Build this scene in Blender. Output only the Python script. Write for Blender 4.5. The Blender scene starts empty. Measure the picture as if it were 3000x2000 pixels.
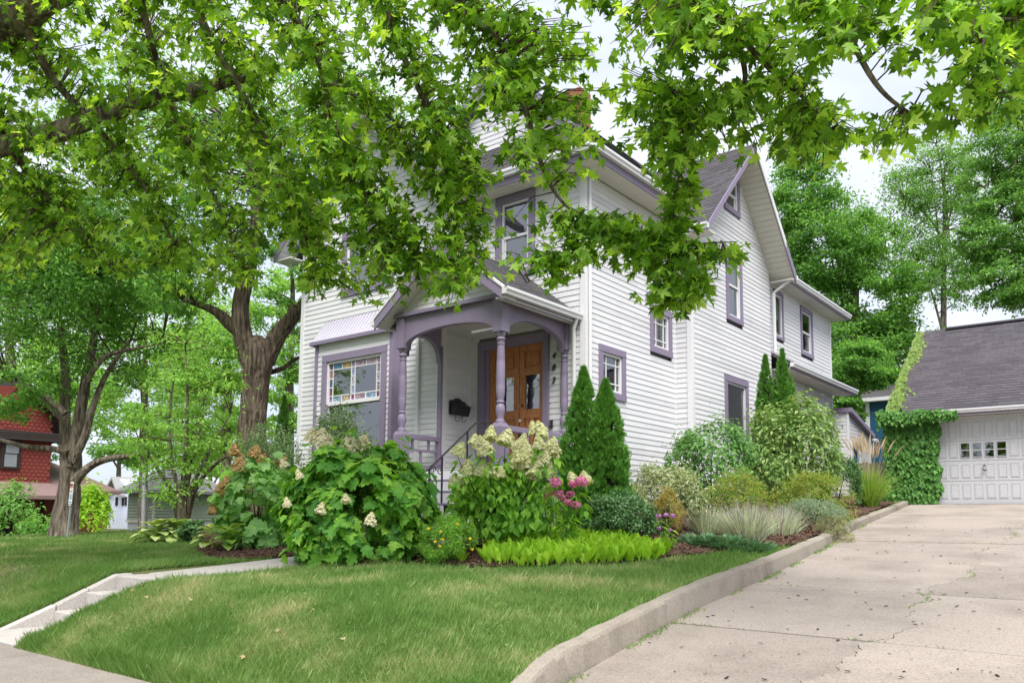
import bpy, bmesh, math, random
import numpy as np
from mathutils import Vector, Matrix

# ------------------------------------------------------------------ camera, world, sun, exposure
scene = bpy.context.scene
RNG = np.random.default_rng(403)
random.seed(403)
F, PX, PY = 2371.0, 1500.0, 1276.0          # focal length and principal point in photo pixels
PITCH, ROLL, YAW = math.radians(5.8), math.radians(0.5), math.radians(38.4)
EYE = np.array([0.0, 0.0, 1.3])
_f0 = np.array([-math.sin(YAW), math.cos(YAW), 0.0]); _r0 = np.array([math.cos(YAW), math.sin(YAW), 0.0]); _u0 = np.array([0, 0, 1.0])
FW = _f0*math.cos(PITCH) + _u0*math.sin(PITCH)
_up = _u0*math.cos(PITCH) - _f0*math.sin(PITCH)
RT = math.cos(ROLL)*_r0 + math.sin(ROLL)*_up
UP = math.cos(ROLL)*_up - math.sin(ROLL)*_r0

cam_d = bpy.data.cameras.new("camera")
cam = bpy.data.objects.new("camera", cam_d)
scene.collection.objects.link(cam)
cam.matrix_world = Matrix(((RT[0], UP[0], -FW[0], EYE[0]), (RT[1], UP[1], -FW[1], EYE[1]), (RT[2], UP[2], -FW[2], EYE[2]), (0, 0, 0, 1)))
cam_d.sensor_fit = 'HORIZONTAL'; cam_d.sensor_width = 36.0
cam_d.lens = F/3000.0*36.0
cam_d.shift_x = 0.0; cam_d.shift_y = (PY-1000.0)/3000.0
cam_d.clip_start = 0.05; cam_d.clip_end = 2000.0
scene.camera = cam

SUN_EL, SUN_AZ = math.radians(57), math.radians(136)     # azimuth clockwise from +Y
world = bpy.data.worlds.new("World"); scene.world = world; world.use_nodes = True
wn, wl = world.node_tree.nodes, world.node_tree.links
wn.clear()
w_out = wn.new('ShaderNodeOutputWorld'); w_bg = wn.new('ShaderNodeBackground')
w_sky = wn.new('ShaderNodeTexSky'); w_sky.sky_type = 'NISHITA'; w_sky.sun_disc = False
w_sky.sun_elevation = SUN_EL; w_sky.sun_rotation = SUN_AZ; w_sky.air_density = 1.0; w_sky.dust_density = 2.0
w_tc = wn.new('ShaderNodeTexCoord'); w_map = wn.new('ShaderNodeMapping'); w_map.inputs['Scale'].default_value = (1.0, 1.0, 2.2)
w_noise = wn.new('ShaderNodeTexNoise'); w_noise.inputs['Scale'].default_value = 2.6; w_noise.inputs['Detail'].default_value = 6
w_ramp = wn.new('ShaderNodeValToRGB')
w_ramp.color_ramp.elements[0].position = 0.30; w_ramp.color_ramp.elements[0].color = (3.3, 3.7, 4.6, 1)
w_ramp.color_ramp.elements[1].position = 0.68; w_ramp.color_ramp.elements[1].color = (5.5, 5.6, 5.85, 1)
w_mix = wn.new('ShaderNodeMix'); w_mix.data_type = 'RGBA'; w_mix.inputs[0].default_value = 0.86
wl.new(w_tc.outputs['Generated'], w_map.inputs['Vector']); wl.new(w_map.outputs['Vector'], w_noise.inputs['Vector'])
wl.new(w_noise.outputs['Fac'], w_ramp.inputs['Fac'])
wl.new(w_sky.outputs['Color'], w_mix.inputs[6]); wl.new(w_ramp.outputs['Color'], w_mix.inputs[7])
wl.new(w_mix.outputs[2], w_bg.inputs['Color']); w_bg.inputs['Strength'].default_value = 0.09
wl.new(w_bg.outputs['Background'], w_out.inputs['Surface'])

sun_d = bpy.data.lights.new("sun", 'SUN'); sun_d.energy = 2.6; sun_d.angle = math.radians(38); sun_d.color = (1.0, 0.96, 0.90)
sun = bpy.data.objects.new("sun", sun_d); scene.collection.objects.link(sun)
sun_dir = Vector((math.sin(SUN_AZ)*math.cos(SUN_EL), math.cos(SUN_AZ)*math.cos(SUN_EL), math.sin(SUN_EL)))
sun.rotation_euler = sun_dir.to_track_quat('Z', 'Y').to_euler(); sun.location = (10, -10, 30)

scene.view_settings.view_transform = 'Standard'; scene.view_settings.look = 'None'
scene.view_settings.gamma = 1.0; scene.view_settings.use_curve_mapping = False
scene.view_settings.exposure = 1.38
cy = scene.cycles
cy.use_denoising = True
cy.max_bounces = 10; cy.diffuse_bounces = 7; cy.glossy_bounces = 3; cy.transmission_bounces = 7; cy.transparent_max_bounces = 10
cy.use_adaptive_sampling = True; cy.adaptive_threshold = 0.02
cy.sample_clamp_indirect = 6.0

# ------------------------------------------------------------------ helpers
COL = scene.collection
ORI = {}                                     # world origin of every object

def at(x, y, d):
    """the point that lies d metres ahead of the camera behind photo pixel (x, y)"""
    return EYE + d*(FW + RT*(x-PX)/F - UP*(y-PY)/F)
def dis(x, y, d):                            # the same for the 2352-pixel-wide view of the photo
    return at(x*1.27551, y*1.27551, d)
def depth(p): return float((np.asarray(p)-EYE) @ FW)

def props(o, label=None, cat=None, group=None, kind=None):
    if label: o["label"] = label
    if cat: o["category"] = cat
    if group: o["group"] = group
    if kind: o["kind"] = kind
    return o
def empty(name, loc, label=None, cat=None, group=None, kind=None):
    o = bpy.data.objects.new(name, None); COL.objects.link(o)
    o.location = loc; o.empty_display_size = 0.2
    ORI[o.name] = np.array(loc, float)
    return props(o, label, cat, group, kind)
def ori(o): return ORI[o.name] if o is not None else np.zeros(3)

def mesh_np(name, V, tris, mats, parent=None, smooth=False, midx=None):
    """one mesh object from numpy arrays; V in world metres"""
    me = bpy.data.meshes.new(name)
    O = ori(parent)
    V = (np.asarray(V, float) - O).astype(np.float32)
    T = np.asarray(tris, np.int32)
    me.vertices.add(len(V)); me.vertices.foreach_set("co", V.ravel())
    k = T.shape[1]
    me.loops.add(T.size); me.loops.foreach_set("vertex_index", T.ravel())
    me.polygons.add(len(T)); me.polygons.foreach_set("loop_start", np.arange(0, T.size, k, dtype=np.int32))
    for m in (mats if isinstance(mats, (list, tuple)) else [mats]): me.materials.append(m)
    if midx is not None: me.polygons.foreach_set("material_index", np.asarray(midx, np.int32))
    me.polygons.foreach_set("use_smooth", np.full(len(T), smooth))
    me.update(calc_edges=True); me.validate()
    o = bpy.data.objects.new(name, me); COL.objects.link(o)
    if parent is not None: o.parent = parent
    ORI[o.name] = O.copy()
    return o

class Frame:
    """a wall plane: u along it, z up, w outwards"""
    def __init__(s, axis, c):
        s.axis, s.c = axis, c
    def __call__(s, u, z, w):
        if s.axis == 'F': return (u, s.c - w, z)         # faces -Y
        if s.axis == 'R': return (s.c + w, u, z)         # faces +X
        if s.axis == 'L': return (s.c - w, u, z)         # faces -X
        if s.axis == 'B': return (u, s.c + w, z)         # faces +Y

class MB:
    def __init__(s): s.v = []; s.f = []
    def add(s, vs, fs):
        b = len(s.v); s.v.extend([tuple(map(float, p)) for p in vs]); s.f.extend([tuple(i+b for i in f) for f in fs]); return s
    def box(s, x0, x1, y0, y1, z0, z1):
        return s.add([(x0,y0,z0),(x1,y0,z0),(x1,y1,z0),(x0,y1,z0),(x0,y0,z1),(x1,y0,z1),(x1,y1,z1),(x0,y1,z1)],
                     [(0,3,2,1),(4,5,6,7),(0,1,5,4),(1,2,6,5),(2,3,7,6),(3,0,4,7)])
    def lbox(s, fr, u0, u1, z0, z1, w0, w1):
        a, b = fr(u0, z0, w0), fr(u1, z1, w1)
        return s.box(min(a[0],b[0]), max(a[0],b[0]), min(a[1],b[1]), max(a[1],b[1]), min(a[2],b[2]), max(a[2],b[2]))
    def hexa(s, p):                                       # 8 points: bottom ring 0-3, top ring 4-7
        return s.add(p, [(0,3,2,1),(4,5,6,7),(0,1,5,4),(1,2,6,5),(2,3,7,6),(3,0,4,7)])
    def prism(s, A, B):                                   # two matching polygons
        n = len(A)
        return s.add(list(A)+list(B), [tuple(range(n))[::-1], tuple(range(n, 2*n))] + [(i, (i+1) % n, n+(i+1) % n, n+i) for i in range(n)])
    def lprism(s, fr, poly, w0, w1):                      # polygon in (u,z) pushed from w0 to w1
        return s.prism([fr(u, z, w0) for u, z in poly], [fr(u, z, w1) for u, z in poly])
    def tube(s, pts, rad, n=8, cap=True, bump=None):
        pts = [np.asarray(p, float) for p in pts]
        if np.isscalar(rad): rad = [rad]*len(pts)
        rings = []; ref = None
        for i, p in enumerate(pts):
            d = pts[min(i+1, len(pts)-1)] - pts[max(i-1, 0)]
            d = d/(np.linalg.norm(d)+1e-9)
            if ref is None: ref = np.array([1.0, 0, 0]) if abs(d[0]) < 0.8 else np.array([0, 1.0, 0])
            a = np.cross(d, ref); a /= np.linalg.norm(a)+1e-9
            b = np.cross(d, a); ref = np.cross(a, d)
            ring = []
            for k in range(n):
                t = 2*math.pi*k/n
                r = rad[i]*(bump(i, k, t) if bump else 1.0)
                ring.append(p + r*(math.cos(t)*a + math.sin(t)*b))
            rings.append(ring)
        vs = [q for r in rings for q in r]; m = len(rings)
        fs = [(i*n+k, i*n+(k+1) % n, (i+1)*n+(k+1) % n, (i+1)*n+k) for i in range(m-1) for k in range(n)]
        if cap: fs += [tuple(range(n))[::-1], tuple(range((m-1)*n, m*n))]
        return s.add(vs, fs)
    def lathe(s, c, prof, n=16):                          # prof: (radius, z)
        vs = [(c[0]+r*math.cos(2*math.pi*k/n), c[1]+r*math.sin(2*math.pi*k/n), c[2]+z) for r, z in prof for k in range(n)]
        m = len(prof)
        fs = [(i*n+k, i*n+(k+1) % n, (i+1)*n+(k+1) % n, (i+1)*n+k) for i in range(m-1) for k in range(n)]
        fs += [tuple(range(n))[::-1], tuple(range((m-1)*n, m*n))]
        return s.add(vs, fs)
    def build(s, name, mat, parent=None, smooth=False, bevel=0.0, label=None, kind=None):
        me = bpy.data.meshes.new(name)
        O = ori(parent)
        me.from_pydata([(p[0]-O[0], p[1]-O[1], p[2]-O[2]) for p in s.v], [], s.f)
        me.materials.append(mat); me.update()
        bm = bmesh.new(); bm.from_mesh(me); bmesh.ops.recalc_face_normals(bm, faces=bm.faces); bm.to_mesh(me); bm.free()
        if smooth:
            me.polygons.foreach_set("use_smooth", np.ones(len(me.polygons), bool))
            try: me.set_sharp_from_angle(angle=math.radians(40))
            except Exception: pass
        o = bpy.data.objects.new(name, me); COL.objects.link(o)
        if parent is not None: o.parent = parent
        ORI[o.name] = O.copy()
        if bevel:
            m = o.modifiers.new("bevel", 'BEVEL'); m.width = bevel; m.segments = 2; m.limit_method = 'ANGLE'
        return props(o, label=label, kind=kind)

# ------------------------------------------------------------------ materials
MATS = {}
def _new(name):
    m = bpy.data.materials.new(name); m.use_nodes = True
    n, l = m.node_tree.nodes, m.node_tree.links; n.clear()
    out = n.new('ShaderNodeOutputMaterial'); MATS[name] = m
    return m, n, l, out
def _ramp(n, cols, pos=None):
    r = n.new('ShaderNodeValToRGB'); e = r.color_ramp.elements
    pos = pos or [i/(len(cols)-1) for i in range(len(cols))]
    while len(e) < len(cols): e.new(0.5)
    for i, (c, p) in enumerate(zip(cols, pos)):
        e[i].position = p; e[i].color = (c[0], c[1], c[2], 1)
    return r
def pm(name, cols, scale=6.0, rough=0.6, bump=0.0, bscale=None, spec=0.3, metal=0.0, stretch=None, pos=None, detail=6, island=False, bdist=0.01, noisefac=None):
    """procedural surface: noise-mixed colours and a fine bump"""
    m, n, l, out = _new(name)
    b = n.new('ShaderNodeBsdfPrincipled'); b.inputs['Roughness'].default_value = rough; b.inputs['Metallic'].default_value = metal
    b.inputs['Specular IOR Level'].default_value = spec
    tc = n.new('ShaderNodeTexCoord'); mp = n.new('ShaderNodeMapping')
    if stretch: mp.inputs['Scale'].default_value = stretch
    geo = n.new('ShaderNodeNewGeometry')
    l.new(geo.outputs['Position'], mp.inputs['Vector'])
    nz = n.new('ShaderNodeTexNoise'); nz.inputs['Scale'].default_value = scale; nz.inputs['Detail'].default_value = detail; nz.inputs['Roughness'].default_value = 0.6
    l.new(mp.outputs['Vector'], nz.inputs['Vector'])
    r = _ramp(n, cols, pos)
    if island:
        mx = n.new('ShaderNodeMath'); mx.operation = 'MULTIPLY_ADD'; mx.inputs[1].default_value = 0.5
        ms = n.new('ShaderNodeMath'); ms.operation = 'MULTIPLY'; ms.inputs[1].default_value = 0.5
        oi = n.new('ShaderNodeObjectInfo'); ad = n.new('ShaderNodeMath'); ad.operation = 'ADD'; fr = n.new('ShaderNodeMath'); fr.operation = 'FRACT'
        l.new(geo.outputs['Random Per Island'], ad.inputs[0]); l.new(oi.outputs['Random'], ad.inputs[1]); l.new(ad.outputs[0], fr.inputs[0])
        l.new(fr.outputs[0], mx.inputs[0]); l.new(nz.outputs['Fac'], ms.inputs[0]); l.new(ms.outputs[0], mx.inputs[2])
        l.new(mx.outputs[0], r.inputs['Fac'])
    else:
        l.new(nz.outputs['Fac'], r.inputs['Fac'])
    l.new(r.outputs['Color'], b.inputs['Base Color'])
    if bump:
        n2 = n.new('ShaderNodeTexNoise'); n2.inputs['Scale'].default_value = bscale or scale*6; n2.inputs['Detail'].default_value = 5
        l.new(mp.outputs['Vector'], n2.inputs['Vector'])
        bp = n.new('ShaderNodeBump'); bp.inputs['Strength'].default_value = bump; bp.inputs['Distance'].default_value = bdist
        l.new(n2.outputs['Fac'], bp.inputs['Height']); l.new(bp.outputs['Normal'], b.inputs['Normal'])
    l.new(b.outputs['BSDF'], out.inputs['Surface'])
    return m
def leafmat(name, cols, trans=0.45, tcol=None, rough=0.5, spec=0.25, pos=None, patch=None, gain=None):
    """leaf: each one its own tone, light partly passes through"""
    top = max(max(c) for c in cols); gain = gain or (2.5 if top < 0.30 else (1.35 if top < 0.42 else 1.0))
    cols = [tuple(min(0.85, v*gain) for v in c) for c in cols]
    m, n, l, out = _new(name)
    geo = n.new('ShaderNodeNewGeometry'); r = _ramp(n, cols, pos)
    oi = n.new('ShaderNodeObjectInfo'); ad = n.new('ShaderNodeMath'); ad.operation = 'ADD'; fr = n.new('ShaderNodeMath'); fr.operation = 'FRACT'
    l.new(geo.outputs['Random Per Island'], ad.inputs[0]); l.new(oi.outputs['Random'], ad.inputs[1]); l.new(ad.outputs[0], fr.inputs[0])
    src = fr.outputs[0]
    if patch:                                            # drier or lusher areas, metres across
        nz = n.new('ShaderNodeTexNoise'); nz.inputs['Scale'].default_value = patch[0]; nz.inputs['Detail'].default_value = 4
        l.new(geo.outputs['Position'], nz.inputs['Vector'])
        mr = n.new('ShaderNodeMapRange'); mr.inputs[1].default_value = patch[1]; mr.inputs[2].default_value = patch[2]
        l.new(nz.outputs['Fac'], mr.inputs[0])
        a = n.new('ShaderNodeMath'); a.operation = 'MULTIPLY_ADD'; a.inputs[1].default_value = patch[3]
        l.new(src, a.inputs[0]); l.new(mr.outputs[0], a.inputs[2]); src = a.outputs[0]
        cl = n.new('ShaderNodeClamp'); l.new(src, cl.inputs[0]); src = cl.outputs[0]
    l.new(src, r.inputs['Fac'])
    b = n.new('ShaderNodeBsdfPrincipled'); b.inputs['Roughness'].default_value = rough; b.inputs['Specular IOR Level'].default_value = spec
    t = n.new('ShaderNodeBsdfTranslucent'); mx = n.new('ShaderNodeMixShader'); mx.inputs[0].default_value = trans
    l.new(r.outputs['Color'], b.inputs['Base Color'])
    hs = n.new('ShaderNodeMix'); hs.data_type = 'RGBA'; hs.blend_type = 'MULTIPLY'; hs.inputs[0].default_value = 1.0
    tc = tcol or (1.7, 1.55, 0.75)
    hs.inputs[7].default_value = (*tc, 1); hs.clamp_result = False
    l.new(r.outputs['Color'], hs.inputs[6]); l.new(hs.outputs[2], t.inputs['Color'])
    l.new(b.outputs['BSDF'], mx.inputs[1]); l.new(t.outputs['BSDF'], mx.inputs[2]); l.new(mx.outputs[0], out.inputs['Surface'])
    return m
def glassmat(name, tint=(0.02, 0.025, 0.03), clear=0.97, rough=0.02):
    """window pane: mirror-like by angle, otherwise looks into the room"""
    m, n, l, out = _new(name)
    fr = n.new('ShaderNodeFresnel'); fr.inputs['IOR'].default_value = 2.7
    g = n.new('ShaderNodeBsdfGlossy'); g.inputs['Roughness'].default_value = rough; g.inputs['Color'].default_value = (0.95, 0.97, 1, 1)
    tr = n.new('ShaderNodeBsdfTransparent'); tr.inputs['Color'].default_value = (clear, clear, clear*1.01, 1)
    mx = n.new('ShaderNodeMixShader')
    nz = n.new('ShaderNodeTexNoise'); nz.inputs['Scale'].default_value = 2.5
    geo = n.new('ShaderNodeNewGeometry'); l.new(geo.outputs['Position'], nz.inputs['Vector'])
    bp = n.new('ShaderNodeBump'); bp.inputs['Strength'].default_value = 0.06; bp.inputs['Distance'].default_value = 0.05
    l.new(nz.outputs['Fac'], bp.inputs['Height']); l.new(bp.outputs['Normal'], g.inputs['Normal'])
    l.new(fr.outputs[0], mx.inputs[0]); l.new(tr.outputs[0], mx.inputs[1]); l.new(g.outputs[0], mx.inputs[2]); l.new(mx.outputs[0], out.inputs['Surface'])
    return m
def woodmat(name, cols, axis_scale, rough=0.45):
    m, n, l, out = _new(name)
    geo = n.new('ShaderNodeNewGeometry'); mp = n.new('ShaderNodeMapping'); mp.inputs['Scale'].default_value = axis_scale
    l.new(geo.outputs['Position'], mp.inputs['Vector'])
    nz = n.new('ShaderNodeTexNoise'); nz.inputs['Scale'].default_value = 9; nz.inputs['Detail'].default_value = 8; nz.inputs['Distortion'].default_value = 0.8
    l.new(mp.outputs['Vector'], nz.inputs['Vector'])
    r = _ramp(n, cols, [0.3, 0.5, 0.7][:len(cols)]); l.new(nz.outputs['Fac'], r.inputs['Fac'])
    b = n.new('ShaderNodeBsdfPrincipled'); b.inputs['Roughness'].default_value = rough; b.inputs['Specular IOR Level'].default_value = 0.4
    l.new(r.outputs['Color'], b.inputs['Base Color'])
    bp = n.new('ShaderNodeBump'); bp.inputs['Strength'].default_value = 0.15; bp.inputs['Distance'].default_value = 0.004
    l.new(nz.outputs['Fac'], bp.inputs['Height']); l.new(bp.outputs['Normal'], b.inputs['Normal'])
    l.new(b.outputs['BSDF'], out.inputs['Surface'])
    return m
def concretemat(name, base, stain, dark, speck=60.0):
    """broom-finished concrete: broad stains, aggregate specks, hairline relief"""
    m, n, l, out = _new(name)
    geo = n.new('ShaderNodeNewGeometry')
    a = n.new('ShaderNodeTexNoise'); a.inputs['Scale'].default_value = 0.9; a.inputs['Detail'].default_value = 7; a.inputs['Roughness'].default_value = 0.65
    c = n.new('ShaderNodeTexNoise'); c.inputs['Scale'].default_value = speck; c.inputs['Detail'].default_value = 3
    v = n.new('ShaderNodeTexVoronoi'); v.inputs['Scale'].default_value = 34.0
    for t in (a, c, v): l.new(geo.outputs['Position'], t.inputs['Vector'])
    r1 = _ramp(n, [stain, base, base], [0.30, 0.55, 1]); l.new(a.outputs['Fac'], r1.inputs['Fac'])
    r2 = _ramp(n, [(0.62, 0.61, 0.6), (1, 1, 1), (1.12, 1.1, 1.08)], [0.33, 0.5, 0.72]); l.new(c.outputs['Fac'], r2.inputs['Fac'])
    mu = n.new('ShaderNodeMix'); mu.data_type = 'RGBA'; mu.blend_type = 'MULTIPLY'; mu.inputs[0].default_value = 0.8
    l.new(r1.outputs['Color'], mu.inputs[6]); l.new(r2.outputs['Color'], mu.inputs[7])
    r3 = _ramp(n, [dark, (1, 1, 1)], [0.06, 0.13]); l.new(v.outputs['Distance'], r3.inputs['Fac'])
    oi = n.new('ShaderNodeObjectInfo')
    ro = _ramp(n, [(0.86, 0.85, 0.84), (1.07, 1.06, 1.04)]); l.new(oi.outputs['Random'], ro.inputs['Fac'])
    m2 = n.new('ShaderNodeMix'); m2.data_type = 'RGBA'; m2.blend_type = 'MULTIPLY'; m2.inputs[0].default_value = 0.5
    m3 = n.new('ShaderNodeMix'); m3.data_type = 'RGBA'; m3.blend_type = 'MULTIPLY'; m3.inputs[0].default_value = 1.0
    l.new(mu.outputs[2], m2.inputs[6]); l.new(r3.outputs['Color'], m2.inputs[7]); l.new(m2.outputs[2], m3.inputs[6]); l.new(ro.outputs['Color'], m3.inputs[7])
    b = n.new('ShaderNodeBsdfPrincipled'); b.inputs['Roughness'].default_value = 0.85; b.inputs['Specular IOR Level'].default_value = 0.15
    l.new(m3.outputs[2], b.inputs['Base Color'])
    bp = n.new('ShaderNodeBump'); bp.inputs['Strength'].default_value = 0.4; bp.inputs['Distance'].default_value = 0.006
    l.new(c.outputs['Fac'], bp.inputs['Height']); l.new(bp.outputs['Normal'], b.inputs['Normal'])
    l.new(b.outputs['BSDF'], out.inputs['Surface'])
    return m

M_white = pm("white_siding", [(0.50,0.50,0.525),(0.575,0.575,0.60),(0.60,0.60,0.625),(0.61,0.61,0.635)], scale=1.1, rough=0.5, bump=0.08, bscale=60, stretch=(1,1,0.6), pos=[0.2,0.42,0.6,0.9], island=True)
M_trimw = pm("white_trim", [(0.58,0.58,0.605),(0.64,0.64,0.665)], scale=2, rough=0.45, bump=0.04, bscale=60)
M_cream = pm("cream_soffit", [(0.56,0.545,0.49),(0.62,0.605,0.555)], scale=1.5, rough=0.55, bump=0.05, bscale=60)
M_purple = pm("purple_paint", [(0.175,0.142,0.215),(0.205,0.17,0.25),(0.22,0.185,0.265)], scale=2.5, rough=0.5, bump=0.08, bscale=70, spec=0.35)
M_awning = pm("lavender_metal", [(0.44,0.42,0.50),(0.50,0.48,0.56)], scale=2, rough=0.4, spec=0.4)
M_shingle = pm("asphalt_shingle", [(0.050,0.047,0.052),(0.080,0.076,0.084),(0.12,0.113,0.122)], scale=1.2, rough=0.9, bump=0.5, bscale=120, spec=0.15, island=True)
M_gshingle = pm("weathered_shingle", [(0.055,0.05,0.058),(0.082,0.076,0.086),(0.115,0.105,0.115)], scale=0.9, rough=0.9, bump=0.5, bscale=120, spec=0.15, island=True)
M_door = woodmat("oak_door", [(0.20,0.068,0.022),(0.38,0.145,0.048),(0.50,0.21,0.075)], (7, 7, 0.8))
M_black = pm("black_iron", [(0.012,0.012,0.013),(0.03,0.03,0.032)], scale=30, rough=0.45, bump=0.3, bscale=200, spec=0.5)
M_dark = pm("dark_room", [(0.010,0.011,0.012),(0.022,0.023,0.024)], scale=2, rough=0.9)  # near-black colour standing in for unlit interiors at windows
M_curtain = pm("white_curtain", [(0.74,0.74,0.78),(0.84,0.84,0.87)], scale=6, rough=0.9, stretch=(3,3,0.3))
M_gcurtain = pm("grey_curtain", [(0.12,0.14,0.13),(0.26,0.29,0.27)], scale=8, rough=0.9, stretch=(3,3,0.3))
M_glass = glassmat("window_glass")
M_found = pm("grey_foundation", [(0.22,0.21,0.20),(0.33,0.32,0.31)], scale=3, rough=0.9, bump=0.4, bscale=25)
M_brick = pm("red_brick", [(0.25,0.09,0.06),(0.36,0.15,0.10)], scale=9, rough=0.9, bump=0.3, island=True)
M_drive = concretemat("driveway_concrete", (0.315,0.277,0.248), (0.215,0.188,0.168), (0.25,0.24,0.22))
M_kerb = concretemat("kerb_concrete", (0.285,0.255,0.22), (0.155,0.138,0.115), (0.25,0.24,0.22), 75)
M_walk = concretemat("walk_concrete", (0.46,0.44,0.425), (0.37,0.35,0.335), (0.75,0.74,0.72), 80)
M_side = concretemat("sidewalk_concrete", (0.27,0.24,0.22), (0.20,0.18,0.165), (0.5,0.48,0.46), 70)
M_soil = pm("lawn_soil", [(0.055,0.07,0.022),(0.09,0.105,0.035),(0.15,0.14,0.06)], scale=1.2, rough=0.95, bump=0.5, bscale=20)
M_mulch = pm("bark_mulch", [(0.035,0.018,0.012),(0.085,0.045,0.032),(0.14,0.08,0.06)], scale=22, rough=0.95, bump=1.0, bscale=40, bdist=0.03)
M_chip = pm("bark_chip", [(0.05,0.026,0.018),(0.11,0.06,0.043),(0.20,0.13,0.10)], scale=8, rough=0.95, island=True)
M_asphalt = pm("street_asphalt", [(0.045,0.045,0.047),(0.065,0.065,0.067)], scale=8, rough=0.9, bump=0.3)
M_joint = pm("joint_dirt", [(0.06,0.05,0.04),(0.10,0.085,0.07)], scale=20, rough=0.95)
M_bark = pm("grey_bark", [(0.070,0.055,0.042),(0.19,0.155,0.12),(0.31,0.265,0.21)], scale=6, rough=0.95, bump=1.0, bscale=14, stretch=(2.2,2.2,0.30), bdist=0.08, pos=[0.36,0.5,0.64])
M_bark2 = pm("brown_bark", [(0.045,0.032,0.024),(0.14,0.105,0.08),(0.25,0.195,0.15)], scale=7, rough=0.95, bump=1.0, bscale=15, stretch=(2.4,2.4,0.30), bdist=0.08, pos=[0.36,0.5,0.64])
M_twig = pm("twig_bark", [(0.045,0.03,0.02),(0.085,0.06,0.042)], scale=12, rough=0.9, bump=0.4)

L_maple = leafmat("maple_leaf", [(0.016,0.042,0.007),(0.045,0.100,0.012),(0.088,0.172,0.020),(0.16,0.24,0.065)], 0.60, (1.75,1.5,0.42), gain=2.8, pos=[0,0.30,0.70,1])  # darkest ramp tone paints some leaves as if in shade
L_tree = leafmat("tree_leaf", [(0.026,0.070,0.016),(0.054,0.125,0.026),(0.092,0.178,0.038)], 0.48, (1.6,1.5,0.65), gain=2.6)
L_tree2 = leafmat("bright_tree_leaf", [(0.050,0.115,0.022),(0.085,0.17,0.032),(0.13,0.22,0.05)], 0.45, (1.8,1.6,0.7))
L_tree3 = leafmat("deep_green_leaf", [(0.034,0.082,0.020),(0.060,0.130,0.030),(0.098,0.178,0.044)], 0.46, (1.6,1.5,0.75), gain=2.6)
L_grass = leafmat("grass_blade", [(0.058,0.128,0.026),(0.092,0.170,0.038),(0.15,0.215,0.070),(0.27,0.27,0.14),(0.42,0.37,0.24)], 0.35, (1.5,1.5,0.8), pos=[0,0.3,0.55,0.8,1], patch=(1.1, 0.42, 0.95, 0.45), gain=1.5)
# ------------------------------------------------------------------ terrain
KY = [-20, 3.0, 4.0, 4.75, 5.67, 6.76, 7.63, 9.22, 11.14, 13.83, 15.66, 18.5, 20.9, 40]
KX = [-2.6, -2.7, -3.05, -3.28, -3.41, -3.53, -3.60, -3.66, -3.80, -4.06, -4.26, -4.40, -4.55, -4.6]
def kerb_x(Y): return np.interp(Y, KY, KX)
def drive_z(Y): return np.interp(Y, [-20, 3.0, 21.1, 40], [0, 0, 1.712, 1.75])
def kerb_h(Y): return np.interp(Y, [3.2, 4.3, 8.0, 14.0, 20.0], [0.10, 0.21, 0.22, 0.13, 0.10])
def gz(X, Y):
    X = np.asarray(X, float); Y = np.asarray(Y, float)
    near = np.interp(Y, [-20, 3.28, 3.36, 3.66, 4.0, 4.37, 4.7, 5.0, 7.5, 10, 12, 16, 20, 40], [0, 0, 0.07, 0.17, 0.32, 0.475, 0.565, 0.575, 0.69, 0.95, 1.15, 1.5, 1.8, 2.6])
    left = np.interp(Y, [-20, 3.28, 3.5, 3.75, 4.187, 4.546, 4.885, 5.3, 9.4, 14, 30, 60], [0, 0, 0.02, 0.06, 0.25, 0.41, 0.55, 0.58, 0.74, 0.85, 1.2, 1.6])
    t = np.clip((X+14.5)/5.0, 0, 1); t = t*t*(3-2*t)
    tn = np.clip((X+9.6)/0.6, 0, 1); sy2 = np.clip((Y-5.2)/2.0, 0, 1); t = t*sy2 + tn*(1-sy2)      # left of the steps the bank follows the cheek wall
    z = left*(1-t) + near*t
    z = z + 0.05*np.exp(-((X+8.25)/0.42)**2)*np.clip((Y-3.34)/0.3, 0, 1)*np.clip((4.75-Y)/0.7, 0, 1)
    kx = kerb_x(Y)
    ktop = np.where(Y < 3.2, 0.0, drive_z(Y) + kerb_h(Y) - 0.03)
    t2 = np.clip((kx-0.15-X)/2.2, 0, 1); t2 = t2*t2*(3-2*t2)
    z = ktop*(1-t2) + z*t2
    z = np.where(X > kx-0.075, drive_z(Y)-0.12, z)
    z = np.where((X > -10.05) & (X < -8.79) & (Y > 2.9) & (Y < 5.3), -0.15, z)
    z = np.where((X > -10.05) & (X < -8.79) & (Y >= 5.3) & (Y < 9.0), z-0.12, z)
    # the side street lies lower beyond the verge
    t3 = np.clip((-23.2-X)/2.6, 0, 1); t3 = t3*t3*(3-2*t3)
    z = z*(1-t3) + (-0.85)*t3
    t4 = np.clip((-33.0-X)/3.0, 0, 1)
    z = z + t4*0.85
    z = z - np.clip((X-3.0)/3.0, 0, 1)*0.0
    return z + 0.012*np.sin(X*1.7+Y*0.6)*np.sin(Y*1.3-X*0.4)*np.clip((kx-0.5-X)/1.5, 0, 1)
def ghit(x, y):
    """where the line of sight through display pixel (x,y) meets the ground"""
    d = FW + RT*(x*1.27551-PX)/F - UP*(y*1.27551-PY)/F
    ts = np.linspace(2.5, 60, 4000); P = EYE + ts[:, None]*d
    below = P[:, 2] < gz(P[:, 0], P[:, 1])
    i = int(np.argmax(below)) if below.any() else len(ts)-1
    return P[i]
def on_ground(x, y): return np.array([x, y, float(gz(x, y))])

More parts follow.
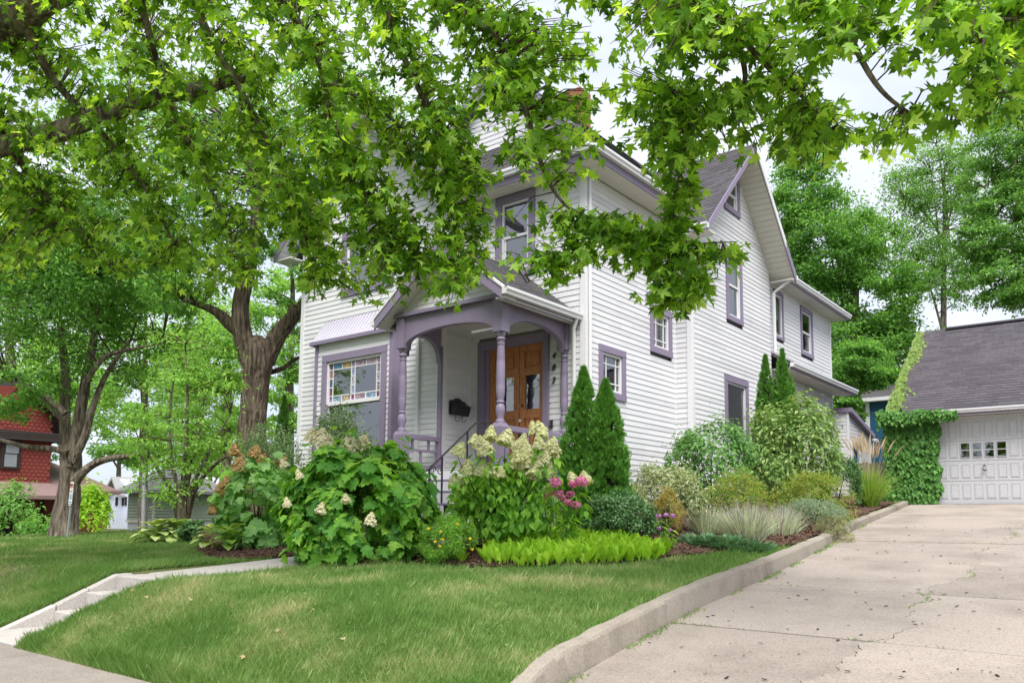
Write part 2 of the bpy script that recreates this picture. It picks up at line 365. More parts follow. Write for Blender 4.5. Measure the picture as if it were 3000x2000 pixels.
xs = np.concatenate([[-500, -250, -120, -70, -50], np.arange(-40, -24, 0.8), np.arange(-24, -10.3, 0.16), np.arange(-10.3, -9.9, 0.05), np.arange(-9.9, -8.9, 0.16), np.arange(-8.9, -8.5, 0.05), np.arange(-8.5, -4.9, 0.16), np.arange(-4.9, -2.4, 0.05), np.arange(-2.4, 6, 0.6), [10, 25, 60, 150, 500]])
ys = np.concatenate([[-300, -100, -40, -15, -6], np.arange(-3, 3.1, 0.5), np.arange(3.1, 5.4, 0.08), np.arange(5.4, 12, 0.16), np.arange(12, 34, 0.5), [40, 60, 100, 200, 500]])
gx, gy = np.meshgrid(xs, ys, indexing='ij')
gV = np.stack([gx, gy, gz(gx, gy)], -1).reshape(-1, 3)
ny = len(ys); ii, jj = np.meshgrid(np.arange(len(xs)-1), np.arange(ny-1), indexing='ij')
q = (ii*ny+jj).ravel()
ground = mesh_np("ground", gV, np.stack([q, q+ny, q+ny+1, q+1], -1), M_soil, smooth=True)
props(ground, "gently sloping lawn soil around the white house", "ground", kind="structure")

# ------------------------------------------------------------------ driveway of concrete slabs
drive = empty("driveway", (-2, 10, float(drive_z(10))), "sloping concrete driveway of cracked slabs leading up to the garage", "driveway", kind="structure")
JY = [-1.2, 1.0, 3.0, 4.6, 6.83, 9.08, 11.3, 13.5, 15.7, 18.1, 21.15]
b = MB()
base = [(-4.0, -1.2), (4.0, -1.2), (4.0, 21.0), (-4.9, 21.0)]
yy = np.linspace(-1.2, 21.18, 60)
for i in range(len(yy)-1):
    a0, a1 = yy[i], yy[i+1]
    b.add([(kerb_x(a0)-0.02, a0, drive_z(a0)-0.025), (3.4, a0, drive_z(a0)-0.025), (3.4, a1, drive_z(a1)-0.025), (kerb_x(a1)-0.02, a1, drive_z(a1)-0.025)], [(0,1,2,3)])
b.build("joint_bed", M_joint, drive)
def xcrack(Y): return -1.78 + 0.08*math.sin(Y*1.9) + 0.05*math.sin(Y*4.3+1) + 0.03*math.sin(Y*11) + 0.02*math.sin(Y*27) + 0.012*math.sin(Y*53)
rr = random.Random(5)
for i in range(len(JY)-1):
    y0, y1 = JY[i]+0.011, JY[i+1]-0.011
    for side in (0, 1):
        n = 40; L, R = [], []
        for k in range(n+1):
            y = y0+(y1-y0)*k/n
            cr = xcrack(y)
            if side == 0: L.append((kerb_x(y)+0.004, y)); R.append((cr-0.001-0.004*rr.random(), y))
            else: L.append((cr+0.001+0.004*rr.random(), y)); R.append((3.4, y))
        b = MB(); dz = rr.uniform(-0.006, 0.006)
        for k in range(n):
            A = [L[k], R[k], R[k+1], L[k+1]]
            lo = [(x, y, drive_z(y)-0.08) for x, y in A]; hi = [(x, y, drive_z(y)+dz) for x, y in A]
            fs = [(4,5,6,7), (1,2,6,5), (3,0,4,7)]
            if k == 0: fs.append((0,1,5,4))
            if k == n-1: fs.append((2,3,7,6))
            b.add(lo+hi, fs)
        b.build("concrete_slab", M_drive, drive)
# ------------------------------------------------------------------ kerb along the driveway
kerb = empty("kerb", (-3.6, 8, float(drive_z(8))), "worn concrete kerb curving between lawn and driveway", "kerb", kind="structure")
breaks = [2.9, 4.6, 6.75, 9.6, 12.4, 14.6, 16.8, 19.2, 20.8]
for i in range(len(breaks)-1):
    b = MB(); n = 14; rings = []
    for k in range(n+1):
        y = breaks[i]+0.006+(breaks[i+1]-breaks[i]-0.012)*k/n
        kx, dz, h = kerb_x(y), drive_z(y), kerb_h(y)
        w = 0.155+0.008*math.sin(y*7+i); j = 0.004*math.sin(y*13)+0.003*math.sin(y*31)
        t = (kerb_x(y+0.05)-kerb_x(y-0.05))/0.1
        rings.append([(kx+j+0.006, y, dz-0.1), (kx+j-0.010, y, dz+h*0.86), (kx+j-0.030, y, dz+h+j), (kx-w+0.02, y, dz+h+0.004+j), (kx-w, y, dz+h-0.02), (kx-w, y, dz-0.1)])
    m = 6; vs = [p for r in rings for p in r]
    fs = [(r*m+k, r*m+(k+1) % m, (r+1)*m+(k+1) % m, (r+1)*m+k) for r in range(n) for k in range(m)] + [tuple(range(m)), tuple(range(n*m, n*m+m))]
    b.add(vs, fs); b.build("kerb_block", M_kerb, kerb, smooth=True, bevel=0.006)
# ------------------------------------------------------------------ public sidewalk
sidewalk = empty("sidewalk", (-8, 2.5, 0), "dull concrete public sidewalk at the foot of the lawn bank", "sidewalk", kind="structure")
b = MB(); b.box(-40, -2.8, 1.35, 3.30, -0.3, -0.02); b.build("joint_bed", M_joint, sidewalk)
xe = np.arange(-22.75, -2.6, 1.46)
for i in range(len(xe)-1):
    b = MB(); b.box(xe[i]+0.013, xe[i+1]-0.013, 1.36, 3.28, -0.05, 0.018+0.004*(i % 3)); b.build("concrete_slab", M_side, sidewalk, bevel=0.006)
# ------------------------------------------------------------------ steps and front walk
WX0, WX1 = -10.12, -8.72
ST = [4.16, 4.505, 4.845]
steps = empty("front_steps", (-9.4, 4.2, 0), "three pale concrete steps between low sloping cheek walls, set in the lawn bank", "steps")
rise = [0.034, 0.197, 0.388, 0.566]
b = MB(); b.box(WX0+0.125, WX1-0.125, 3.31, ST[0]+0.02, -0.2, rise[0]); b.build("landing", M_walk, steps, bevel=0.01)
for i in range(3):
    b = MB(); y1 = ST[i+1]+0.02 if i < 2 else 5.30
    b.box(WX0+0.126, WX1-0.126, ST[i], y1, -0.2+0.05*i, rise[i+1]); b.build("step", M_walk, steps, bevel=0.014)
for s, xa in ((0, WX0), (1, WX1-0.125)):
    pr = [(3.62, 0.03), (4.187, 0.262), (4.546, 0.425), (4.885, 0.575), (5.06, 0.58)]
    for k in range(4):
        b = MB(); (ya, za), (yb, zb) = pr[k], pr[k+1]; gp_ = 0.006 if k < 3 else 0.001
        b.prism([(xa, ya+(0.006 if k < 3 else -0.004), -0.2), (xa, yb-gp_, -0.2), (xa, yb-gp_, zb), (xa, ya+(0.006 if k < 3 else -0.004), za)], [(xa+0.125, ya+(0.006 if k < 3 else -0.004), -0.2), (xa+0.125, yb-gp_, -0.2), (xa+0.125, yb-gp_, zb), (xa+0.125, ya+(0.006 if k < 3 else -0.004), za)])
        b.build("cheek_wall", M_walk, steps, bevel=0.012)
walk = empty("front_walk", (-9.4, 7, 0.6), "pale concrete front walk running from the steps to the porch", "path", kind="structure")
wy = [5.305, 6.3, 7.7, 9.1]; wz = [0.566, 0.622, 0.715, 0.88]
for i in range(3):
    b = MB(); y0, y1 = wy[i]+0.006, wy[i+1]-0.006; z0, z1 = wz[i], wz[i+1]
    b.hexa([(WX0+0.01, y0, z0-0.12), (WX1-0.01, y0, z0-0.12), (WX1-0.01, y1, z1-0.12), (WX0+0.01, y1, z1-0.12), (WX0+0.01, y0, z0), (WX1-0.01, y0, z0), (WX1-0.01, y1, z1), (WX0+0.01, y1, z1)])
    b.build("concrete_slab", M_walk, walk, bevel=0.008)
# ------------------------------------------------------------------ side street and verge beyond
b = MB(); b.box(-32.5, -26.2, -60, 120, -1.2, -0.82); props(b.build("street", M_asphalt), "asphalt side street beyond the lawn", "street", kind="structure")

# ------------------------------------------------------------------ planting beds
def in_poly(poly, X, Y):
    poly = np.asarray(poly); ins = np.zeros(np.shape(X), bool); j = len(poly)-1
    for i in range(len(poly)):
        xi, yi = poly[i]; xj, yj = poly[j]
        c = ((yi > Y) != (yj > Y)) & (X < (xj-xi)*(Y-yi)/(yj-yi+1e-12)+xi); ins ^= c; j = i
    return ins
front_px = [(668, 1292), (760, 1301), (880, 1300), (1000, 1302), (1100, 1307), (1240, 1302), (1400, 1300), (1540, 1283), (1640, 1275), (1720, 1270), (1795, 1260)]
fb = [tuple(ghit(*p)[:2]) for p in front_px]
fb = [(max(x, WX1+0.0) if i == 0 else x, y) for i, (x, y) in enumerate(fb)]
BED_R = fb + [(float(kerb_x(y))-0.16, y) for y in np.linspace(fb[-1][1]+0.25, 20.7, 12)] + [(-5.4, 21.0), (-7.0, 25.0), (-8.2, 20.0), (-8.2, 12.0), (WX1, 10.2), (WX1, fb[0][1])]
lb = [tuple(ghit(*p)[:2]) for p in [(655, 1288), (560, 1294), (500, 1288), (450, 1270), (462, 1248), (440, 1228), (345, 1221)]]
lb = [(x, max(y, 6.35)) for x, y in lb]
lb = [(min(x, WX0-0.25), y) for x, y in lb]
BED_L = [(WX0, lb[0][1])] + lb[1:] + [(-17.5, 12.6), (-15.2, 12.0), (-14.8, 11.0), (WX0, 10.6)]
def in_beds(X, Y): return in_poly(BED_R, X, Y) | in_poly(BED_L, X, Y)
for poly, nm in ((BED_R, "shrub bed between house and driveway"), (BED_L, "shrub bed left of the front walk")):
    P = np.array(poly); x0, y0 = P.min(0); x1, y1 = P.max(0)
    step = 0.12; ax = np.arange(x0, x1+step, step); ay = np.arange(y0, y1+step, step)
    X, Y = np.meshgrid(ax, ay, indexing='ij'); ins = in_poly(poly, X, Y)
    Z = gz(X, Y)+0.03+0.018*np.sin(X*9+Y*5)*np.sin(Y*8-X*3)
    V = np.stack([X, Y, Z], -1).reshape(-1, 3); nn = len(ay)
    I, J = np.meshgrid(np.arange(len(ax)-1), np.arange(nn-1), indexing='ij'); k = (I*nn+J)
    ok = ins[:-1, :-1] & ins[1:, :-1] & ins[1:, 1:] & ins[:-1, 1:]; k = k[ok]
    o = mesh_np("mulch_bed", V, np.stack([k, k+nn, k+nn+1, k+1], -1), M_mulch, smooth=True)
    props(o, "dark brown bark mulch in the " + nm, "mulch", kind="structure")
def scatter_in(poly, n, rng):
    P = np.array(poly); lo, hi = P.min(0), P.max(0)
    X = rng.uniform(lo[0], hi[0], n); Y = rng.uniform(lo[1], hi[1], n); k = in_poly(poly, X, Y)
    return X[k], Y[k]
# ------------------------------------------------------------------ the white house
X0, Y0 = -7.85, 12.0            # right wall and front wall of the main block
XL, YL = -10.58, 11.15          # right corner of the projecting left block
XW = -14.93                     # its left corner
X1, YJ, YK = -7.465, 15.47, 20.03   # cross-gable wing
X2, YR = -7.56, 25.25           # rear block
EAVE = 7.62
FL = 2.12                       # porch floor
house = empty("house", (-11.5, 15, 1.0), "two-storey white clapboard house with purple trim, cross gables and corner porch", "house")
FM, FLB, FJ = Frame('F', Y0), Frame('F', YL), Frame('F', YJ)
FR, FWg, FRe, FMail = Frame('R', X0), Frame('R', X1), Frame('R', X2), Frame('R', XL)
FBay = Frame('F', YL-0.20)
FLeft = Frame('L', XW)

EXPO = 0.1075
BOARDS = []                     # (pixel area, frame, corner list (u,z)*4, wall)
def siding(wall, fr, z0, z1, span, openings=(), phase=0.0):
    """lapped clapboards; span(z) gives the (u0,u1) of the wall at height z"""
    n = int(math.ceil((z1-z0)/EXPO))
    for k in range(n):
        za = z0+k*EXPO; zb = min(za+EXPO, z1)
        if zb-za < 0.02: continue
        a0, a1 = span(za); b0, b1 = span(zb)
        segs = [(min(a0, b0), max(a1, b1))]
        for (ou0, ou1, oz0, oz1) in openings:
            if oz0 < zb-0.01 and oz1 > za+0.01:
                new = []
                for s0, s1 in segs:
                    if ou1 <= s0 or ou0 >= s1: new.append((s0, s1)); continue
                    if ou0 > s0: new.append((s0, ou0))
                    if ou1 < s1: new.append((ou1, s1))
                segs = new
        cut = []
        for s0, s1 in segs:
            if s1-s0 > 2.2 and abs(a0-b0) < 1e-6:
                m_ = s0+(s1-s0)*random.uniform(0.25, 0.75); cut += [(s0, m_-0.001), (m_+0.001, s1)]
            else: cut.append((s0, s1))
        for s0, s1 in cut:
            if s1-s0 < 0.03: continue
            q = [max(s0, a0), min(s1, a1), min(s1, b1), max(s0, b0)]
            if q[1]-q[0] < 0.01 and q[2]-q[3] < 0.01: continue
            if q[1] < q[0]: q[0] = q[1] = (q[0]+q[1])/2
            if q[2] < q[3]: q[2] = q[3] = (q[2]+q[3])/2
            c = np.array(fr((s0+s1)/2, (za+zb)/2, 0)); d = depth(c)
            BOARDS.append(((s1-s0)*EXPO/d**2, fr, (q[0], q[1], q[2], q[3], za, zb), wall))
def board_geo(mb, fr, q):
    u0, u1, v1, v0, za, zb = q; zt = zb+0.012
    j0, j1 = random.uniform(-0.0035, 0.0035), random.uniform(-0.0035, 0.0035)
    mb.hexa([fr(u0, za+j0, -0.01), fr(u1, za+j1, -0.01), fr(u1, za+j1, 0.016), fr(u0, za+j0, 0.016), fr(v0, zt, -0.012), fr(v1, zt, -0.012), fr(v1, zt, 0.004), fr(v0, zt, 0.004)])

SIDE0 = 1.70
def corewall(name, fr, poly, w0=-0.30, w1=-0.125):
    b = MB(); b.lprism(fr, poly, w0, w1); return b.build(name, M_white, house)
def gable_span(u0, u1, zc, ze, slope):
    um = (u0+u1)/2
    def sp(z):
        d = max(0.0, (z-ze)/slope)
        return (min(u0+d, um), max(u1-d, um))
    return sp
# windows -------------------------------------------------------------------
def window(fr, u0, u1, z0, z1, trim=0.12, style='hung', back='dark', sill=True, head=0.0):
    """u0..z1 is the outside of the purple casing"""
    w = MB(); t = trim
    w.lbox(fr, u0, u0+t, z0+t, z1-t-head, -0.10, 0.040); w.lbox(fr, u1-t, u1, z0+t, z1-t-head, -0.10, 0.040)
    w.lbox(fr, u0, u1, z1-t-head, z1, -0.10, 0.046)
    w.lbox(fr, u0, u1, z0, z0+t, -0.10, 0.050)
    win = w.build("window", M_purple, house, bevel=0.004)
    a0, a1, c0, c1 = u0+t, u1-t, z0+t, z1-t-head
    s = MB(); e = 0.045
    s.lbox(fr, a0, a0+e, c0, c1, -0.09, 0.012); s.lbox(fr, a1-e, a1, c0, c1, -0.09, 0.012)
    s.lbox(fr, a0+e, a1-e, c1-e, c1, -0.09, 0.012); s.lbox(fr, a0+e, a1-e, c0, c0+e, -0.09, 0.014)
    s.build("sash_frame", M_trimw, win, bevel=0.003)
    i0, i1, k0, k1 = a0+e, a1-e, c0+e, c1-e
    def pane(p0, p1, r0, r1, ww, mat=M_glass, nm="pane"):
        g = MB(); g.lbox(fr, p0, p1, r0, r1, ww-0.004, ww); g.build(nm, mat, win)
    if style == 'hung':
        zm = (k0+k1)/2
        r = MB(); r.lbox(fr, i0, i1, zm-0.025, zm+0.025, -0.075, -0.004)
        r.lbox(fr, i0, i0+0.03, k0, zm-0.025, -0.075, -0.03); r.lbox(fr, i1-0.03, i1, k0, zm-0.025, -0.075, -0.03)
        r.build("meeting_rail", M_trimw, win)
        pane(i0, i1, zm+0.02, k1, -0.022); pane(i0, i1, k0, zm-0.02, -0.045)
    elif style == 'single': pane(i0, i1, k0, k1, -0.03)
    elif style == 'prairie':
        uu = [i0, i0+0.10*(i1-i0)/0.5+0.02, i1-0.12, i1]; zz = [k0, k0+0.20*(k1-k0), k1-0.24*(k1-k0), k1]
        m = MB(); e2 = 0.011
        for x in uu[1:3]: m.lbox(fr, x-e2, x+e2, k0, k1, -0.05, -0.018)
        for z in zz[1:3]:
            for i in range(3): m.lbox(fr, uu[i]+(e2 if i else 0), uu[i+1]-(e2 if i < 2 else 0), z-e2, z+e2, -0.05, -0.019)
        m.build("muntin", M_trimw, win)
        for i in range(3):
            for j in range(3): pane(uu[i]+(e2 if i else 0), uu[i+1]-(e2 if i < 2 else 0), zz[j]+(e2 if j else 0), zz[j+1]-(e2 if j < 2 else 0), -0.035)
    b = MB(); b.lbox(fr, a0, a1, c0, c1, -0.122, -0.116); b.build("dark_backing", M_dark, win)  # dark sheet close behind the glass, painted as the unlit room
    if back != 'dark':
        mats = {'white': M_curtain, 'green': M_gcurtain}[back]
        def curtain(p0, p1, r0, r1):
            g = MB(); n = max(6, int((p1-p0)/0.018)); top = []; bot = []
            for k in range(n+1):
                u = p0+(p1-p0)*k/n; ww = -0.066+0.010*math.sin(k*1.3)+0.006*math.sin(k*2.9)
                bot.append(fr(u, r0, ww)); top.append(fr(u, r1, ww))
            g.add(bot+top, [(k, k+1, n+2+k, n+1+k) for k in range(n)]); g.build("curtain", mats, win, smooth=True)
        if back == 'white': curtain(i0, i1, k0, k0+(k1-k0)*0.88)
        else: curtain(i0+(i1-i0)*0.45, i1, k0, k1)
    return win

W1 = (12.42, 13.37, 3.52, 4.50); W2 = (14.37, 15.30, 4.68, 5.66)
window(FR, *W1, trim=0.13, style='prairie'); window(FR, *W2, trim=0.13, style='prairie')
WA = (17.24, 18.15, 8.50, 9.42); WB = (17.275, 18.20, 5.88, 7.62); WC = (17.09, 18.43, 2.95, 4.57)
window(FWg, *WA, trim=0.12); window(FWg, *WB, trim=0.12, back='green'); window(FWg, *WC, trim=0.14, style='single', back='green')
WD = (20.50, 21.20, 6.05, 7.33); WE = (22.56, 23.58, 5.95, 7.33); WF = (22.95, 23.7, 3.3, 4.25)
window(FRe, *WD, trim=0.08, style='single', back='green'); window(FRe, *WE, trim=0.11, back='green'); window(FRe, *WF, trim=0.12, style='single')
WG = (-9.95, -8.98, 5.93, 7.60); WH = (-13.58, -11.94, 6.01, 7.45)
window(FM, *WG, trim=0.15, back='white'); window(FLB, *WH, trim=0.15, back='white')

# walls ----------------------------------------------------------------------
def rect(u0, u1): return lambda z: (u0, u1)
wl_left = corewall("wall", FLB, [(XW+0.3, 0.8), (XL, 0.8), (XL, EAVE), ((XW+XL)/2, EAVE+2.17), (XW+0.3, EAVE)])
BAYO = (-14.14, -11.70, 1.7, 5.06)
siding(wl_left, FLB, SIDE0, EAVE+2.17, gable_span(XW+0.09, XL-0.10, 0, EAVE, 1.0), [WH, BAYO, (-11.21, -11.13, 0, 5.4)])
wl_main = corewall("wall", FM, [(XL-0.3, 0.9), (X0, 0.9), (X0, EAVE), (XL-0.3, EAVE)])
DOORO = (-10.35, -8.63, 1.9, 4.75)
siding(wl_main, FM, SIDE0, EAVE, rect(XL+0.03, X0-0.10), [WG, DOORO])
wl_right = corewall("wall", FR, [(Y0+0.31, 0.9), (YJ, 0.9), (YJ, EAVE), (Y0+0.31, EAVE)])
siding(wl_right, FR, SIDE0, EAVE, rect(Y0+0.10, YJ-0.03), [W1, W2])
wl_jog = corewall("wall", FJ, [(X0-1.0, 0.9), (X1-0.31, 0.9), (X1-0.31, EAVE), (X0-1.0, EAVE)])
siding(wl_jog, FJ, SIDE0, EAVE, rect(X0+0.02, X1-0.09))
wl_wing = corewall("wall", FWg, [(YJ, 1.0), (YK, 1.0), (YK, EAVE), ((YJ+YK)/2, EAVE+2.27), (YJ, EAVE)])
siding(wl_wing, FWg, SIDE0, EAVE+2.27, gable_span(YJ+0.09, YK-0.02, 0, EAVE, 1.0), [WA, WB, WC])
wl_rear = corewall("wall", FRe, [(YK, 1.2), (YR, 1.2), (YR, 7.5), (YK, 7.5)])
siding(wl_rear, FRe, 5.55, 7.5, rect(YK+0.05, YR-0.09), [WD, WE])
siding(wl_rear, FRe, SIDE0+0.2, 5.15, rect(YK+0.05, YR-0.09), [WF])
wl_mail = corewall("wall", FMail, [(YL+0.31, 0.9), (Y0-0.02, 0.9), (Y0-0.02, 7.6), (YL+0.31, 7.6)])
siding(wl_mail, FMail, FL+0.02, EAVE, rect(YL+0.11, Y0-0.03))
wl_far = corewall("wall", FLeft, [(YL+0.31, 0.8), (20, 0.8), (20, EAVE), (YL+0.31, EAVE)], -0.3, 0.0)
corewall("wall", Frame('B', YR), [(-13, 1.0), (X2-0.31, 1.0), (X2-0.31, 7.5), (-13, 7.5)], -0.3, 0.0)
# corner boards
for pts in ([(X0-0.10, X0+0.030, Y0-0.030, Y0+0.10, 1.6, EAVE)], [(XL-0.10, XL+0.030, YL-0.030, YL+0.11, 1.6, EAVE)], [(XW-0.03, XW+0.09, YL-0.030, YL+0.10, 1.6, EAVE)],
            [(X1-0.09, X1+0.030, YJ-0.030, YJ+0.09, 1.6, EAVE)], [(X2-0.09, X2+0.030, YR-0.09, YR+0.03, 1.6, 5.16)], [(X2-0.09, X2+0.030, YR-0.09, YR+0.03, 5.5, 7.5)],
            [(X0-0.02, X0+0.028, YJ-0.030, YJ+0.02, 1.6, EAVE)], [(-11.21, -11.13, YL-0.07, YL+0.02, 1.6, 5.35)], [(XL-0.005, XL+0.028, Y0-0.032, Y0+0.02, FL, 5.3)]):
    b = MB(); b.box(*pts[0]); b.build("corner_board", M_trimw, house, bevel=0.004)
b = MB()
b.box(XW+0.02, XL-0.02, YL-0.005, YL+0.3, 0.6, SIDE0); b.box(XL, X0-0.02, Y0, Y0+0.3, 0.6, SIDE0); b.box(X0-0.3, X0-0.012, Y0+0.3, YJ, 0.6, SIDE0)
b.box(X1-0.3, X1-0.012, YJ, YK, 0.6, SIDE0); b.box(X2-0.3, X2-0.012, YK, YR, 0.9, SIDE0+0.2); b.box(X0-0.3, X1-0.3, YJ+0.012, YJ+0.3, 0.6, SIDE0)
b.build("foundation", M_found, house)

# bay window with leaded glass ------------------------------------------------
by = YL-0.20
bayb = MB(); bayb.box(-14.12, -11.72, by+0.13, YL+0.1, 1.75, 5.04); bay = bayb.build("bay", M_white, house)
BW = (-13.88, -11.87, 2.35, 4.73)
siding(bay, FBay, SIDE0+0.03, 5.03, rect(-14.05, -11.79), [BW])
b = MB(); b.box(-14.14, -14.05, by-0.035, YL-0.03, 1.7, 5.04); b.box(-11.79, -11.70, by-0.035, YL-0.03, 1.7, 5.04); b.build("bay_corner_board", M_purple, house, bevel=0.004)
w = MB(); t = 0.15; u0, u1, z0, z1 = BW
w.lbox(FBay, u0, u0+t, z0, z1-t, -0.1, 0.045); w.lbox(FBay, u1-t, u1, z0, z1-t, -0.1, 0.045); w.lbox(FBay, u0, u1, z1-t, z1, -0.1, 0.05); w.lbox(FBay, u0+t, u1-t, z0, z0+t, -0.1, 0.05)
bwin = w.build("bay_window", M_purple, house, bevel=0.004)
a0, a1 = u0+t, u1-t; zs = 3.66; zt = z1-t
s = MB(); e = 0.05
s.lbox(FBay, a0, a0+e, zs, zt, -0.08, 0.016); s.lbox(FBay, a1-e, a1, zs, zt, -0.08, 0.016); s.lbox(FBay, a0+e, a1-e, zt-e, zt, -0.08, 0.016); s.lbox(FBay, a0+e, a1-e, zs-0.03, zs+e, -0.08, 0.020)
s.lbox(FBay, a0, a0+e, z0+t, zs-0.03, -0.1, -0.03); s.lbox(FBay, a1-e, a1, z0+t, zs-0.03, -0.1, -0.03)
s.build("sash_frame", M_trimw, bwin, bevel=0.003)
i0, i1, k0, k1 = a0+e, a1-e, zs+e, zt-e
cu = [0, 0.068, 0.247, 0.432, 0.505, 0.715, 0.915, 1.0]; U = [i0+(i1-i0)*c for c in cu]
cz = [0, 0.155, 0.385, 0.615, 0.845, 1.0]; Z = [k0+(k1-k0)*c for c in cz]
def gcol(nm, c):
    m, n, l, out = _new(nm)
    b = n.new('ShaderNodeBsdfPrincipled'); b.inputs['Roughness'].default_value = 0.16; b.inputs['Specular IOR Level'].default_value = 0.6
    geo = n.new('ShaderNodeNewGeometry'); nz = n.new('ShaderNodeTexNoise'); nz.inputs['Scale'].default_value = 26; nz.inputs['Detail'].default_value = 3
    l.new(geo.outputs['Position'], nz.inputs['Vector'])
    r = _ramp(n, [tuple(v*0.45 for v in c), c, tuple(min(1, v*1.5+0.04) for v in c)], [0.35, 0.5, 0.68]); l.new(nz.outputs['Fac'], r.inputs['Fac']); l.new(r.outputs['Color'], b.inputs['Base Color'])
    bp = n.new('ShaderNodeBump'); bp.inputs['Strength'].default_value = 0.5; bp.inputs['Distance'].default_value = 0.01
    l.new(nz.outputs['Fac'], bp.inputs['Height']); l.new(bp.outputs['Normal'], b.inputs['Normal']); l.new(b.outputs['BSDF'], out.inputs['Surface'])
    return m
GC = {k: gcol("glass_"+k, c) for k, c in dict(plum=(0.10,0.04,0.10), blue=(0.04,0.16,0.30), gold=(0.34,0.22,0.05), violet=(0.15,0.11,0.20), mauve=(0.26,0.17,0.21), rust=(0.26,0.11,0.06), navy=(0.02,0.08,0.16), wine=(0.13,0.03,0.09), slate=(0.22,0.25,0.40), grey=(0.28,0.28,0.34), steel=(0.16,0.24,0.36), tan=(0.36,0.26,0.20)).items()}
top = ['plum','blue','gold','violet','mauve','mauve','mauve']; bot = ['violet','steel','tan','wine','mauve','steel','wine']
lead = MB(); e2 = 0.011
def gp(c, r, r2, nm, mat, c2=None):
    g = MB(); g.lbox(FBay, U[c]+e2*(c > 0), U[(c2 or c)+1]-e2*((c2 or c) < 6), Z[r]+e2*(r > 0), Z[r2+1]-e2*(r2 < 4), -0.034, -0.030); g.build(nm, mat, bwin)
for c in range(7):
    gp(c, 4, 4, "leaded_pane", GC[top[c]]); gp(c, 0, 0, "leaded_pane", GC[bot[c]])
for r, (l_, m_, r_) in enumerate([('wine','slate','mauve'), ('navy','grey','grey'), ('rust','slate','mauve')]):
    gp(0, r+1, r+1, "leaded_pane", GC[l_]); gp(3, r+1, r+1, "leaded_pane", GC[m_]); gp(6, r+1, r+1, "leaded_pane", GC[r_])
gp(1, 1, 3, "pane", M_glass, 2); gp(4, 1, 3, "pane", M_glass, 5)
for c in (1, 3, 4, 6): lead.lbox(FBay, U[c]-e2, U[c]+e2, k0, k1, -0.045, -0.020)
for c, zz in ((2, (Z[0], Z[1])), (5, (Z[0], Z[1])), (2, (Z[4], Z[5])), (5, (Z[4], Z[5]))): lead.lbox(FBay, U[c]-e2, U[c]+e2, zz[0], zz[1], -0.045, -0.021)
for r in (1, 4): lead.lbox(FBay, i0, i1, Z[r]-e2, Z[r]+e2, -0.045, -0.022)
for r in (2, 3):
    for c in (0, 3, 6): lead.lbox(FBay, U[c], U[c+1], Z[r]-e2, Z[r]+e2, -0.045, -0.023)
lead.build("muntin", M_trimw, bwin)
g = MB(); g.lbox(FBay, a0+e, a1-e, z0+t, zs-0.03, -0.064, -0.060); g.build("pane", M_glass, bwin)
b = MB(); b.lbox(FBay, a0, a1, z0+t, zt, -0.128, -0.122); b.build("dark_backing", M_dark, bwin)
for p0, p1 in ((a0+e, a0+e+0.16), (a1-e-0.22, a1-e)):
    g = MB(); n = 12; bot, top2 = [], []
    for k in range(n+1):
        u = p0+(p1-p0)*k/n; ww = -0.098+0.012*math.sin(k*1.7); bot.append(FBay(u, z0+t, ww)); top2.append(FBay(u, zs-0.03, ww))
    g.add(bot+top2, [(k, k+1, n+2+k, n+1+k) for k in range(n)]); g.build("curtain", M_curtain, bwin, smooth=True)
# its little standing-seam roof
aw = MB(); yb, za, zb = by-0.09, 5.05, 5.54
aw.prism([(-14.20, yb, za), (-14.20, YL-0.02, za), (-14.06, YL-0.02, zb)], [(-11.66, yb, za), (-11.66, YL-0.02, za), (-11.62, YL-0.02, zb)])
awn = aw.build("bay_roof", M_awning, house)
for k in range(25):
    f = k/24.0; xa = -14.19+f*(2.52); xb = -14.05+f*(2.42)
    s = MB(); s.hexa([(xa-0.006, yb-0.010, za), (xa+0.006, yb-0.010, za), (xa+0.006, yb+0.01, za), (xa-0.006, yb+0.01, za), (xb-0.006, YL-0.046, zb), (xb+0.006, YL-0.046, zb), (xb+0.006, YL-0.024, zb), (xb-0.006, YL-0.024, zb)])
    s.build("seam", M_awning, awn)
b = MB(); b.box(-14.24, -11.62, yb-0.03, yb+0.0, za-0.075, za+0.008); b.box(-14.24, -14.20, yb, YL-0.03, za-0.075, za); b.build("bay_fascia", M_purple, house, bevel=0.004)
b = MB(); b.box(-14.19, -11.66, yb+0.002, by-0.002, za-0.05, za-0.03); b.build("bay_soffit", M_cream, house)
# ------------------------------------------------------------------ roofs
SHING = []
def shingle_field(store, deck, O, U, V, poly, expo=0.125, tab=0.26, seed=1, lift=0.012):
    """three-tab shingles on the plane O + u*U + v*V inside poly (u,v)"""
    O, U, V = (np.asarray(a, float) for a in (O, U, V)); N = np.cross(U, V); N /= np.linalg.norm(N)
    if N[2] < 0: N = -N
    P = np.asarray(poly, float); r = random.Random(seed)
    v = 0.0; row = 0
    umin, umax = P[:, 0].min(), P[:, 0].max()
    while v < P[:, 1].max()-0.02:
        u = umin-tab*((row*0.5+0.12*r.random()) % 1.0)
        while u < umax:
            a, c = max(u, umin), min(u+tab, umax)
            if c-a > 0.04 and in_poly(P, np.array([(a+c)/2]), np.array([min(v+expo*0.5, P[:, 1].max()-1e-3)]))[0]:
                ctr = O+U*(a+c)/2+V*(v+expo/2); d = depth(ctr)
                view = (EYE-ctr)/np.linalg.norm(EYE-ctr); f = max(0.0, float(view @ N))
                store.append((f*(c-a)/d**2, deck, O, U, V, N, a+0.003, c-0.003, v-0.004, v+expo+0.015, lift+0.003*r.random()))
            u += tab
        v += expo; row += 1
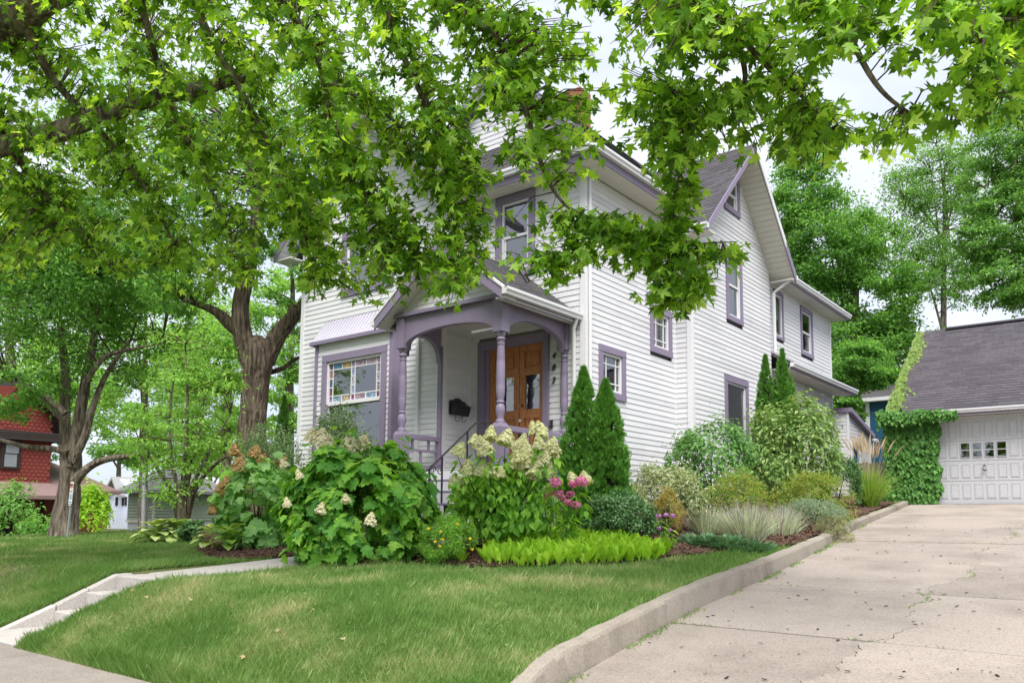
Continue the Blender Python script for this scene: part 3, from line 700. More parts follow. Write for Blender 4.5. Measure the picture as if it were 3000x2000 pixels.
def shingle_geo(mb, s):
    _, deck, O, U, V, N, a, c, v0, v1, h = s
    q = [O+U*a+V*v0, O+U*c+V*v0, O+U*c+V*v1, O+U*a+V*v1]
    mb.hexa([p+N*0.001 for p in q]+[q[0]+N*h, q[1]+N*h, q[2]+N*0.003, q[3]+N*0.003])
def flush_shingles(store, thing, mat):
    store.sort(key=lambda s: -s[0])
    for s in store[:300]:
        b = MB(); shingle_geo(b, s); b.build("shingle", mat, s[1])
    if len(store) > 300:
        b = MB()
        for s in store[300:]: shingle_geo(b, s)
        b.build("shingle_field", mat, thing, kind="stuff")
def slab(A, th=0.10):                                    # roof deck: polygon A thickened downwards
    return [tuple(p) for p in A], [(p[0], p[1], p[2]-th) for p in A]
S2 = math.sqrt(0.5)
RX, RZ, EX, EZ, FY = -10.67, 11.12, -7.40, 7.85, 11.55
roof_b = MB(); roof_b.prism(*slab([(EX, FY, EZ), (EX, YJ-0.40, EZ), (-8.4, YJ+0.1, EZ+1.0), (-8.4, 22, EZ+1.0), (RX, 22, RZ), (RX, 12.72, RZ), (-8.85, 12.72, 9.30), (-8.85, 13.0, 9.30)]))
roof_b.prism(*slab([(2*RX-EX, FY, EZ), (2*RX-EX, 22, EZ), (RX, 22, RZ), (RX, 12.72, RZ), (2*RX+8.85, 12.72, 9.30), (2*RX+8.85, 13.0, 9.30)]))
roof_b.prism(*slab([(EX, FY, EZ), (2*RX-EX, FY, EZ), (2*RX+8.85, 13.0, 9.30), (-8.85, 13.0, 9.30)]))
roof = roof_b.build("roof", M_shingle, house)
shingle_field(SHING, roof, (EX, FY, EZ), (-1, 0, 0), (0, S2, S2), [(0, 0), (2.78, 0), (3.6, 1.0), (3.6, 2.05), (1.45, 2.05)], seed=3)
shingle_field(SHING, roof, (EX, FY, EZ), (0, 1, 0), (-S2, 0, S2), [(0, 0), (3.6, 0), (6.2, 2.6), (6.2, 4.5), (1.2, 4.5), (1.45, 2.05)], seed=4)
# small gablet at the top of the hip
gb = MB(); gb.prism([(-8.95, 13.0, 9.28), (2*RX+8.95, 13.0, 9.28), (RX, 13.0, 10.98)], [(-8.95, 13.2, 9.28), (2*RX+8.95, 13.2, 9.28), (RX, 13.2, 10.98)])
gab = gb.build("gablet_wall", M_white, house)
siding(gab, Frame('F', 13.0), 9.30, 10.95, gable_span(2*RX+8.98, -8.98, 0, 9.30, 1.0))
for sx in (1, -1):
    b = MB(); x0, x1 = RX+sx*1.95, RX
    b.prism([(x0, 12.70, 9.10), (x0, 12.70, 9.28), (x1, 12.70, 11.22), (x1, 12.70, 11.00)], [(x0, 12.76, 9.10), (x0, 12.76, 9.28), (x1, 12.76, 11.22), (x1, 12.76, 11.00)])
    b.build("bargeboard", M_purple, house)
    b = MB(); b.prism([(x0, 12.765, 9.16), (x0, 12.765, 9.19), (x1, 12.765, 11.0), (x1, 12.765, 10.97)], [(x0, 13.0, 9.16), (x0, 13.0, 9.19), (x1, 13.0, 11.0), (x1, 13.0, 10.97)])
    b.build("rake_soffit", M_trimw, house)
# chimney of bricks
ch_c = at(1692, 300, 20.2)
chx, chy = ch_c[0], ch_c[1]
b = MB(); b.box(chx-0.21, chx+0.21, chy-0.21, chy+0.21, 9.5, 11.88); chim = b.build("chimney", M_found, house)
for k in range(14):
    z = 10.86+k*0.072
    for side in range(2):
        for j in range(3):
            o_ = -0.245+j*0.165+(0.0 if k % 2 else 0.0); L_ = 0.155
            bb = MB()
            if side == 0: bb.box(chx+o_, chx+o_+L_, chy-0.235, chy-0.19, z, z+0.062)
            else: bb.box(chx+0.19, chx+0.235, chy+o_, chy+o_+L_, z, z+0.062)
            bb.build("brick", M_brick, chim)
# left front gable
LXm = (XW+XL)/2; LR = EAVE+2.17+0.17; EL, ER = XW-0.55, XL+0.30
rb = MB(); zl = LR-(LXm-EL); zr = LR-(ER-LXm)
rb.prism(*slab([(EL, YL-0.42, zl), (EL, 17, zl), (LXm, 17, LR), (LXm, YL-0.42, LR)], 0.12)); rb.prism(*slab([(ER, YL-0.42, zr), (ER, 14, zr), (LXm, 14, LR), (LXm, YL-0.42, LR)], 0.12))
rfl = rb.build("roof", M_shingle, house)
for x0, z0 in ((EL, zl), (ER, zr)):
    b = MB(); y = YL-0.42
    b.prism([(x0, y-0.03, z0-0.20), (x0, y-0.03, z0+0.02), (LXm, y-0.03, LR+0.02), (LXm, y-0.03, LR-0.20)], [(x0, y-0.002, z0-0.20), (x0, y-0.002, z0+0.02), (LXm, y-0.002, LR+0.02), (LXm, y-0.002, LR-0.20)])
    b.build("bargeboard", M_purple, house)
    b = MB(); n = 14
    for k in range(n):
        f0, f1 = k/n+0.004, (k+1)/n-0.002
        xa, xb = x0+(LXm-x0)*f0, x0+(LXm-x0)*f1; za, zb = z0+(LR-z0)*f0-0.125, z0+(LR-z0)*f1-0.125
        p = MB(); p.prism([(xa, y, za), (xa, y, za-0.02), (xb, y, zb-0.02), (xb, y, zb)], [(xa, YL, za), (xa, YL, za-0.02), (xb, YL, zb-0.02), (xb, YL, zb)])
        p.build("soffit_board", M_trimw, rfl)
b = MB(); b.box(EL, XW, YL-0.40, YL+0.6, zl-0.16, zl-0.13); b.build("soffit", M_trimw, house)
# cross-gable wing
YM = (YJ+YK)/2; WR = EAVE+2.27+0.15; WXo = X1+0.60
e0, e1 = YJ-0.40, YK+0.22; z0e, z1e = WR-(YM-e0), WR-(e1-YM)
wb = MB(); wb.prism(*slab([(WXo, e0, z0e), (-11.5, e0, z0e), (-11.5, YM, WR), (WXo, YM, WR)], 0.12)); wb.prism(*slab([(WXo, e1, z1e), (-11.5, e1, z1e), (-11.5, YM, WR), (WXo, YM, WR)], 0.12))
rfw = wb.build("roof", M_shingle, house)
shingle_field(SHING, rfw, (WXo, e0, z0e), (-1, 0, 0), (0, S2, S2), [(0, 0), (0.6, 0), (3.6, 3.0), (3.6, 3.8), (0, 3.8)], seed=6)
for ya, za, nm in ((e0, z0e, 0), (e1, z1e, 1)):
    n = 24
    for k in range(n):
        f0, f1 = k/n+0.003, (k+1)/n-0.0015
        p0, p1 = ya+(YM-ya)*f0, ya+(YM-ya)*f1; q0, q1 = za+(WR-za)*f0-0.135, za+(WR-za)*f1-0.135
        p = MB(); p.prism([(X1-0.1, p0, q0), (X1-0.1, p0, q0-0.018), (X1-0.1, p1, q1-0.018), (X1-0.1, p1, q1)], [(WXo-0.02, p0, q0), (WXo-0.02, p0, q0-0.018), (WXo-0.02, p1, q1-0.018), (WXo-0.02, p1, q1)])
        p.build("soffit_board", M_cream, rfw)
    def barge(f0, f1, mat, lab=None, th=0.19):
        a_, b_ = ya+(YM-ya)*f0, ya+(YM-ya)*f1; c_, d_ = za+(WR-za)*f0, za+(WR-za)*f1
        b = MB(); b.prism([(WXo, a_, c_-th), (WXo, a_, c_+0.02), (WXo, b_, d_+0.02), (WXo, b_, d_-th)], [(WXo+0.028, a_, c_-th), (WXo+0.028, a_, c_+0.02), (WXo+0.028, b_, d_+0.02), (WXo+0.028, b_, d_-th)])
        b.build("bargeboard", mat, house, label=lab)
    if nm == 0: barge(0, 1, M_purple, th=0.13)
    else:
        barge(0, 0.27, M_purple, th=0.22); barge(0.272, 1, M_trimw, "white bargeboard with peeling edge", th=0.17)
# eaves: soffit, fascia, gutter
def gutter(path, name="gutter", mat=M_trimw, size=0.115):
    """K-style gutter swept along a level straight path, open side up; path ((x,y,z),(x,y,z)), outwards normal from first to second rotated right"""
    (ax, ay, az), (bx, by_, bz) = path
    d = np.array([bx-ax, by_-ay, 0.0]); d /= np.linalg.norm(d); n = np.array([d[1], -d[0], 0.0])
    prof = [(0, 0), (0.75, 0), (0.80, 0.35), (1.0, 0.60), (1.0, 1.0), (0.93, 1.0), (0.9, 0.66), (0.07, 0.1), (0, 1.0)]
    prof = [(0, 1.0), (0, 0), (0.72, 0), (0.78, 0.32), (1.0, 0.62), (1.0, 1.0), (0.9, 1.0), (0.86, 0.75)]
    A = [np.array([ax, ay, az])+n*p*size+np.array([0, 0, q*size]) for p, q in prof]; B = [np.array([bx, by_, bz])+n*p*size+np.array([0, 0, q*size]) for p, q in prof]
    b = MB(); b.prism(A, B); return b.build(name, mat, house)
def soffit(x0, x1, y0, y1, z, along, n, mat=M_cream):
    for k in range(n):
        b = MB()
        if along == 'y': a, c = y0+(y1-y0)*k/n, y0+(y1-y0)*(k+1)/n; b.box(x0, x1, a+0.002, c-0.002, z, z+0.012)
        else: a, c = x0+(x1-x0)*k/n, x0+(x1-x0)*(k+1)/n; b.box(a+0.002, c-0.002, y0, y1, z, z+0.012)
        b.build("soffit_board", mat, roof)
soffit(X0+0.026, EX, Y0-0.45, YJ-0.38, EAVE, 'y', 26); soffit(XL+0.04, X0+0.024, FY, Y0-0.03, EAVE, 'x', 18)
b = MB(); b.box(EX, EX+0.028, FY-0.028, YJ-0.40, EAVE-0.012, EAVE+0.17); b.build("fascia", M_purple, house)
b = MB(); b.box(XL+0.3, EX, FY-0.028, FY, EAVE-0.012, EAVE+0.17); b.build("fascia", M_purple, house)
gutter(((EX+0.03, YJ-0.40, 7.74), (EX+0.03, FY-0.03, 7.74))[::-1]); gutter(((ER, FY-0.03, 7.74), (EX+0.03, FY-0.03, 7.74)))
b = MB(); b.box(X1+0.03, WXo, YJ-0.40, YJ-0.03, z0e-0.15, z0e-0.12); b.box(X0+0.03, X1+0.03, YJ-0.40, YJ-0.03, z0e-0.152, z0e-0.122); b.build("soffit", M_cream, house)
gutter(((EX+0.16, YJ-0.41, z0e-0.12), (WXo+0.03, YJ-0.41, z0e-0.12)))
b = MB(); b.box(X1+0.03, WXo, YK, e1, z1e-0.17, z1e-0.14); b.build("soffit", M_cream, house)
gutter(((WXo+0.03, e1+0.0, z1e-0.13), (X1-0.2, e1+0.0, z1e-0.13)))
gutter(((EL, 20, zl-0.14), (EL, YL-0.45, zl-0.14)))
# rear block roofs
rr_ = MB(); rr_.prism(*slab([(X2+0.44, YK+0.2, 7.60), (X2+0.44, YR+0.42, 7.60), (-10, YR+0.42, 8.5), (-10, YK+0.2, 8.5)], 0.10)); rre = rr_.build("roof", M_shingle, house)
n = 26
for k in range(n):
    a, c = YK+0.1+(YR+0.4-YK-0.1)*k/n, YK+0.1+(YR+0.4-YK-0.1)*(k+1)/n
    b = MB(); b.box(X2-0.02, X2+0.42, a+0.002, c-0.002, 7.47, 7.482); b.build("soffit_board", M_cream, rre)
b = MB(); b.box(X2+0.42, X2+0.445, YK+0.2, YR+0.42, 7.45, 7.60); b.build("fascia", M_purple, house)
gutter(((X2+0.447, YK+0.2, 7.50), (X2+0.447, YR+0.42, 7.50)))
pr = MB(); PXo = X2+0.55
pr.prism(*slab([(PXo, YK+0.03, 5.26), (PXo, YR+0.45, 5.26), (X2+0.03, YR+0.03, 5.60), (X2+0.03, YK+0.03, 5.60)], 0.07)); rpe = pr.build("pent_roof", M_shingle, house)
sl = math.hypot(0.52, 0.34)
shingle_field(SHING, rpe, (PXo, YK+0.03, 5.26), (0, 1, 0), (-0.52/sl, 0, 0.34/sl), [(0, 0), (YR-YK+0.4, 0), (YR-YK, sl), (0, sl)], seed=8)
b = MB(); b.box(X2+0.028, PXo-0.01, YK+0.05, YR+0.42, 5.12, 5.135); b.build("soffit", M_cream, house)
b = MB(); b.box(PXo-0.008, PXo+0.014, YK+0.04, YR+0.45, 5.10, 5.22); b.build("fascia", M_purple, house)
gutter(((PXo+0.016, YK+0.04, 5.15), (PXo+0.016, YR+0.45, 5.15)))
# downspouts
def spout(pts, r=0.035):
    b = MB(); b.tube(pts, r, 8); b.build("downspout", M_trimw, house, smooth=True)
spout([(WXo-0.1, YK+0.12, z1e-0.15), (X1+0.30, YK+0.12, z1e-0.27), (X1+0.07, YK+0.10, z1e-0.42), (X1+0.07, YK+0.10, 5.55)], 0.045)
spout([(X0+0.065, Y0+0.06, 7.6), (X0+0.065, Y0+0.06, 1.6)], 0.032)
spout([(EL+0.06, YL-0.2, zl-0.12), (EL+0.3, YL-0.02, zl-0.36), (XW-0.06, YL+0.06, zl-0.6), (XW-0.06, YL+0.06, 1.4)], 0.035)
# rear vestibule
vx, vy0, vy1 = -7.02, YR-0.25, YR+2.05
vb = MB(); vb.prism([(-7.6, vy0+0.03, 1.3), (vx-0.03, vy0+0.03, 1.3), (vx-0.03, vy0+0.03, 4.55), (-7.6, vy0+0.03, 4.55)], [(-7.6, vy1, 1.3), (vx-0.03, vy1, 1.3), (vx-0.03, vy1, 3.95), (-7.6, vy1, 3.95)])
vest = vb.build("vestibule", M_white, house)
siding(vest, Frame('F', vy0+0.02), 1.9, 4.52, rect(X2+0.04, vx-0.05))
siding(vest, Frame('R', vx-0.04), 3.62, 4.5, lambda z: (vy0+0.08, max(vy0+0.1, min(vy1, vy0+0.1+(4.5-z)/0.26))))
b = MB(); b.hexa([(X2-0.1, vy0-0.05, 4.53), (vx+0.12, vy0-0.05, 4.53), (vx+0.12, vy1+0.15, 3.94), (X2-0.1, vy1+0.15, 3.94), (X2-0.1, vy0-0.05, 4.66), (vx+0.12, vy0-0.05, 4.66), (vx+0.12, vy1+0.15, 4.07), (X2-0.1, vy1+0.15, 4.07)]); b.build("vestibule_roof", M_purple, house)
b = MB(); b.box(vx-0.06, vx+0.01, vy0-0.002, vy0+0.07, 1.5, 4.53); b.build("corner_board", M_trimw, house)
b = MB(); fr = Frame('R', vx-0.03); b.lbox(fr, vy0+0.25, vy0+0.37, 1.6, 3.6, 0, 0.04); b.lbox(fr, vy0+1.15, vy0+1.27, 1.6, 3.6, 0, 0.04); b.lbox(fr, vy0+0.25, vy0+1.27, 3.6, 3.72, 0, 0.045); sd = b.build("side_door", M_trimw, house)
b = MB(); b.lbox(fr, vy0+0.46, vy0+1.06, 1.7, 3.5, 0.002, 0.016); b.build("pane", M_glass, sd)

b = MB(); b.box(vx+0.02, vx+0.10, vy1+0.02, vy1+0.12, 3.86, 3.96); b.tube([(vx+0.10, vy1+0.07, 3.88), (vx+0.22, vy1+0.0, 3.84)], [0.04, 0.06], 10); b.build("floodlight", M_trimw, house)
M_porchfl = pm("pale_bounce_floor", [(0.42,0.41,0.42),(0.50,0.49,0.50)], scale=3, rough=0.6)  # floor tone made pale to bounce more light into the porch recess
# ------------------------------------------------------------------ porch
PYF, PXR = 10.14, -8.285
POSTS = [(PXR, PYF), (XL, PYF)]
b = MB(); b.box(XL-0.02, PXR+0.14, PYF-0.13, Y0, 1.95, FL-0.03); b.build("porch_deck", M_purple, house)
for k in range(20):
    a = PYF-0.16+k*(Y0-PYF+0.12)/20; c = PYF-0.16+(k+1)*(Y0-PYF+0.12)/20-0.006
    b = MB(); b.box(XL+0.005, PXR+0.16, a, c, FL-0.028, FL); b.build("porch_plank", M_porchfl, house)
b = MB(); b.box(XL-0.10, PXR+0.08, PYF-0.05, Y0, 0.7, 1.94); b.build("porch_base", M_found, house)
# porch steps down to the walk
psteps = empty("porch_steps", (-9.4, 9.6, 1.0), "wide wooden porch steps painted white and purple, mostly behind the hydrangeas", "steps")
for k in range(4):
    b = MB(); zt_ = FL-0.20*(k+1); y = PYF-0.17-0.30*k
    b.box(-10.35, -8.5, y-0.30, y+0.02 if k else y, zt_-0.035, zt_); b.build("tread", M_purple, psteps, bevel=0.006)
    b = MB(); b.box(-10.33, -8.52, y-0.005, y+0.012, zt_, zt_+0.163); b.build("riser", M_trimw, psteps)
for x_ in (-10.33, -8.55):
    b = MB(); b.prism([(x_, PYF-0.17, 0.8), (x_, PYF-0.17, FL-0.24), (x_, PYF-1.37, FL-1.04), (x_, PYF-1.37, 0.8)], [(x_+0.03, PYF-0.17, 0.8), (x_+0.03, PYF-0.17, FL-0.24), (x_+0.03, PYF-1.37, FL-1.04), (x_+0.03, PYF-1.37, 0.8)]); b.build("stringer", M_trimw, psteps)
prof = [(0.105, 0.0), (0.105, 0.03), (0.075, 0.05), (0.07, 0.09), (0.098, 0.17), (0.10, 0.23), (0.085, 0.29), (0.066, 0.315), (0.088, 0.33), (0.088, 0.35), (0.068, 0.365), (0.080, 0.42), (0.093, 0.50), (0.094, 0.60), (0.091, 0.61), (0.094, 0.62), (0.091, 0.63), (0.094, 0.64), (0.091, 0.65), (0.093, 0.66),
        (0.088, 1.00), (0.085, 1.01), (0.088, 1.02), (0.084, 1.03), (0.087, 1.04), (0.080, 1.20), (0.074, 1.28), (0.084, 1.29), (0.084, 1.31), (0.072, 1.32), (0.080, 1.36), (0.10, 1.38), (0.085, 1.40), (0.075, 1.42), (0.098, 1.46), (0.108, 1.48), (0.108, 1.50)]
COLZ = 2.84
def column(x, y, half=False):
    b = MB(); r = 0.108
    b.box(x-r, x+r, y-r, y+r, FL, COLZ-0.07)
    b.hexa([(x-r, y-r, COLZ-0.07), (x+r, y-r, COLZ-0.07), (x+r, y+r, COLZ-0.07), (x-r, y+r, COLZ-0.07), (x-0.078, y-0.078, COLZ), (x+0.078, y-0.078, COLZ), (x+0.078, y+0.078, COLZ), (x-0.078, y+0.078, COLZ)])
    col = b.build("porch_column", M_purple, house, bevel=0.004)
    b = MB(); b.lathe((x, y, COLZ), [(pr_*0.80, pz2) for pr_, pz2 in prof], 20); b.build("turned_shaft", M_purple, col, smooth=True)
    b = MB(); b.box(x-0.10, x+0.10, y-0.10, y+0.10, COLZ+1.50, 4.90); b.build("column_head", M_purple, col, bevel=0.004)
column(*POSTS[0]); column(*POSTS[1]); column(PXR, Y0-0.03)
b = MB(); b.box(XL-0.02, XL+0.075, YL-0.085, YL-0.032, FL, 4.55); b.build("pilaster", M_purple, house, bevel=0.004)
def arch(fr, u0, u1, zs_, za_, ztop, w0, w1):
    n = 20; poly = [(u0, ztop), (u0, zs_)]
    for k in range(n+1):
        t_ = math.pi*(1-k/n); poly.append(((u0+u1)/2+(u1-u0)/2*math.cos(t_), zs_+(za_-zs_)*math.sin(t_)**0.85))
    poly += [(u1, zs_), (u1, ztop)]
    b = MB()
    for k in range(2, 2+n):
        (ua, z_a), (ub, z_b) = poly[k], poly[k+1]
        b.lprism(fr, [(ua, z_a), (ub, z_b), (ub, ztop), (ua, ztop)], w0, w1)
    o = b.build("porch_arch", M_purple, house); return o
arch(Frame('F', PYF), XL+0.10, PXR-0.10, 4.36, 4.62, 4.90, -0.05, 0.06)
arch(Frame('R', PXR), PYF+0.10, Y0-0.13, 4.30, 4.66, 4.90, -0.05, 0.06)
arch(Frame('R', XL), PYF+0.10, YL-0.09, 4.22, 4.66, 4.90, -0.05, 0.05)
b = MB(); b.box(XL-0.14, PXR+0.14, PYF-0.135, PYF+0.12, 4.904, 4.97); b.box(PXR-0.115, PXR+0.135, PYF+0.12, Y0-0.03, 4.906, 4.972); b.box(XL-0.14, XL+0.115, PYF+0.12, YL-0.03, 4.906, 4.972); b.build("porch_beam", M_purple, house, bevel=0.004)
b = MB(); b.box(XL, PXR-0.03, PYF+0.06, Y0-0.03, 5.02, 5.04); b.build("porch_ceiling", M_cream, house)
# rails
def rail(fr, u0, u1, balusters):
    b = MB(); b.lbox(fr, u0, u1, 2.72, 2.81, -0.05, 0.05); rl = b.build("porch_rail", M_purple, house, bevel=0.006)
    b = MB(); b.lbox(fr, u0, u1, 2.20, 2.26, -0.03, 0.03); b.build("bottom_rail", M_purple, rl)
    b = MB(); b.lbox(fr, u0, u1, 2.50, 2.545, -0.025, 0.025); b.build("middle_rail", M_purple, rl)
    for k, (a, zz0, zz1) in enumerate(balusters):
        b = MB(); b.lbox(fr, a-0.02, a+0.02, zz0, zz1, -0.02, 0.02); b.build("baluster", M_purple, rl)
rail(Frame('R', XL), PYF+0.13, YL-0.05, [(PYF+0.28, 2.545, 2.72), (PYF+0.5, 2.26, 2.5), (PYF+0.7, 2.545, 2.72), (YL-0.09, 2.0, 2.72)])
rail(Frame('R', PXR), PYF+0.13, Y0-0.24, [(PYF+0.3+0.22*k, 2.26 if k % 2 else 2.545, 2.5 if k % 2 else 2.72) for k in range(6)])
# porch roof
AX, AZ = (XL+PXR)/2, 6.08
gx0, gx1, gyf = XL-0.42, PXR+0.30, PYF-0.32
gzl = AZ-(AX-gx0)*0.76; gzr = AZ-(gx1-AX)*0.76
pb = MB(); pb.prism(*slab([(gx1, gyf, gzr), (gx1, Y0-0.03, gzr), (AX, Y0-0.03, AZ), (AX, gyf, AZ)], 0.07)); pb.prism(*slab([(gx0, gyf, gzl), (gx0, YL-0.03, gzl), (AX, YL-0.03, AZ), (AX, gyf, AZ)], 0.07))
prf = pb.build("porch_roof", M_shingle, house)
sl = math.hypot(gx1-AX, AZ-gzr); Vv = np.array([AX-gx1, 0, AZ-gzr])/sl
shingle_field(SHING, prf, (gx1, gyf, gzr), (0, 1, 0), Vv, [(0, 0), (Y0-0.05-gyf, 0), (Y0-0.05-gyf, sl), (0, sl)], seed=9)
pgb = MB(); pgb.prism([(XL-0.1, PYF+0.02, 4.97), (PXR+0.1, PYF+0.02, 4.97), (AX, PYF+0.02, 5.95)], [(XL-0.1, PYF+0.1, 4.97), (PXR+0.1, PYF+0.1, 4.97), (AX, PYF+0.1, 5.95)]); pgw = pgb.build("porch_gable", M_white, house)
siding(pgw, Frame('F', PYF-0.0), 4.985, 5.93, gable_span(XL-0.12, PXR+0.12, 0, 4.985, 0.76))
for x0, z0 in ((gx0, gzl), (gx1, gzr)):
    b = MB(); y = gyf
    b.prism([(x0, y-0.03, z0-0.20), (x0, y-0.03, z0+0.0), (AX, y-0.03, AZ+0.0), (AX, y-0.03, AZ-0.20)], [(x0, y-0.002, z0-0.20), (x0, y-0.002, z0+0.0), (AX, y-0.002, AZ+0.0), (AX, y-0.002, AZ-0.20)]); b.build("bargeboard", M_purple, house, bevel=0.003)
    b = MB(); b.prism([(x0, y-0.045, z0-0.012), (x0, y-0.045, z0+0.028), (AX, y-0.045, AZ+0.028), (AX, y-0.045, AZ-0.012)], [(x0, y+0.05, z0-0.012), (x0, y+0.05, z0+0.028), (AX, y+0.05, AZ+0.028), (AX, y+0.05, AZ-0.012)]); b.build("drip_edge", M_trimw, house)
    b = MB(); b.prism([(x0, y, z0-0.15), (x0, y, z0-0.13), (AX, y, AZ-0.13), (AX, y, AZ-0.15)], [(x0, PYF+0.0, z0-0.15), (x0, PYF+0.0, z0-0.13), (AX, PYF, AZ-0.13), (AX, PYF, AZ-0.15)]); b.build("rake_soffit", M_cream, house)
b = MB(); b.box(PXR+0.14, gx1, gyf, Y0-0.03, gzr-0.17, gzr-0.15); b.build("soffit", M_cream, house)
b = MB(); b.box(gx1-0.02, gx1-0.002, gyf, Y0-0.03, gzr-0.19, gzr-0.06); b.build("fascia", M_purple, house)
gutter(((gx1, gyf-0.04, gzr-0.12), (gx1, Y0-0.04, gzr-0.12))); gutter(((gx0, YL-0.04, gzl-0.12), (gx0, gyf-0.04, gzl-0.12)))
spout([(gx1+0.05, Y0-0.15, gzr-0.12), (gx1-0.03, Y0-0.13, gzr-0.28), (PXR+0.24, Y0-0.075, gzr-0.45), (PXR+0.24, Y0-0.075, 1.7)], 0.036)

# ------------------------------------------------------------------ entrance
u0, u1, z1 = -10.35, -8.63, 4.75
b = MB(); b.lbox(FM, u0, u0+0.16, FL, z1-0.17, -0.1, 0.06); b.lbox(FM, u1-0.13, u1, FL, z1-0.17, -0.1, 0.06); b.lbox(FM, u0, u1, z1-0.17, z1, -0.1, 0.066)
b.lbox(FM, u0+0.16, u0+0.25, FL, z1-0.17, -0.1, 0.0); casing = b.build("door_casing", M_purple, house, bevel=0.005)
def leaf_(a0, a1, handed):
    fr = FM; z0, zT = FL+0.02, 4.58; st = 0.11
    b = MB()
    rails = [(z0, z0+0.22), (3.17, 3.31), (4.02, 4.14), (zT-0.12, zT)]
    b.lbox(fr, a0, a0+st, z0, zT, -0.09, -0.03); b.lbox(fr, a1-st, a1, z0, zT, -0.09, -0.03)
    for r0, r1 in rails: b.lbox(fr, a0+st, a1-st, r0, r1, -0.09, -0.031)
    am = (a0+a1)/2; b.lbox(fr, am-0.035, am+0.035, rails[0][1], rails[1][0], -0.09, -0.032)
    lf = b.build("door_leaf", M_door, house, bevel=0.006)
    for p0, p1, r0, r1 in ((a0+st, am-0.035, rails[0][1], rails[1][0]), (am+0.035, a1-st, rails[0][1], rails[1][0]), (a0+st, a1-st, rails[2][1], rails[3][0])):
        b = MB(); b.lbox(fr, p0, p1, r0, r1, -0.085, -0.062); b.build("door_panel", M_door, lf)
        m_ = 0.04; b = MB(); b.lbox(fr, p0+m_, p1-m_, r0+m_, r1-m_, -0.062, -0.046); b.build("raised_field", M_door, lf, bevel=0.008)
    b = MB(); b.lbox(fr, a0+st, a1-st, rails[1][1], rails[2][0], -0.066, -0.058); b.build("pane", M_glass, lf)
    m_ = MB()
    for q in ((a0+st, a0+st+0.025, rails[1][1], rails[2][0]), (a1-st-0.025, a1-st, rails[1][1], rails[2][0]), (a0+st+0.025, a1-st-0.025, rails[1][1], rails[1][1]+0.03), (a0+st+0.025, a1-st-0.025, rails[2][0]-0.025, rails[2][0])): m_.lbox(fr, *q, -0.06, -0.036)
    m_.build("glazing_bead", M_door, lf)
    b = MB(); b.lbox(fr, a0+st, a1-st, rails[1][1], rails[2][0], -0.123, -0.118); b.build("dark_backing", M_dark, lf)
    return lf
dl = leaf_(-10.10, -9.372, 1); dr = leaf_(-9.362, -8.76, 0)
M_brass = pm("aged_brass", [(0.16,0.11,0.06),(0.28,0.20,0.11)], scale=20, rough=0.35, metal=0.9)
M_nickel = pm("pale_nickel", [(0.65,0.64,0.60),(0.75,0.74,0.70)], scale=20, rough=0.3, metal=0.6)
for z_, r_, m_ in ((3.42, 0.030, M_brass), (3.13, 0.026, M_nickel)):
    b = MB(); b.tube([(-9.31, Y0+0.03, z_), (-9.31, Y0-0.02, z_)], r_, 14); b.build("deadbolt", m_, dr, smooth=True)
b = MB(); b.box(-9.345, -9.275, Y0+0.012, Y0+0.030, 2.70, 2.98); b.tube([(-9.31, Y0+0.01, 2.93), (-9.31, Y0-0.05, 2.91), (-9.31, Y0-0.055, 2.80), (-9.31, Y0+0.005, 2.74)], 0.014, 8); b.build("door_handle", M_black, dr)
b = MB(); b.lbox(FM, -8.60, -8.54, 2.93, 3.09, 0.02, 0.05); b.tube([(-8.57, Y0-0.05, 2.98), (-8.57, Y0-0.062, 2.98)], 0.018, 12); b.build("doorbell", M_black, house, bevel=0.006)
for ch, z_ in (("4", 4.276), ("0", 4.055), ("3", 3.815)):
    cu_ = bpy.data.curves.new("digit", 'FONT'); cu_.body = ch; cu_.size = 0.155; cu_.align_x = 'CENTER'; cu_.align_y = 'CENTER'; cu_.extrude = 0.006; cu_.shear = 0.28; cu_.offset = 0.004
    to = bpy.data.objects.new("digit_tmp", cu_); COL.objects.link(to)
    dg = bpy.context.evaluated_depsgraph_get(); me = bpy.data.meshes.new_from_object(to.evaluated_get(dg)); bpy.data.objects.remove(to)
    me.materials.append(M_black); me.name = "house_number"
    o = bpy.data.objects.new("house_number", me); COL.objects.link(o); o.parent = house
    o.location = Vector((-8.53, Y0-0.034, z_)) - Vector(tuple(ori(house))); o.rotation_euler = (math.pi/2, 0, 0)
    o["label"] = "slanted black house number " + ch; ORI[o.name] = ori(house)
# boards: the 300 that show largest stand alone
BOARDS.sort(key=lambda t: -t[0])
for _, fr, q, wall in BOARDS[:300]:
    b = MB(); board_geo(b, fr, q); b.build("clapboard", M_white, wall)
b = MB()
for _, fr, q, wall in BOARDS[300:]: board_geo(b, fr, q)
b.build("siding", M_white, house, kind="stuff")
flush_shingles(SHING, house, M_shingle)

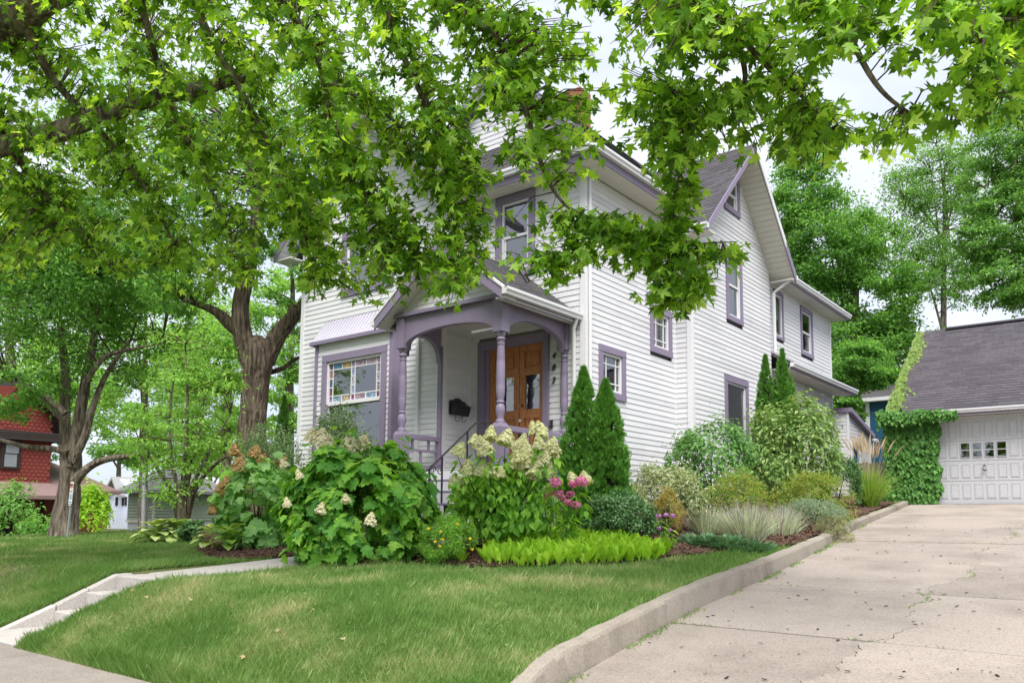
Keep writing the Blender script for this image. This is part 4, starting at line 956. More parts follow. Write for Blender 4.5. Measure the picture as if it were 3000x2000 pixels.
# ------------------------------------------------------------------ mailbox and iron handrail
mb_ = empty("mailbox", (XL+0.04, 11.6, 3.25), "black cast-iron wall mailbox with scrolled hooks beside the front door", "mailbox")
fr = Frame('R', XL+0.026); c0, c1, c2 = 11.35, 11.84, 11.595
b = MB(); b.lprism(fr, [(c0, 3.28), (c1, 3.28), (c1, 3.53), (c1-0.05, 3.56), (c2+0.12, 3.57), (c2+0.06, 3.61), (c2-0.06, 3.61), (c2-0.12, 3.57), (c0+0.05, 3.56), (c0, 3.53)], 0.0, 0.018); b.build("back_plate", M_black, mb_, bevel=0.004)
b = MB()
A = [fr(c0+0.02, 3.29, 0.018), fr(c0+0.02, 3.26, 0.10), fr(c0+0.02, 3.38, 0.15), fr(c0+0.02, 3.42, 0.15), fr(c0+0.02, 3.50, 0.018)]; B = [fr(c1-0.02, 3.29, 0.018), fr(c1-0.02, 3.26, 0.10), fr(c1-0.02, 3.38, 0.15), fr(c1-0.02, 3.42, 0.15), fr(c1-0.02, 3.50, 0.018)]
b.prism(A, B); b.build("box", M_black, mb_, bevel=0.01)
b = MB(); b.prism([fr(c0+0.005, 3.425, 0.165), fr(c0+0.005, 3.44, 0.165), fr(c0+0.005, 3.52, 0.018), fr(c0+0.005, 3.50, 0.018)], [fr(c1-0.005, 3.425, 0.165), fr(c1-0.005, 3.44, 0.165), fr(c1-0.005, 3.52, 0.018), fr(c1-0.005, 3.50, 0.018)]); b.build("lid", M_black, mb_, bevel=0.003)
for u_ in (c0+0.15, c1-0.15):
    b = MB(); pts = [fr(u_, 3.28, 0.05)] + [fr(u_-0.0+0.0*k, 3.20-0.055*math.sin(t_), 0.09-0.05*math.cos(t_)) for k, t_ in enumerate(np.linspace(0, math.pi, 8))]; b.tube(pts, 0.007, 6); b.build("hook", M_black, mb_, smooth=True)
hr = empty("handrail", (-8.62, 9.3, 1.1), "thin black wrought-iron handrail with scroll beside the porch steps", "handrail")
hx = -8.62
b = MB(); b.tube([(PXR-0.13, PYF-0.02, 2.86), (hx, PYF-0.05, 2.87), (hx, PYF-0.22, 2.84), (hx, PYF-1.30, 2.02), (hx, PYF-1.42, 1.98)], 0.016, 8); b.build("top_rail", M_black, hr, smooth=True)
for y_, zt_ in ((PYF-0.42, 2.69), (PYF-1.0, 2.25), (PYF-1.28, 2.03)):
    b = MB(); b.box(hx-0.011, hx+0.011, y_-0.011, y_+0.011, 0.95, zt_); b.build("post", M_black, hr)
for s_ in (1, -1):
    b = MB(); pts = []
    for k in range(22):
        t_ = k/21*math.pi*3.2; r_ = 0.085*(1-k/26); pts.append((hx, PYF-1.14+s_*0.085+s_*(-r_*math.cos(t_))*1.0, 2.02+r_*math.sin(t_)))
    b.tube(pts, 0.007, 6); b.build("scroll", M_black, hr, smooth=True)
# ------------------------------------------------------------------ garage
YG, GXL, GZ = 21.2, -4.85, 1.715
M_gdoor = pm("white_door_paint", [(0.45,0.45,0.475),(0.52,0.52,0.545)], scale=1.5, rough=0.4, bump=0.03, bscale=50)
garage = empty("garage", (-3.0, 23, GZ), "small white garage with steep grey shingle roof and ivy-covered corner", "garage")
FG = Frame('F', YG)
b = MB(); b.box(GXL, -3.95, YG, YG+0.2, GZ-0.3, 3.75); b.box(-2.07, 0.6, YG, YG+0.2, GZ-0.3, 3.75); b.box(-3.95, -2.07, YG, YG+0.2, 3.70, 3.75); b.box(GXL, GXL+0.2, YG+0.2, 28.6, GZ-0.3, 3.75); b.build("wall", M_white, garage)
b = MB(); b.prism([(GXL, YG, 3.7), (GXL, 28.7, 3.7), (GXL, 24.95, 6.5)], [(GXL+0.15, YG, 3.7), (GXL+0.15, 28.7, 3.7), (GXL+0.15, 24.95, 6.5)]); b.build("gable_wall", M_white, garage)
dx0, dx1, dz0, dz1 = -3.94, -2.08, GZ+0.005, 3.70
b = MB(); b.lbox(FG, dx0+0.002, dx1-0.002, dz0, dz1, -0.08, -0.04); gdoor = b.build("garage_door", M_gdoor, garage)
pitch = 0.2435; xs0 = -3.015-4*pitch
rows = [(1.851, 2.173), (2.324, 2.629), (2.798, 3.115), (3.239, 3.61)]
rows = [(1.845, 2.18), (2.32, 2.635), (2.795, 3.12), (3.235, 3.61)]
M_pane = glassmat("garage_glass", clear=0.35)
for k in range(8):
    x = xs0+k*pitch
    for r_, (za, zb) in enumerate(rows):
        a, c = x+0.035, x+pitch-0.035
        if k == 0: a = max(a, dx0+0.01)
        if k == 7: c = min(c, dx1-0.01)
        if r_ == 2 and 2 <= k <= 5:
            zm = (za+zb)/2
            f = MB(); f.lbox(FG, a-0.012, a, za, zb, -0.04, -0.02); f.lbox(FG, c, c+0.012, za, zb, -0.04, -0.02); f.lbox(FG, a, c, zm-0.010, zm+0.010, -0.04, -0.022); f.lbox(FG, a, c, za-0.012, za, -0.04, -0.021); f.lbox(FG, a, c, zb, zb+0.012, -0.04, -0.021); f.build("window_frame", M_gdoor, gdoor)
            for q0, q1 in ((za, zm-0.010), (zm+0.010, zb)):
                g = MB(); g.lbox(FG, a, c, q0, q1, -0.039, -0.035); g.build("pane", M_pane, gdoor)
                g = MB(); g.lbox(FG, a, c, q0, q1, -0.0398, -0.0392); g.build("dark_backing", M_dark, gdoor)
        else:
            p = MB()
            m_ = 0.018
            p.lbox(FG, a, c, za, za+0.012, -0.0405, -0.030); p.lbox(FG, a, c, zb-0.012, zb, -0.0405, -0.030); p.lbox(FG, a, a+0.012, za+0.012, zb-0.012, -0.0405, -0.030); p.lbox(FG, c-0.012, c, za+0.012, zb-0.012, -0.0405, -0.030); p.lbox(FG, a+m_, c-m_, za+m_, zb-m_, -0.0405, -0.034)
            p.build("door_panel", M_gdoor, gdoor)
for zz in (2.25, 2.715, 3.18):
    b = MB(); b.lbox(FG, dx0+0.004, dx1-0.004, zz-0.004, zz+0.004, -0.0405, -0.036); b.build("section_joint", M_found, gdoor)
b = MB(); b.tube([(-3.01, YG+0.04, 2.60), (-3.01, YG-0.01, 2.60)], 0.016, 10); b.tube([(-3.05, YG-0.02, 2.50), (-2.96, YG-0.03, 2.475)], 0.014, 8); b.tube([(-3.01, YG+0.04, 2.495), (-3.01, YG-0.02, 2.495)], 0.01, 8); b.build("door_handle", M_black, gdoor)
b = MB(); b.lbox(FG, dx0-0.10, dx0, GZ, 3.72, -0.02, 0.03); b.lbox(FG, dx1, dx1+0.1, GZ, 3.72, -0.02, 0.03); b.build("door_frame", M_gdoor, garage)
ey, ez, ry, rz_ = YG-0.34, 3.86, 24.95, 6.64
gb_ = MB(); gb_.prism(*slab([(GXL-0.08, ey, ez), (0.8, ey, ez), (0.8, ry, rz_), (GXL-0.08, ry, rz_)], 0.08)); gb_.prism(*slab([(GXL-0.08, 2*ry-ey, ez), (0.8, 2*ry-ey, ez), (0.8, ry, rz_), (GXL-0.08, ry, rz_)], 0.08))
groof = gb_.build("roof", M_gshingle, garage)
GS = []; sl = math.hypot(ry-ey, rz_-ez)
shingle_field(GS, groof, (GXL-0.08, ey, ez), (1, 0, 0), (0, (ry-ey)/sl, (rz_-ez)/sl), [(0, 0), (3.4, 0), (3.4, sl), (0, sl)], expo=0.135, tab=0.27, seed=21)
shingle_field(GS, groof, (GXL-0.08+3.4, ey, ez), (1, 0, 0), (0, (ry-ey)/sl, (rz_-ez)/sl), [(0, 0), (2.2, 0), (2.2, sl), (0, sl)], expo=0.135, tab=0.27, seed=22)
flush_shingles(GS, garage, M_gshingle)
b = MB(); b.box(GXL+0.55, 0.8, ry-0.10, ry+0.1, rz_+0.0, rz_+0.05); b.build("ridge_cap", M_gshingle, garage)
b = MB(); b.box(GXL-0.06, 0.8, ey-0.012, ey+0.012, 3.755, 3.85); b.build("fascia", M_purple, garage)
for k in range(36):
    b = MB(); b.box(GXL+k*0.15, GXL+k*0.15+0.146, ey+0.012, YG-0.002, 3.76, 3.772); b.build("soffit_board", M_trimw, garage)
prof_ = [(0, 1.0), (0, 0), (0.72, 0), (0.78, 0.32), (1.0, 0.62), (1.0, 1.0), (0.9, 1.0), (0.86, 0.75)]
b = MB(); b.prism([(-3.75, ey-0.014-p*0.09, 3.79+q_*0.09) for p, q_ in prof_], [(0.8, ey-0.014-p*0.09, 3.79+q_*0.09) for p, q_ in prof_]); b.build("gutter", M_trimw, garage)

# ------------------------------------------------------------------ neighbours
M_fence = pm("weathered_wood", [(0.16,0.14,0.12),(0.26,0.235,0.21)], scale=6, rough=0.9, stretch=(3,3,0.4), bump=0.3)
f0_ = at(2514, 1430, 20.5); fence = empty("wood_fence", (f0_[0], f0_[1], 1.6), "short weathered wooden fence behind the reed grass", "fence")
for k in range(5):
    b = MB(); b.box(f0_[0]+k*0.13, f0_[0]+k*0.13+0.115, f0_[1]-0.01, f0_[1]+0.012, 1.5, 2.75+0.03*(k % 2)); b.build("fence_board", M_fence, fence)
b = MB(); b.box(f0_[0]-0.02, f0_[0]+0.66, f0_[1]+0.013, f0_[1]+0.06, 2.45, 2.53); b.build("fence_rail", M_fence, fence)
M_blue = pm("teal_blue_siding", [(0.012,0.075,0.14),(0.02,0.10,0.18)], scale=2, rough=0.6)
bh = empty("blue_house", tuple(at(2600, 1480, 33)), "teal-blue clapboard house with white corner board glimpsed behind the garage", "house")
p0 = at(2546, 1400, 33)
bx, by0 = p0[0], p0[1]
b = MB(); b.box(bx, bx+7, by0, by0+6, 1.0, 6.15); wbh = b.build("wall", M_blue, bh)
for k in range(44):
    z_ = 1.3+k*0.11; bb = MB(); bb.hexa([(bx+0.12, by0-0.022, z_), (bx+3.2, by0-0.022, z_), (bx+3.2, by0, z_), (bx+0.12, by0, z_), (bx+0.12, by0-0.004, z_+0.112), (bx+3.2, by0-0.004, z_+0.112), (bx+3.2, by0, z_+0.112), (bx+0.12, by0, z_+0.112)]); bb.build("clapboard", M_blue, wbh)
b = MB(); b.box(bx-0.03, bx+0.12, by0-0.035, by0+0.1, 1.0, 6.15); b.build("corner_board", M_trimw, bh)
b = MB(); b.box(bx-0.2, bx+7, by0-0.35, by0+6.2, 6.15, 6.32); b.build("eave", M_trimw, bh)
b = MB(); b.prism([(bx-0.2, by0-0.36, 6.32), (bx-0.2, by0+6.2, 6.32), (bx-0.2, by0+2.9, 7.7)], [(bx+7, by0-0.36, 6.32), (bx+7, by0+6.2, 6.32), (bx+7, by0+2.9, 7.7)]); b.build("roof", M_gshingle, bh)
b = MB(); b.box(bx-1.4, bx-0.05, by0+0.5, by0+2.4, 1.0, 3.85); b.build("porch_wall", M_trimw, bh)
b = MB(); b.box(bx-1.5, bx-0.04, by0+0.3, by0+2.4, 3.86, 4.05); b.build("porch_roof", M_gshingle, bh)
b = MB(); b.box(bx-1.3, bx-0.15, by0+0.45, by0+0.52, 2.9, 3.5); b.build("window", M_glass, bh)
M_red = pm("brick_red_siding", [(0.145,0.026,0.020),(0.20,0.040,0.030)], scale=2, rough=0.7, bump=0.1)
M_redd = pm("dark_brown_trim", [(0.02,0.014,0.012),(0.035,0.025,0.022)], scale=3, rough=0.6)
M_broof = pm("brown_pink_shingle", [(0.15,0.095,0.09),(0.22,0.15,0.145)], scale=2, rough=0.9, bump=0.4, island=True)
M_screen = pm("window_screen", [(0.16,0.18,0.20),(0.24,0.26,0.28)], scale=4, rough=0.5)
def local(o, ax, ay):
    o = np.asarray(o, float); ax = np.asarray(ax, float); ay = np.asarray(ay, float)
    return lambda u, v, z: tuple(o+ax*u+ay*v+np.array([0, 0, z-o[2]]))

def onX(x, y, X):                                    # photo ray meets the plane x = X / y = Y
    d = FW+RT*(x-PX)/F-UP*(y-PY)/F; return EYE+d*((X-EYE[0])/d[0])
def onY(x, y, Y):
    d = FW+RT*(x-PX)/F-UP*(y-PY)/F; return EYE+d*((Y-EYE[1])/d[1])
# red house across the side street, its long side facing the street
RXP = -38.0; FRd = Frame('R', RXP)
ry_ = lambda x: float(onX(x, 1350, RXP)[1]); rz2 = lambda y, x=90: float(onX(x, y, RXP)[2])
red = empty("red_house", (RXP-3, ry_(60), 0.0), "brick-red house with scalloped shingle upper storey and brown porch roof", "house")
yE, yW = ry_(148), ry_(308)
zt1, zb1 = rz2(1283), rz2(1416)
b = MB(); b.lbox(FRd, -4, yE, zb1-0.2, zt1+0.2, -7, 0); wred = b.build("wall", M_red, red)
me_ = None; cnt = 0; sw, sh = 0.19, 0.155
for k in range(22):
    z_ = zb1+k*sh
    if z_ > zt1+1.2: break
    u_ = yE-sw-(sw/2 if k % 2 else 0)
    while u_ > ry_(-12) and cnt < 298:
        if not (ry_(0)-0.15 < u_+sw/2 < ry_(57) and rz2(1376) < z_+sh*0.6 < rz2(1290)) and not (zt1-0.1 < z_+sh/2 < zt1+0.28):
            if me_ is None:
                bb = MB(); A = [(0.008, sh*1.15), (0.008, 0.05), (0.04, 0.012), (sw/2, 0.0), (sw-0.04, 0.012), (sw-0.008, 0.05), (sw-0.008, sh*1.15)]
                bb.prism([(0.032 if q_ < 0.06 else 0.008, p, q_) for p, q_ in A], [(0.0, p, q_) for p, q_ in A]); o = bb.build("wall_shingle", M_red); me_ = o.data; bpy.data.objects.remove(o)
            o = bpy.data.objects.new("wall_shingle", me_); COL.objects.link(o); o.parent = wred; o.location = Vector((RXP, u_, z_))-Vector(tuple(ori(red))); ORI[o.name] = ori(red); cnt += 1
        u_ -= sw
def rbox(nm, m, x0, x1, y0, y1, w0, w1, par=None):
    b = MB(); b.lbox(FRd, ry_(x0), ry_(x1), rz2(y0), rz2(y1), w0, w1); return b.build(nm, m, par or red)
wr = rbox("window", M_redd, -2, 57, 1376, 1286, -0.05, 0.10)
rbox("pane", M_screen, 12, 50, 1331, 1298, 0.10, 0.12, wr); rbox("pane", M_screen, 10, 46, 1370, 1334, 0.10, 0.115, wr)
b = MB(); b.lbox(FRd, -4, yE+0.5, zt1-0.12, zt1+0.26, -0.3, 0.35); b.build("eave_band", M_redd, red)
ym = ry_(40)
b = MB(); b.prism([(RXP+0.5, yE+0.9, zt1+0.0), (RXP+0.5, yE+0.9, zt1+0.3), (RXP+0.5, ym, zt1+2.6), (RXP+0.5, ym, zt1+2.3)], [(RXP-7, yE+0.9, zt1+0.0), (RXP-7, yE+0.9, zt1+0.3), (RXP-7, ym, zt1+2.6), (RXP-7, ym, zt1+2.3)]); b.build("main_roof", M_redd, red)
b = MB(); b.prism([(RXP, -4, zt1+0.2), (RXP, yE, zt1+0.2), (RXP, ym, zt1+2.2)], [(RXP-0.3, -4, zt1+0.2), (RXP-0.3, yE, zt1+0.2), (RXP-0.3, ym, zt1+2.2)]); b.build("gable", M_red, red)
b = MB(); b.prism([(RXP, -5, zb1+0.35), (RXP, yE, zb1+0.05), (RXP+2.6, yE+0.8, zb1-0.55), (RXP+2.6, -5, zb1-0.55)], [(RXP, -5, zb1+0.2), (RXP, yE, zb1-0.1), (RXP+2.6, yE+0.8, zb1-0.7), (RXP+2.6, -5, zb1-0.7)]); b.build("porch_roof", M_broof, red)
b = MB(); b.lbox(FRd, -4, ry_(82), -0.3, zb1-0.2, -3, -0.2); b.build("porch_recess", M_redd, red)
b = MB(); b.lbox(FRd, ry_(78), yW, -0.5, zb1-0.25, -7, -0.01); wlow = b.build("lower_wall", M_red, red)
k = 0
while -0.3+k*0.15 < zb1-0.45:
    z_ = -0.3+k*0.15; k += 1
    bb = MB(); bb.hexa([FRd(ry_(80), z_, -0.01), FRd(yW, z_, -0.01), FRd(yW, z_, 0.03), FRd(ry_(80), z_, 0.03), FRd(ry_(80), z_+0.15, -0.01), FRd(yW, z_+0.15, -0.01), FRd(yW, z_+0.15, 0.004), FRd(ry_(80), z_+0.15, 0.004)]); bb.build("clapboard", M_red, wlow)
b = MB(); b.lbox(FRd, ry_(132), ry_(138), -0.4, zb1-0.4, 0.0, 0.07); b.lbox(FRd, ry_(166), ry_(172), -0.4, zb1-0.4, 0.0, 0.07); b.build("trim_board", M_redd, red)
def hiproof(b, x0, x1, y0, y1, zb, zr, ov):
    P = [(x1+ov, y0-ov, zb), (x1+ov, y1+ov, zb), (x0-ov, y1+ov, zb), (x0-ov, y0-ov, zb)]; h_ = min(x1-x0, y1-y0)/2; xm = (x0+x1)/2; ym = (y0+y1)/2
    if y1-y0 > x1-x0: R0, R1 = (xm, y0+h_, zr), (xm, y1-h_, zr)
    else: R0, R1 = (xm-0.05, ym, zr), (xm+0.05, ym, zr)
    Q = [(p[0], p[1], p[2]-0.16) for p in P]
    if y1-y0 > x1-x0: b.add(P+[R0, R1]+Q, [(0,1,5,4), (1,2,5), (2,3,4,5), (3,0,4), (0,6,7,1), (1,7,8,2), (2,8,9,3), (3,9,6,0), (6,9,8,7)])
    else: b.add(P+[R0, R1]+Q, [(0,1,5), (1,2,4,5), (2,3,4), (3,0,5,4), (0,6,7,1), (1,7,8,2), (2,8,9,3), (3,9,6,0), (6,9,8,7)])
b = MB(); hiproof(b, RXP-7, RXP, ry_(120), yW, zb1-0.22, zb1+1.35, 0.55); b.build("wing_roof", M_broof, red)
b = MB(); b.tube([(RXP+0.3, ry_(150), zb1-1.0), (RXP+0.3, ry_(150), zb1-1.9)], 0.01, 5); b.lathe((RXP+0.3, ry_(150), zb1-2.3), [(0.05, 0), (0.2, 0.2), (0.24, 0.4)], 12); b.build("hanging_basket", M_redd, red)
M_sage = pm("sage_siding", [(0.24,0.28,0.21),(0.30,0.345,0.26)], scale=2, rough=0.7); M_crm = pm("cream_paint", [(0.55,0.53,0.44),(0.6,0.58,0.49)], scale=4); M_blk = pm("block_foundation", [(0.40,0.41,0.42),(0.50,0.51,0.52)], scale=3, rough=0.9); M_grs = pm("grey_shingle", [(0.22,0.21,0.22),(0.30,0.29,0.30)], scale=2, rough=0.9, bump=0.3)
sc_ = at(450, 1500, 46); SX, SY = sc_[0], sc_[1]
FS1, FS2 = Frame('F', SY), Frame('R', SX)
zsy = lambda y: float(onY(450, y, SY)[2]); sx_ = lambda x: float(onY(x, 1480, SY)[0]); sy_ = lambda x: float(onX(x, 1480, SX)[1])
gh = empty("sage_house", (SX-2, SY+3, 0.0), "sage-grey clapboard bungalow with hip roof and pale block foundation", "house")
zA, zB = zsy(1522), zsy(1440)
b = MB(); b.box(sx_(375), SX, SY, sy_(640), zA, zB); wg = b.build("wall", M_sage, gh)
k = 0
while zA+k*0.17 < zB-0.06:
    z_ = zA+k*0.17; k += 1
    for fr_, a_, c_ in ((FS1, sx_(376), SX), (FS2, SY, sy_(640))):
        bb = MB(); bb.hexa([fr_(a_, z_, 0), fr_(c_, z_, 0), fr_(c_, z_, 0.07), fr_(a_, z_, 0.07), fr_(a_, z_+0.168, 0), fr_(c_, z_+0.168, 0), fr_(c_, z_+0.168, 0.006), fr_(a_, z_+0.168, 0.006)]); bb.build("clapboard", M_sage, wg)
b = MB(); b.box(sx_(375), SX-0.03, SY+0.03, sy_(640), -0.9, zA-0.002); b.build("foundation", M_blk, gh)
b = MB(); b.lbox(FS1, sx_(409), sx_(431), zsy(1473), zsy(1447), 0, 0.06); gw_ = b.build("window", M_crm, gh)
b = MB(); b.lbox(FS1, sx_(411.5), sx_(428.5), zsy(1471), zsy(1449), 0.06, 0.075); b.build("pane", M_dark, gw_)
b = MB(); b.box(SX-0.09, SX+0.04, SY-0.04, SY+0.09, zA-0.1, zB); b.build("corner_board", M_crm, gh)
b = MB(); b.lbox(FS1, sx_(373), SX+0.03, zA-0.16, zA-0.005, 0, 0.05); b.build("water_table", M_crm, gh)
b = MB(); hiproof(b, sx_(375), SX, SY, sy_(640), zB+0.1, zB+1.6, 0.6); b.build("roof", M_grs, gh)
PYp = float(at(345, 1500, 75)[1]); FPp = Frame('F', PYp); px_ = lambda x: float(onY(x, 1450, PYp)[0]); pz_ = lambda y: float(onY(345, y, PYp)[2])
M_pale = pm("pale_blue_siding", [(0.55,0.60,0.74),(0.62,0.67,0.80)], scale=2, rough=0.6); M_stone = pm("grey_roof", [(0.24,0.24,0.24),(0.33,0.33,0.32)], scale=2, rough=0.9)
wh = empty("pale_house", (px_(345), PYp+3, 0.0), "pale blue-white house with steep curved gable far down the street", "house")
b = MB(); b.lprism(FPp, [(px_(310), -0.8), (px_(382), -0.8), (px_(382), pz_(1442)), (px_(346), pz_(1400)), (px_(310), pz_(1442))], -6, 0); b.build("wall", M_pale, wh)
for xa, xb, ya, yb_ in ((346, 316, 1396, 1452), (346, 366, 1396, 1450)):
    b = MB(); b.lprism(FPp, [(px_(xa), pz_(ya)), (px_(xb), pz_(yb_)), (px_(xb), pz_(yb_+7)), (px_(xa), pz_(ya+9))], -6, 0.7); b.build("roof_slope", M_stone, wh)
for xa, xb in ((341, 347), (360, 365), (368, 373)):
    b = MB(); b.lbox(FPp, px_(xa), px_(xb), pz_(1480), pz_(1455), 0, 0.08); b.build("window", M_dark, wh)
b = MB(); b.lbox(FPp, px_(318), px_(384), -0.8, pz_(1490), 2.0, 2.5); b.build("terrace_wall", M_brick, wh)
# ------------------------------------------------------------------ parking sign, post, wires, car
M_galv = pm("galvanised_steel", [(0.30,0.33,0.35),(0.40,0.43,0.45)], scale=10, rough=0.45, metal=0.5)
M_signw = pm("sign_white", [(0.66,0.66,0.66),(0.74,0.74,0.74)], scale=4, rough=0.5)
M_signr = pm("sign_red", [(0.45,0.05,0.05),(0.55,0.07,0.07)], scale=4, rough=0.5)
M_signk = pm("sign_dark", [(0.03,0.03,0.035),(0.05,0.05,0.055)], scale=4, rough=0.5)
M_signb = pm("sign_pale_blue", [(0.50,0.60,0.66),(0.58,0.67,0.73)], scale=4, rough=0.5)
SD = 19.2
sg = on_ground(*at(197, 1570, SD)[:2]); stop = at(214, 1412, SD)
sign = empty("parking_sign", tuple(sg), "leaning steel post with narrow white no-parking plate and notices before the tree trunk", "sign")
ax = (stop-sg); ax[2] = 0
b = MB(); b.tube([sg+np.array([0, 0, -0.2]), stop], 0.028, 6); b.build("post", M_galv, sign)
dirv = (stop-sg)/np.linalg.norm(stop-sg); ru_ = _r0
def plate(y0, y1, wpx, mat, nm="plate", off=0.035, xo=0.0):
    f0_, f1_ = (1570-y0)/(1570-1412), (1570-y1)/(1570-1412)
    c0_, c1_ = sg+(stop-sg)*f0_-_f0*off, sg+(stop-sg)*f1_-_f0*off; hw = wpx/F*SD/2; c0_ = c0_+_r0*xo; c1_ = c1_+_r0*xo
    b = MB(); b.hexa([c1_-ru_*hw, c1_+ru_*hw, c1_+ru_*hw+_f0*0.004, c1_-ru_*hw+_f0*0.004, c0_-ru_*hw, c0_+ru_*hw, c0_+ru_*hw+_f0*0.004, c0_-ru_*hw+_f0*0.004]); return b.build(nm, mat, sign)
plate(1411, 1442, 9.5, M_signw); plate(1442, 1472, 9.5, M_signb, off=0.036); plate(1472, 1479, 9.5, M_signk, off=0.035)
cc = sg+(stop-sg)*((1570-1421)/158.0)-_f0*0.042
b = MB(); b.tube([cc+_r0*0.033*math.cos(t_)+dirv*0.052*math.sin(t_) for t_ in np.linspace(0, 2*math.pi, 18)], 0.006, 5); b.tube([cc+_r0*0.024+dirv*0.036, cc-_r0*0.024-dirv*0.036], 0.005, 5); b.build("prohibition_ring", M_signr, sign)
b = MB(); b.tube([cc-_r0*0.012-dirv*0.03, cc-_r0*0.012+dirv*0.03], 0.005, 5); b.tube([cc-_r0*0.012+dirv*0.028, cc+_r0*0.014+dirv*0.022, cc+_r0*0.014+dirv*0.006, cc-_r0*0.012], 0.005, 5); b.build("letter_p", M_signk, sign)
plate(1434, 1436.2, 6.5, M_signr, "print_bar", 0.040); plate(1438.5, 1440, 5, M_signk, "print_bar", 0.040)
for k in range(3): plate(1446+k*5, 1447.6+k*5, 6.5, M_signk, "print_bar", 0.041)
plate(1466, 1468, 5.5, M_signk, "print_bar", 0.041); plate(1474, 1477, 7, M_signw, "print_bar", 0.040)
pp = at(421, 1560, 33); pp[2] = -0.8
b = MB(); b.tube([pp, at(422, 1375, 33)], 0.07, 10); o = b.build("lamp_post", M_galv); props(o, "plain grey steel post standing before the sage bungalow", "post")
def wire(p, q, sag, label, r=0.012):
    b = MB(); pts = []
    for k in range(13):
        f = k/12; c = np.asarray(p)*(1-f)+np.asarray(q)*f; c = c-np.array([0, 0, sag*4*f*(1-f)]); pts.append(c)
    b.tube(pts, r, 4); props(b.build("power_line", M_signk), label, "cable")
wire(at(-300, 1240, 30), at(900, 1278, 46), 0.3, "upper black utility line crossing before the red house"); wire(at(-300, 1255, 30), at(900, 1300, 46), 0.35, "lower black utility line crossing before the red house")
wire(at(2478, 1210, 27), at(2600, 1203, 24), 0.05, "pale cable between rear vestibule and garage", 0.01)
# a white car parked down the side street, only its nose shows above the lawn
cp = at(470, 1600, 31.5); cp[2] = -0.82
car = empty("parked_car", tuple(cp), "white car parked on the side street, just peeping over the lawn", "car")
M_car = pm("white_car_paint", [(0.72,0.72,0.75),(0.78,0.78,0.81)], scale=2, rough=0.2, spec=0.6)
LC = local(cp, (0, 1, 0), (-1, 0, 0))
bm_ = MB(); sec = [(-2.1, 0.35, 0.75), (-1.9, 0.25, 0.95), (-1.1, 0.22, 1.05), (0.0, 0.2, 1.08), (1.2, 0.22, 1.05), (2.0, 0.28, 0.9), (2.15, 0.38, 0.7)]
ring = []
for u_, zb_, zt_ in sec: ring.append([LC(u_, -0.85, cp[2]+zb_), LC(u_, 0.85, cp[2]+zb_), LC(u_, 0.82, cp[2]+zt_), LC(u_, -0.82, cp[2]+zt_)])
vs = [p for r in ring for p in r]; fs = [(i*4+k, i*4+(k+1) % 4, i*4+4+(k+1) % 4, i*4+4+k) for i in range(len(sec)-1) for k in range(4)]+[(0, 1, 2, 3), tuple(range(len(vs)-4, len(vs)))]
bm_.add(vs, fs); bm_.build("body", M_car, car, smooth=True, bevel=0.06)
b = MB(); b.prism([LC(-1.2, -0.75, cp[2]+1.04), LC(-0.5, -0.65, cp[2]+1.48), LC(0.7, -0.65, cp[2]+1.48), LC(1.5, -0.75, cp[2]+1.04)], [LC(-1.2, 0.75, cp[2]+1.04), LC(-0.5, 0.65, cp[2]+1.48), LC(0.7, 0.65, cp[2]+1.48), LC(1.5, 0.75, cp[2]+1.04)]); b.build("cabin_glass", M_dark, car, bevel=0.03)
b = MB(); b.prism([LC(-0.55, -0.66, cp[2]+1.46), LC(-0.5, -0.66, cp[2]+1.52), LC(0.7, -0.66, cp[2]+1.52), LC(0.78, -0.66, cp[2]+1.46)], [LC(-0.55, 0.66, cp[2]+1.46), LC(-0.5, 0.66, cp[2]+1.52), LC(0.7, 0.66, cp[2]+1.52), LC(0.78, 0.66, cp[2]+1.46)]); b.build("roof", M_car, car, bevel=0.03)
for u_ in (-1.35, 1.4):
    for v_ in (-0.84, 0.64):
        b = MB(); b.tube([LC(u_, v_, cp[2]+0.33), LC(u_, v_+0.2, cp[2]+0.33)], 0.32, 18); wheel = b.build("wheel", M_signk, car)
        b = MB(); b.tube([LC(u_, v_-0.01, cp[2]+0.33), LC(u_, v_+0.21, cp[2]+0.33)], 0.19, 14); b.build("rim", M_galv, wheel)
# ------------------------------------------------------------------ leaf shapes and scattering
def template(half, c=0.35, fold=0.18, curl=-0.25):
    """leaf outline from its right half; base at y=0, tip at y=1; folded on the midrib, tip curling down"""
    R = [(x, y) for x, y in half]; Lh = [(-x, y) for x, y in half[-2:0:-1]]
    O = R+Lh; V = [(0.0, c, 0.0)]+[(x, y, fold*abs(x)+curl*(max(0, y-0.3))**2) for x, y in O]
    n = len(O); T = [(0, 1+i, 1+(i+1) % n) for i in range(n)]
    return np.array(V), np.array(T)
T_maple = template([(0,0),(0.15,0.03),(0.40,0.09),(0.21,0.24),(0.37,0.36),(0.57,0.62),(0.36,0.57),(0.14,0.47),(0.18,0.70),(0.09,0.78),(0,1)], 0.3, 0.22, -0.30)
T_oak = template([(0,0),(0.2,0.0),(0.40,0.15),(0.30,0.28),(0.52,0.43),(0.46,0.55),(0.27,0.55),(0.31,0.74),(0.20,0.80),(0.12,0.82),(0,1)], 0.4, 0.16, -0.45)
T_ovate = template([(0,0),(0.17,0.12),(0.25,0.35),(0.20,0.62),(0.08,0.86),(0,1)], 0.45, 0.30, -0.35)
T_hosta = template([(0,0),(0.22,0.02),(0.37,0.20),(0.38,0.45),(0.25,0.75),(0.08,0.94),(0,1)], 0.45, 0.15, -0.55)
T_ivy = template([(0,0),(0.2,-0.08),(0.36,0.10),(0.30,0.30),(0.42,0.45),(0.22,0.55),(0.12,0.75),(0,1)], 0.35, 0.15, -0.3)
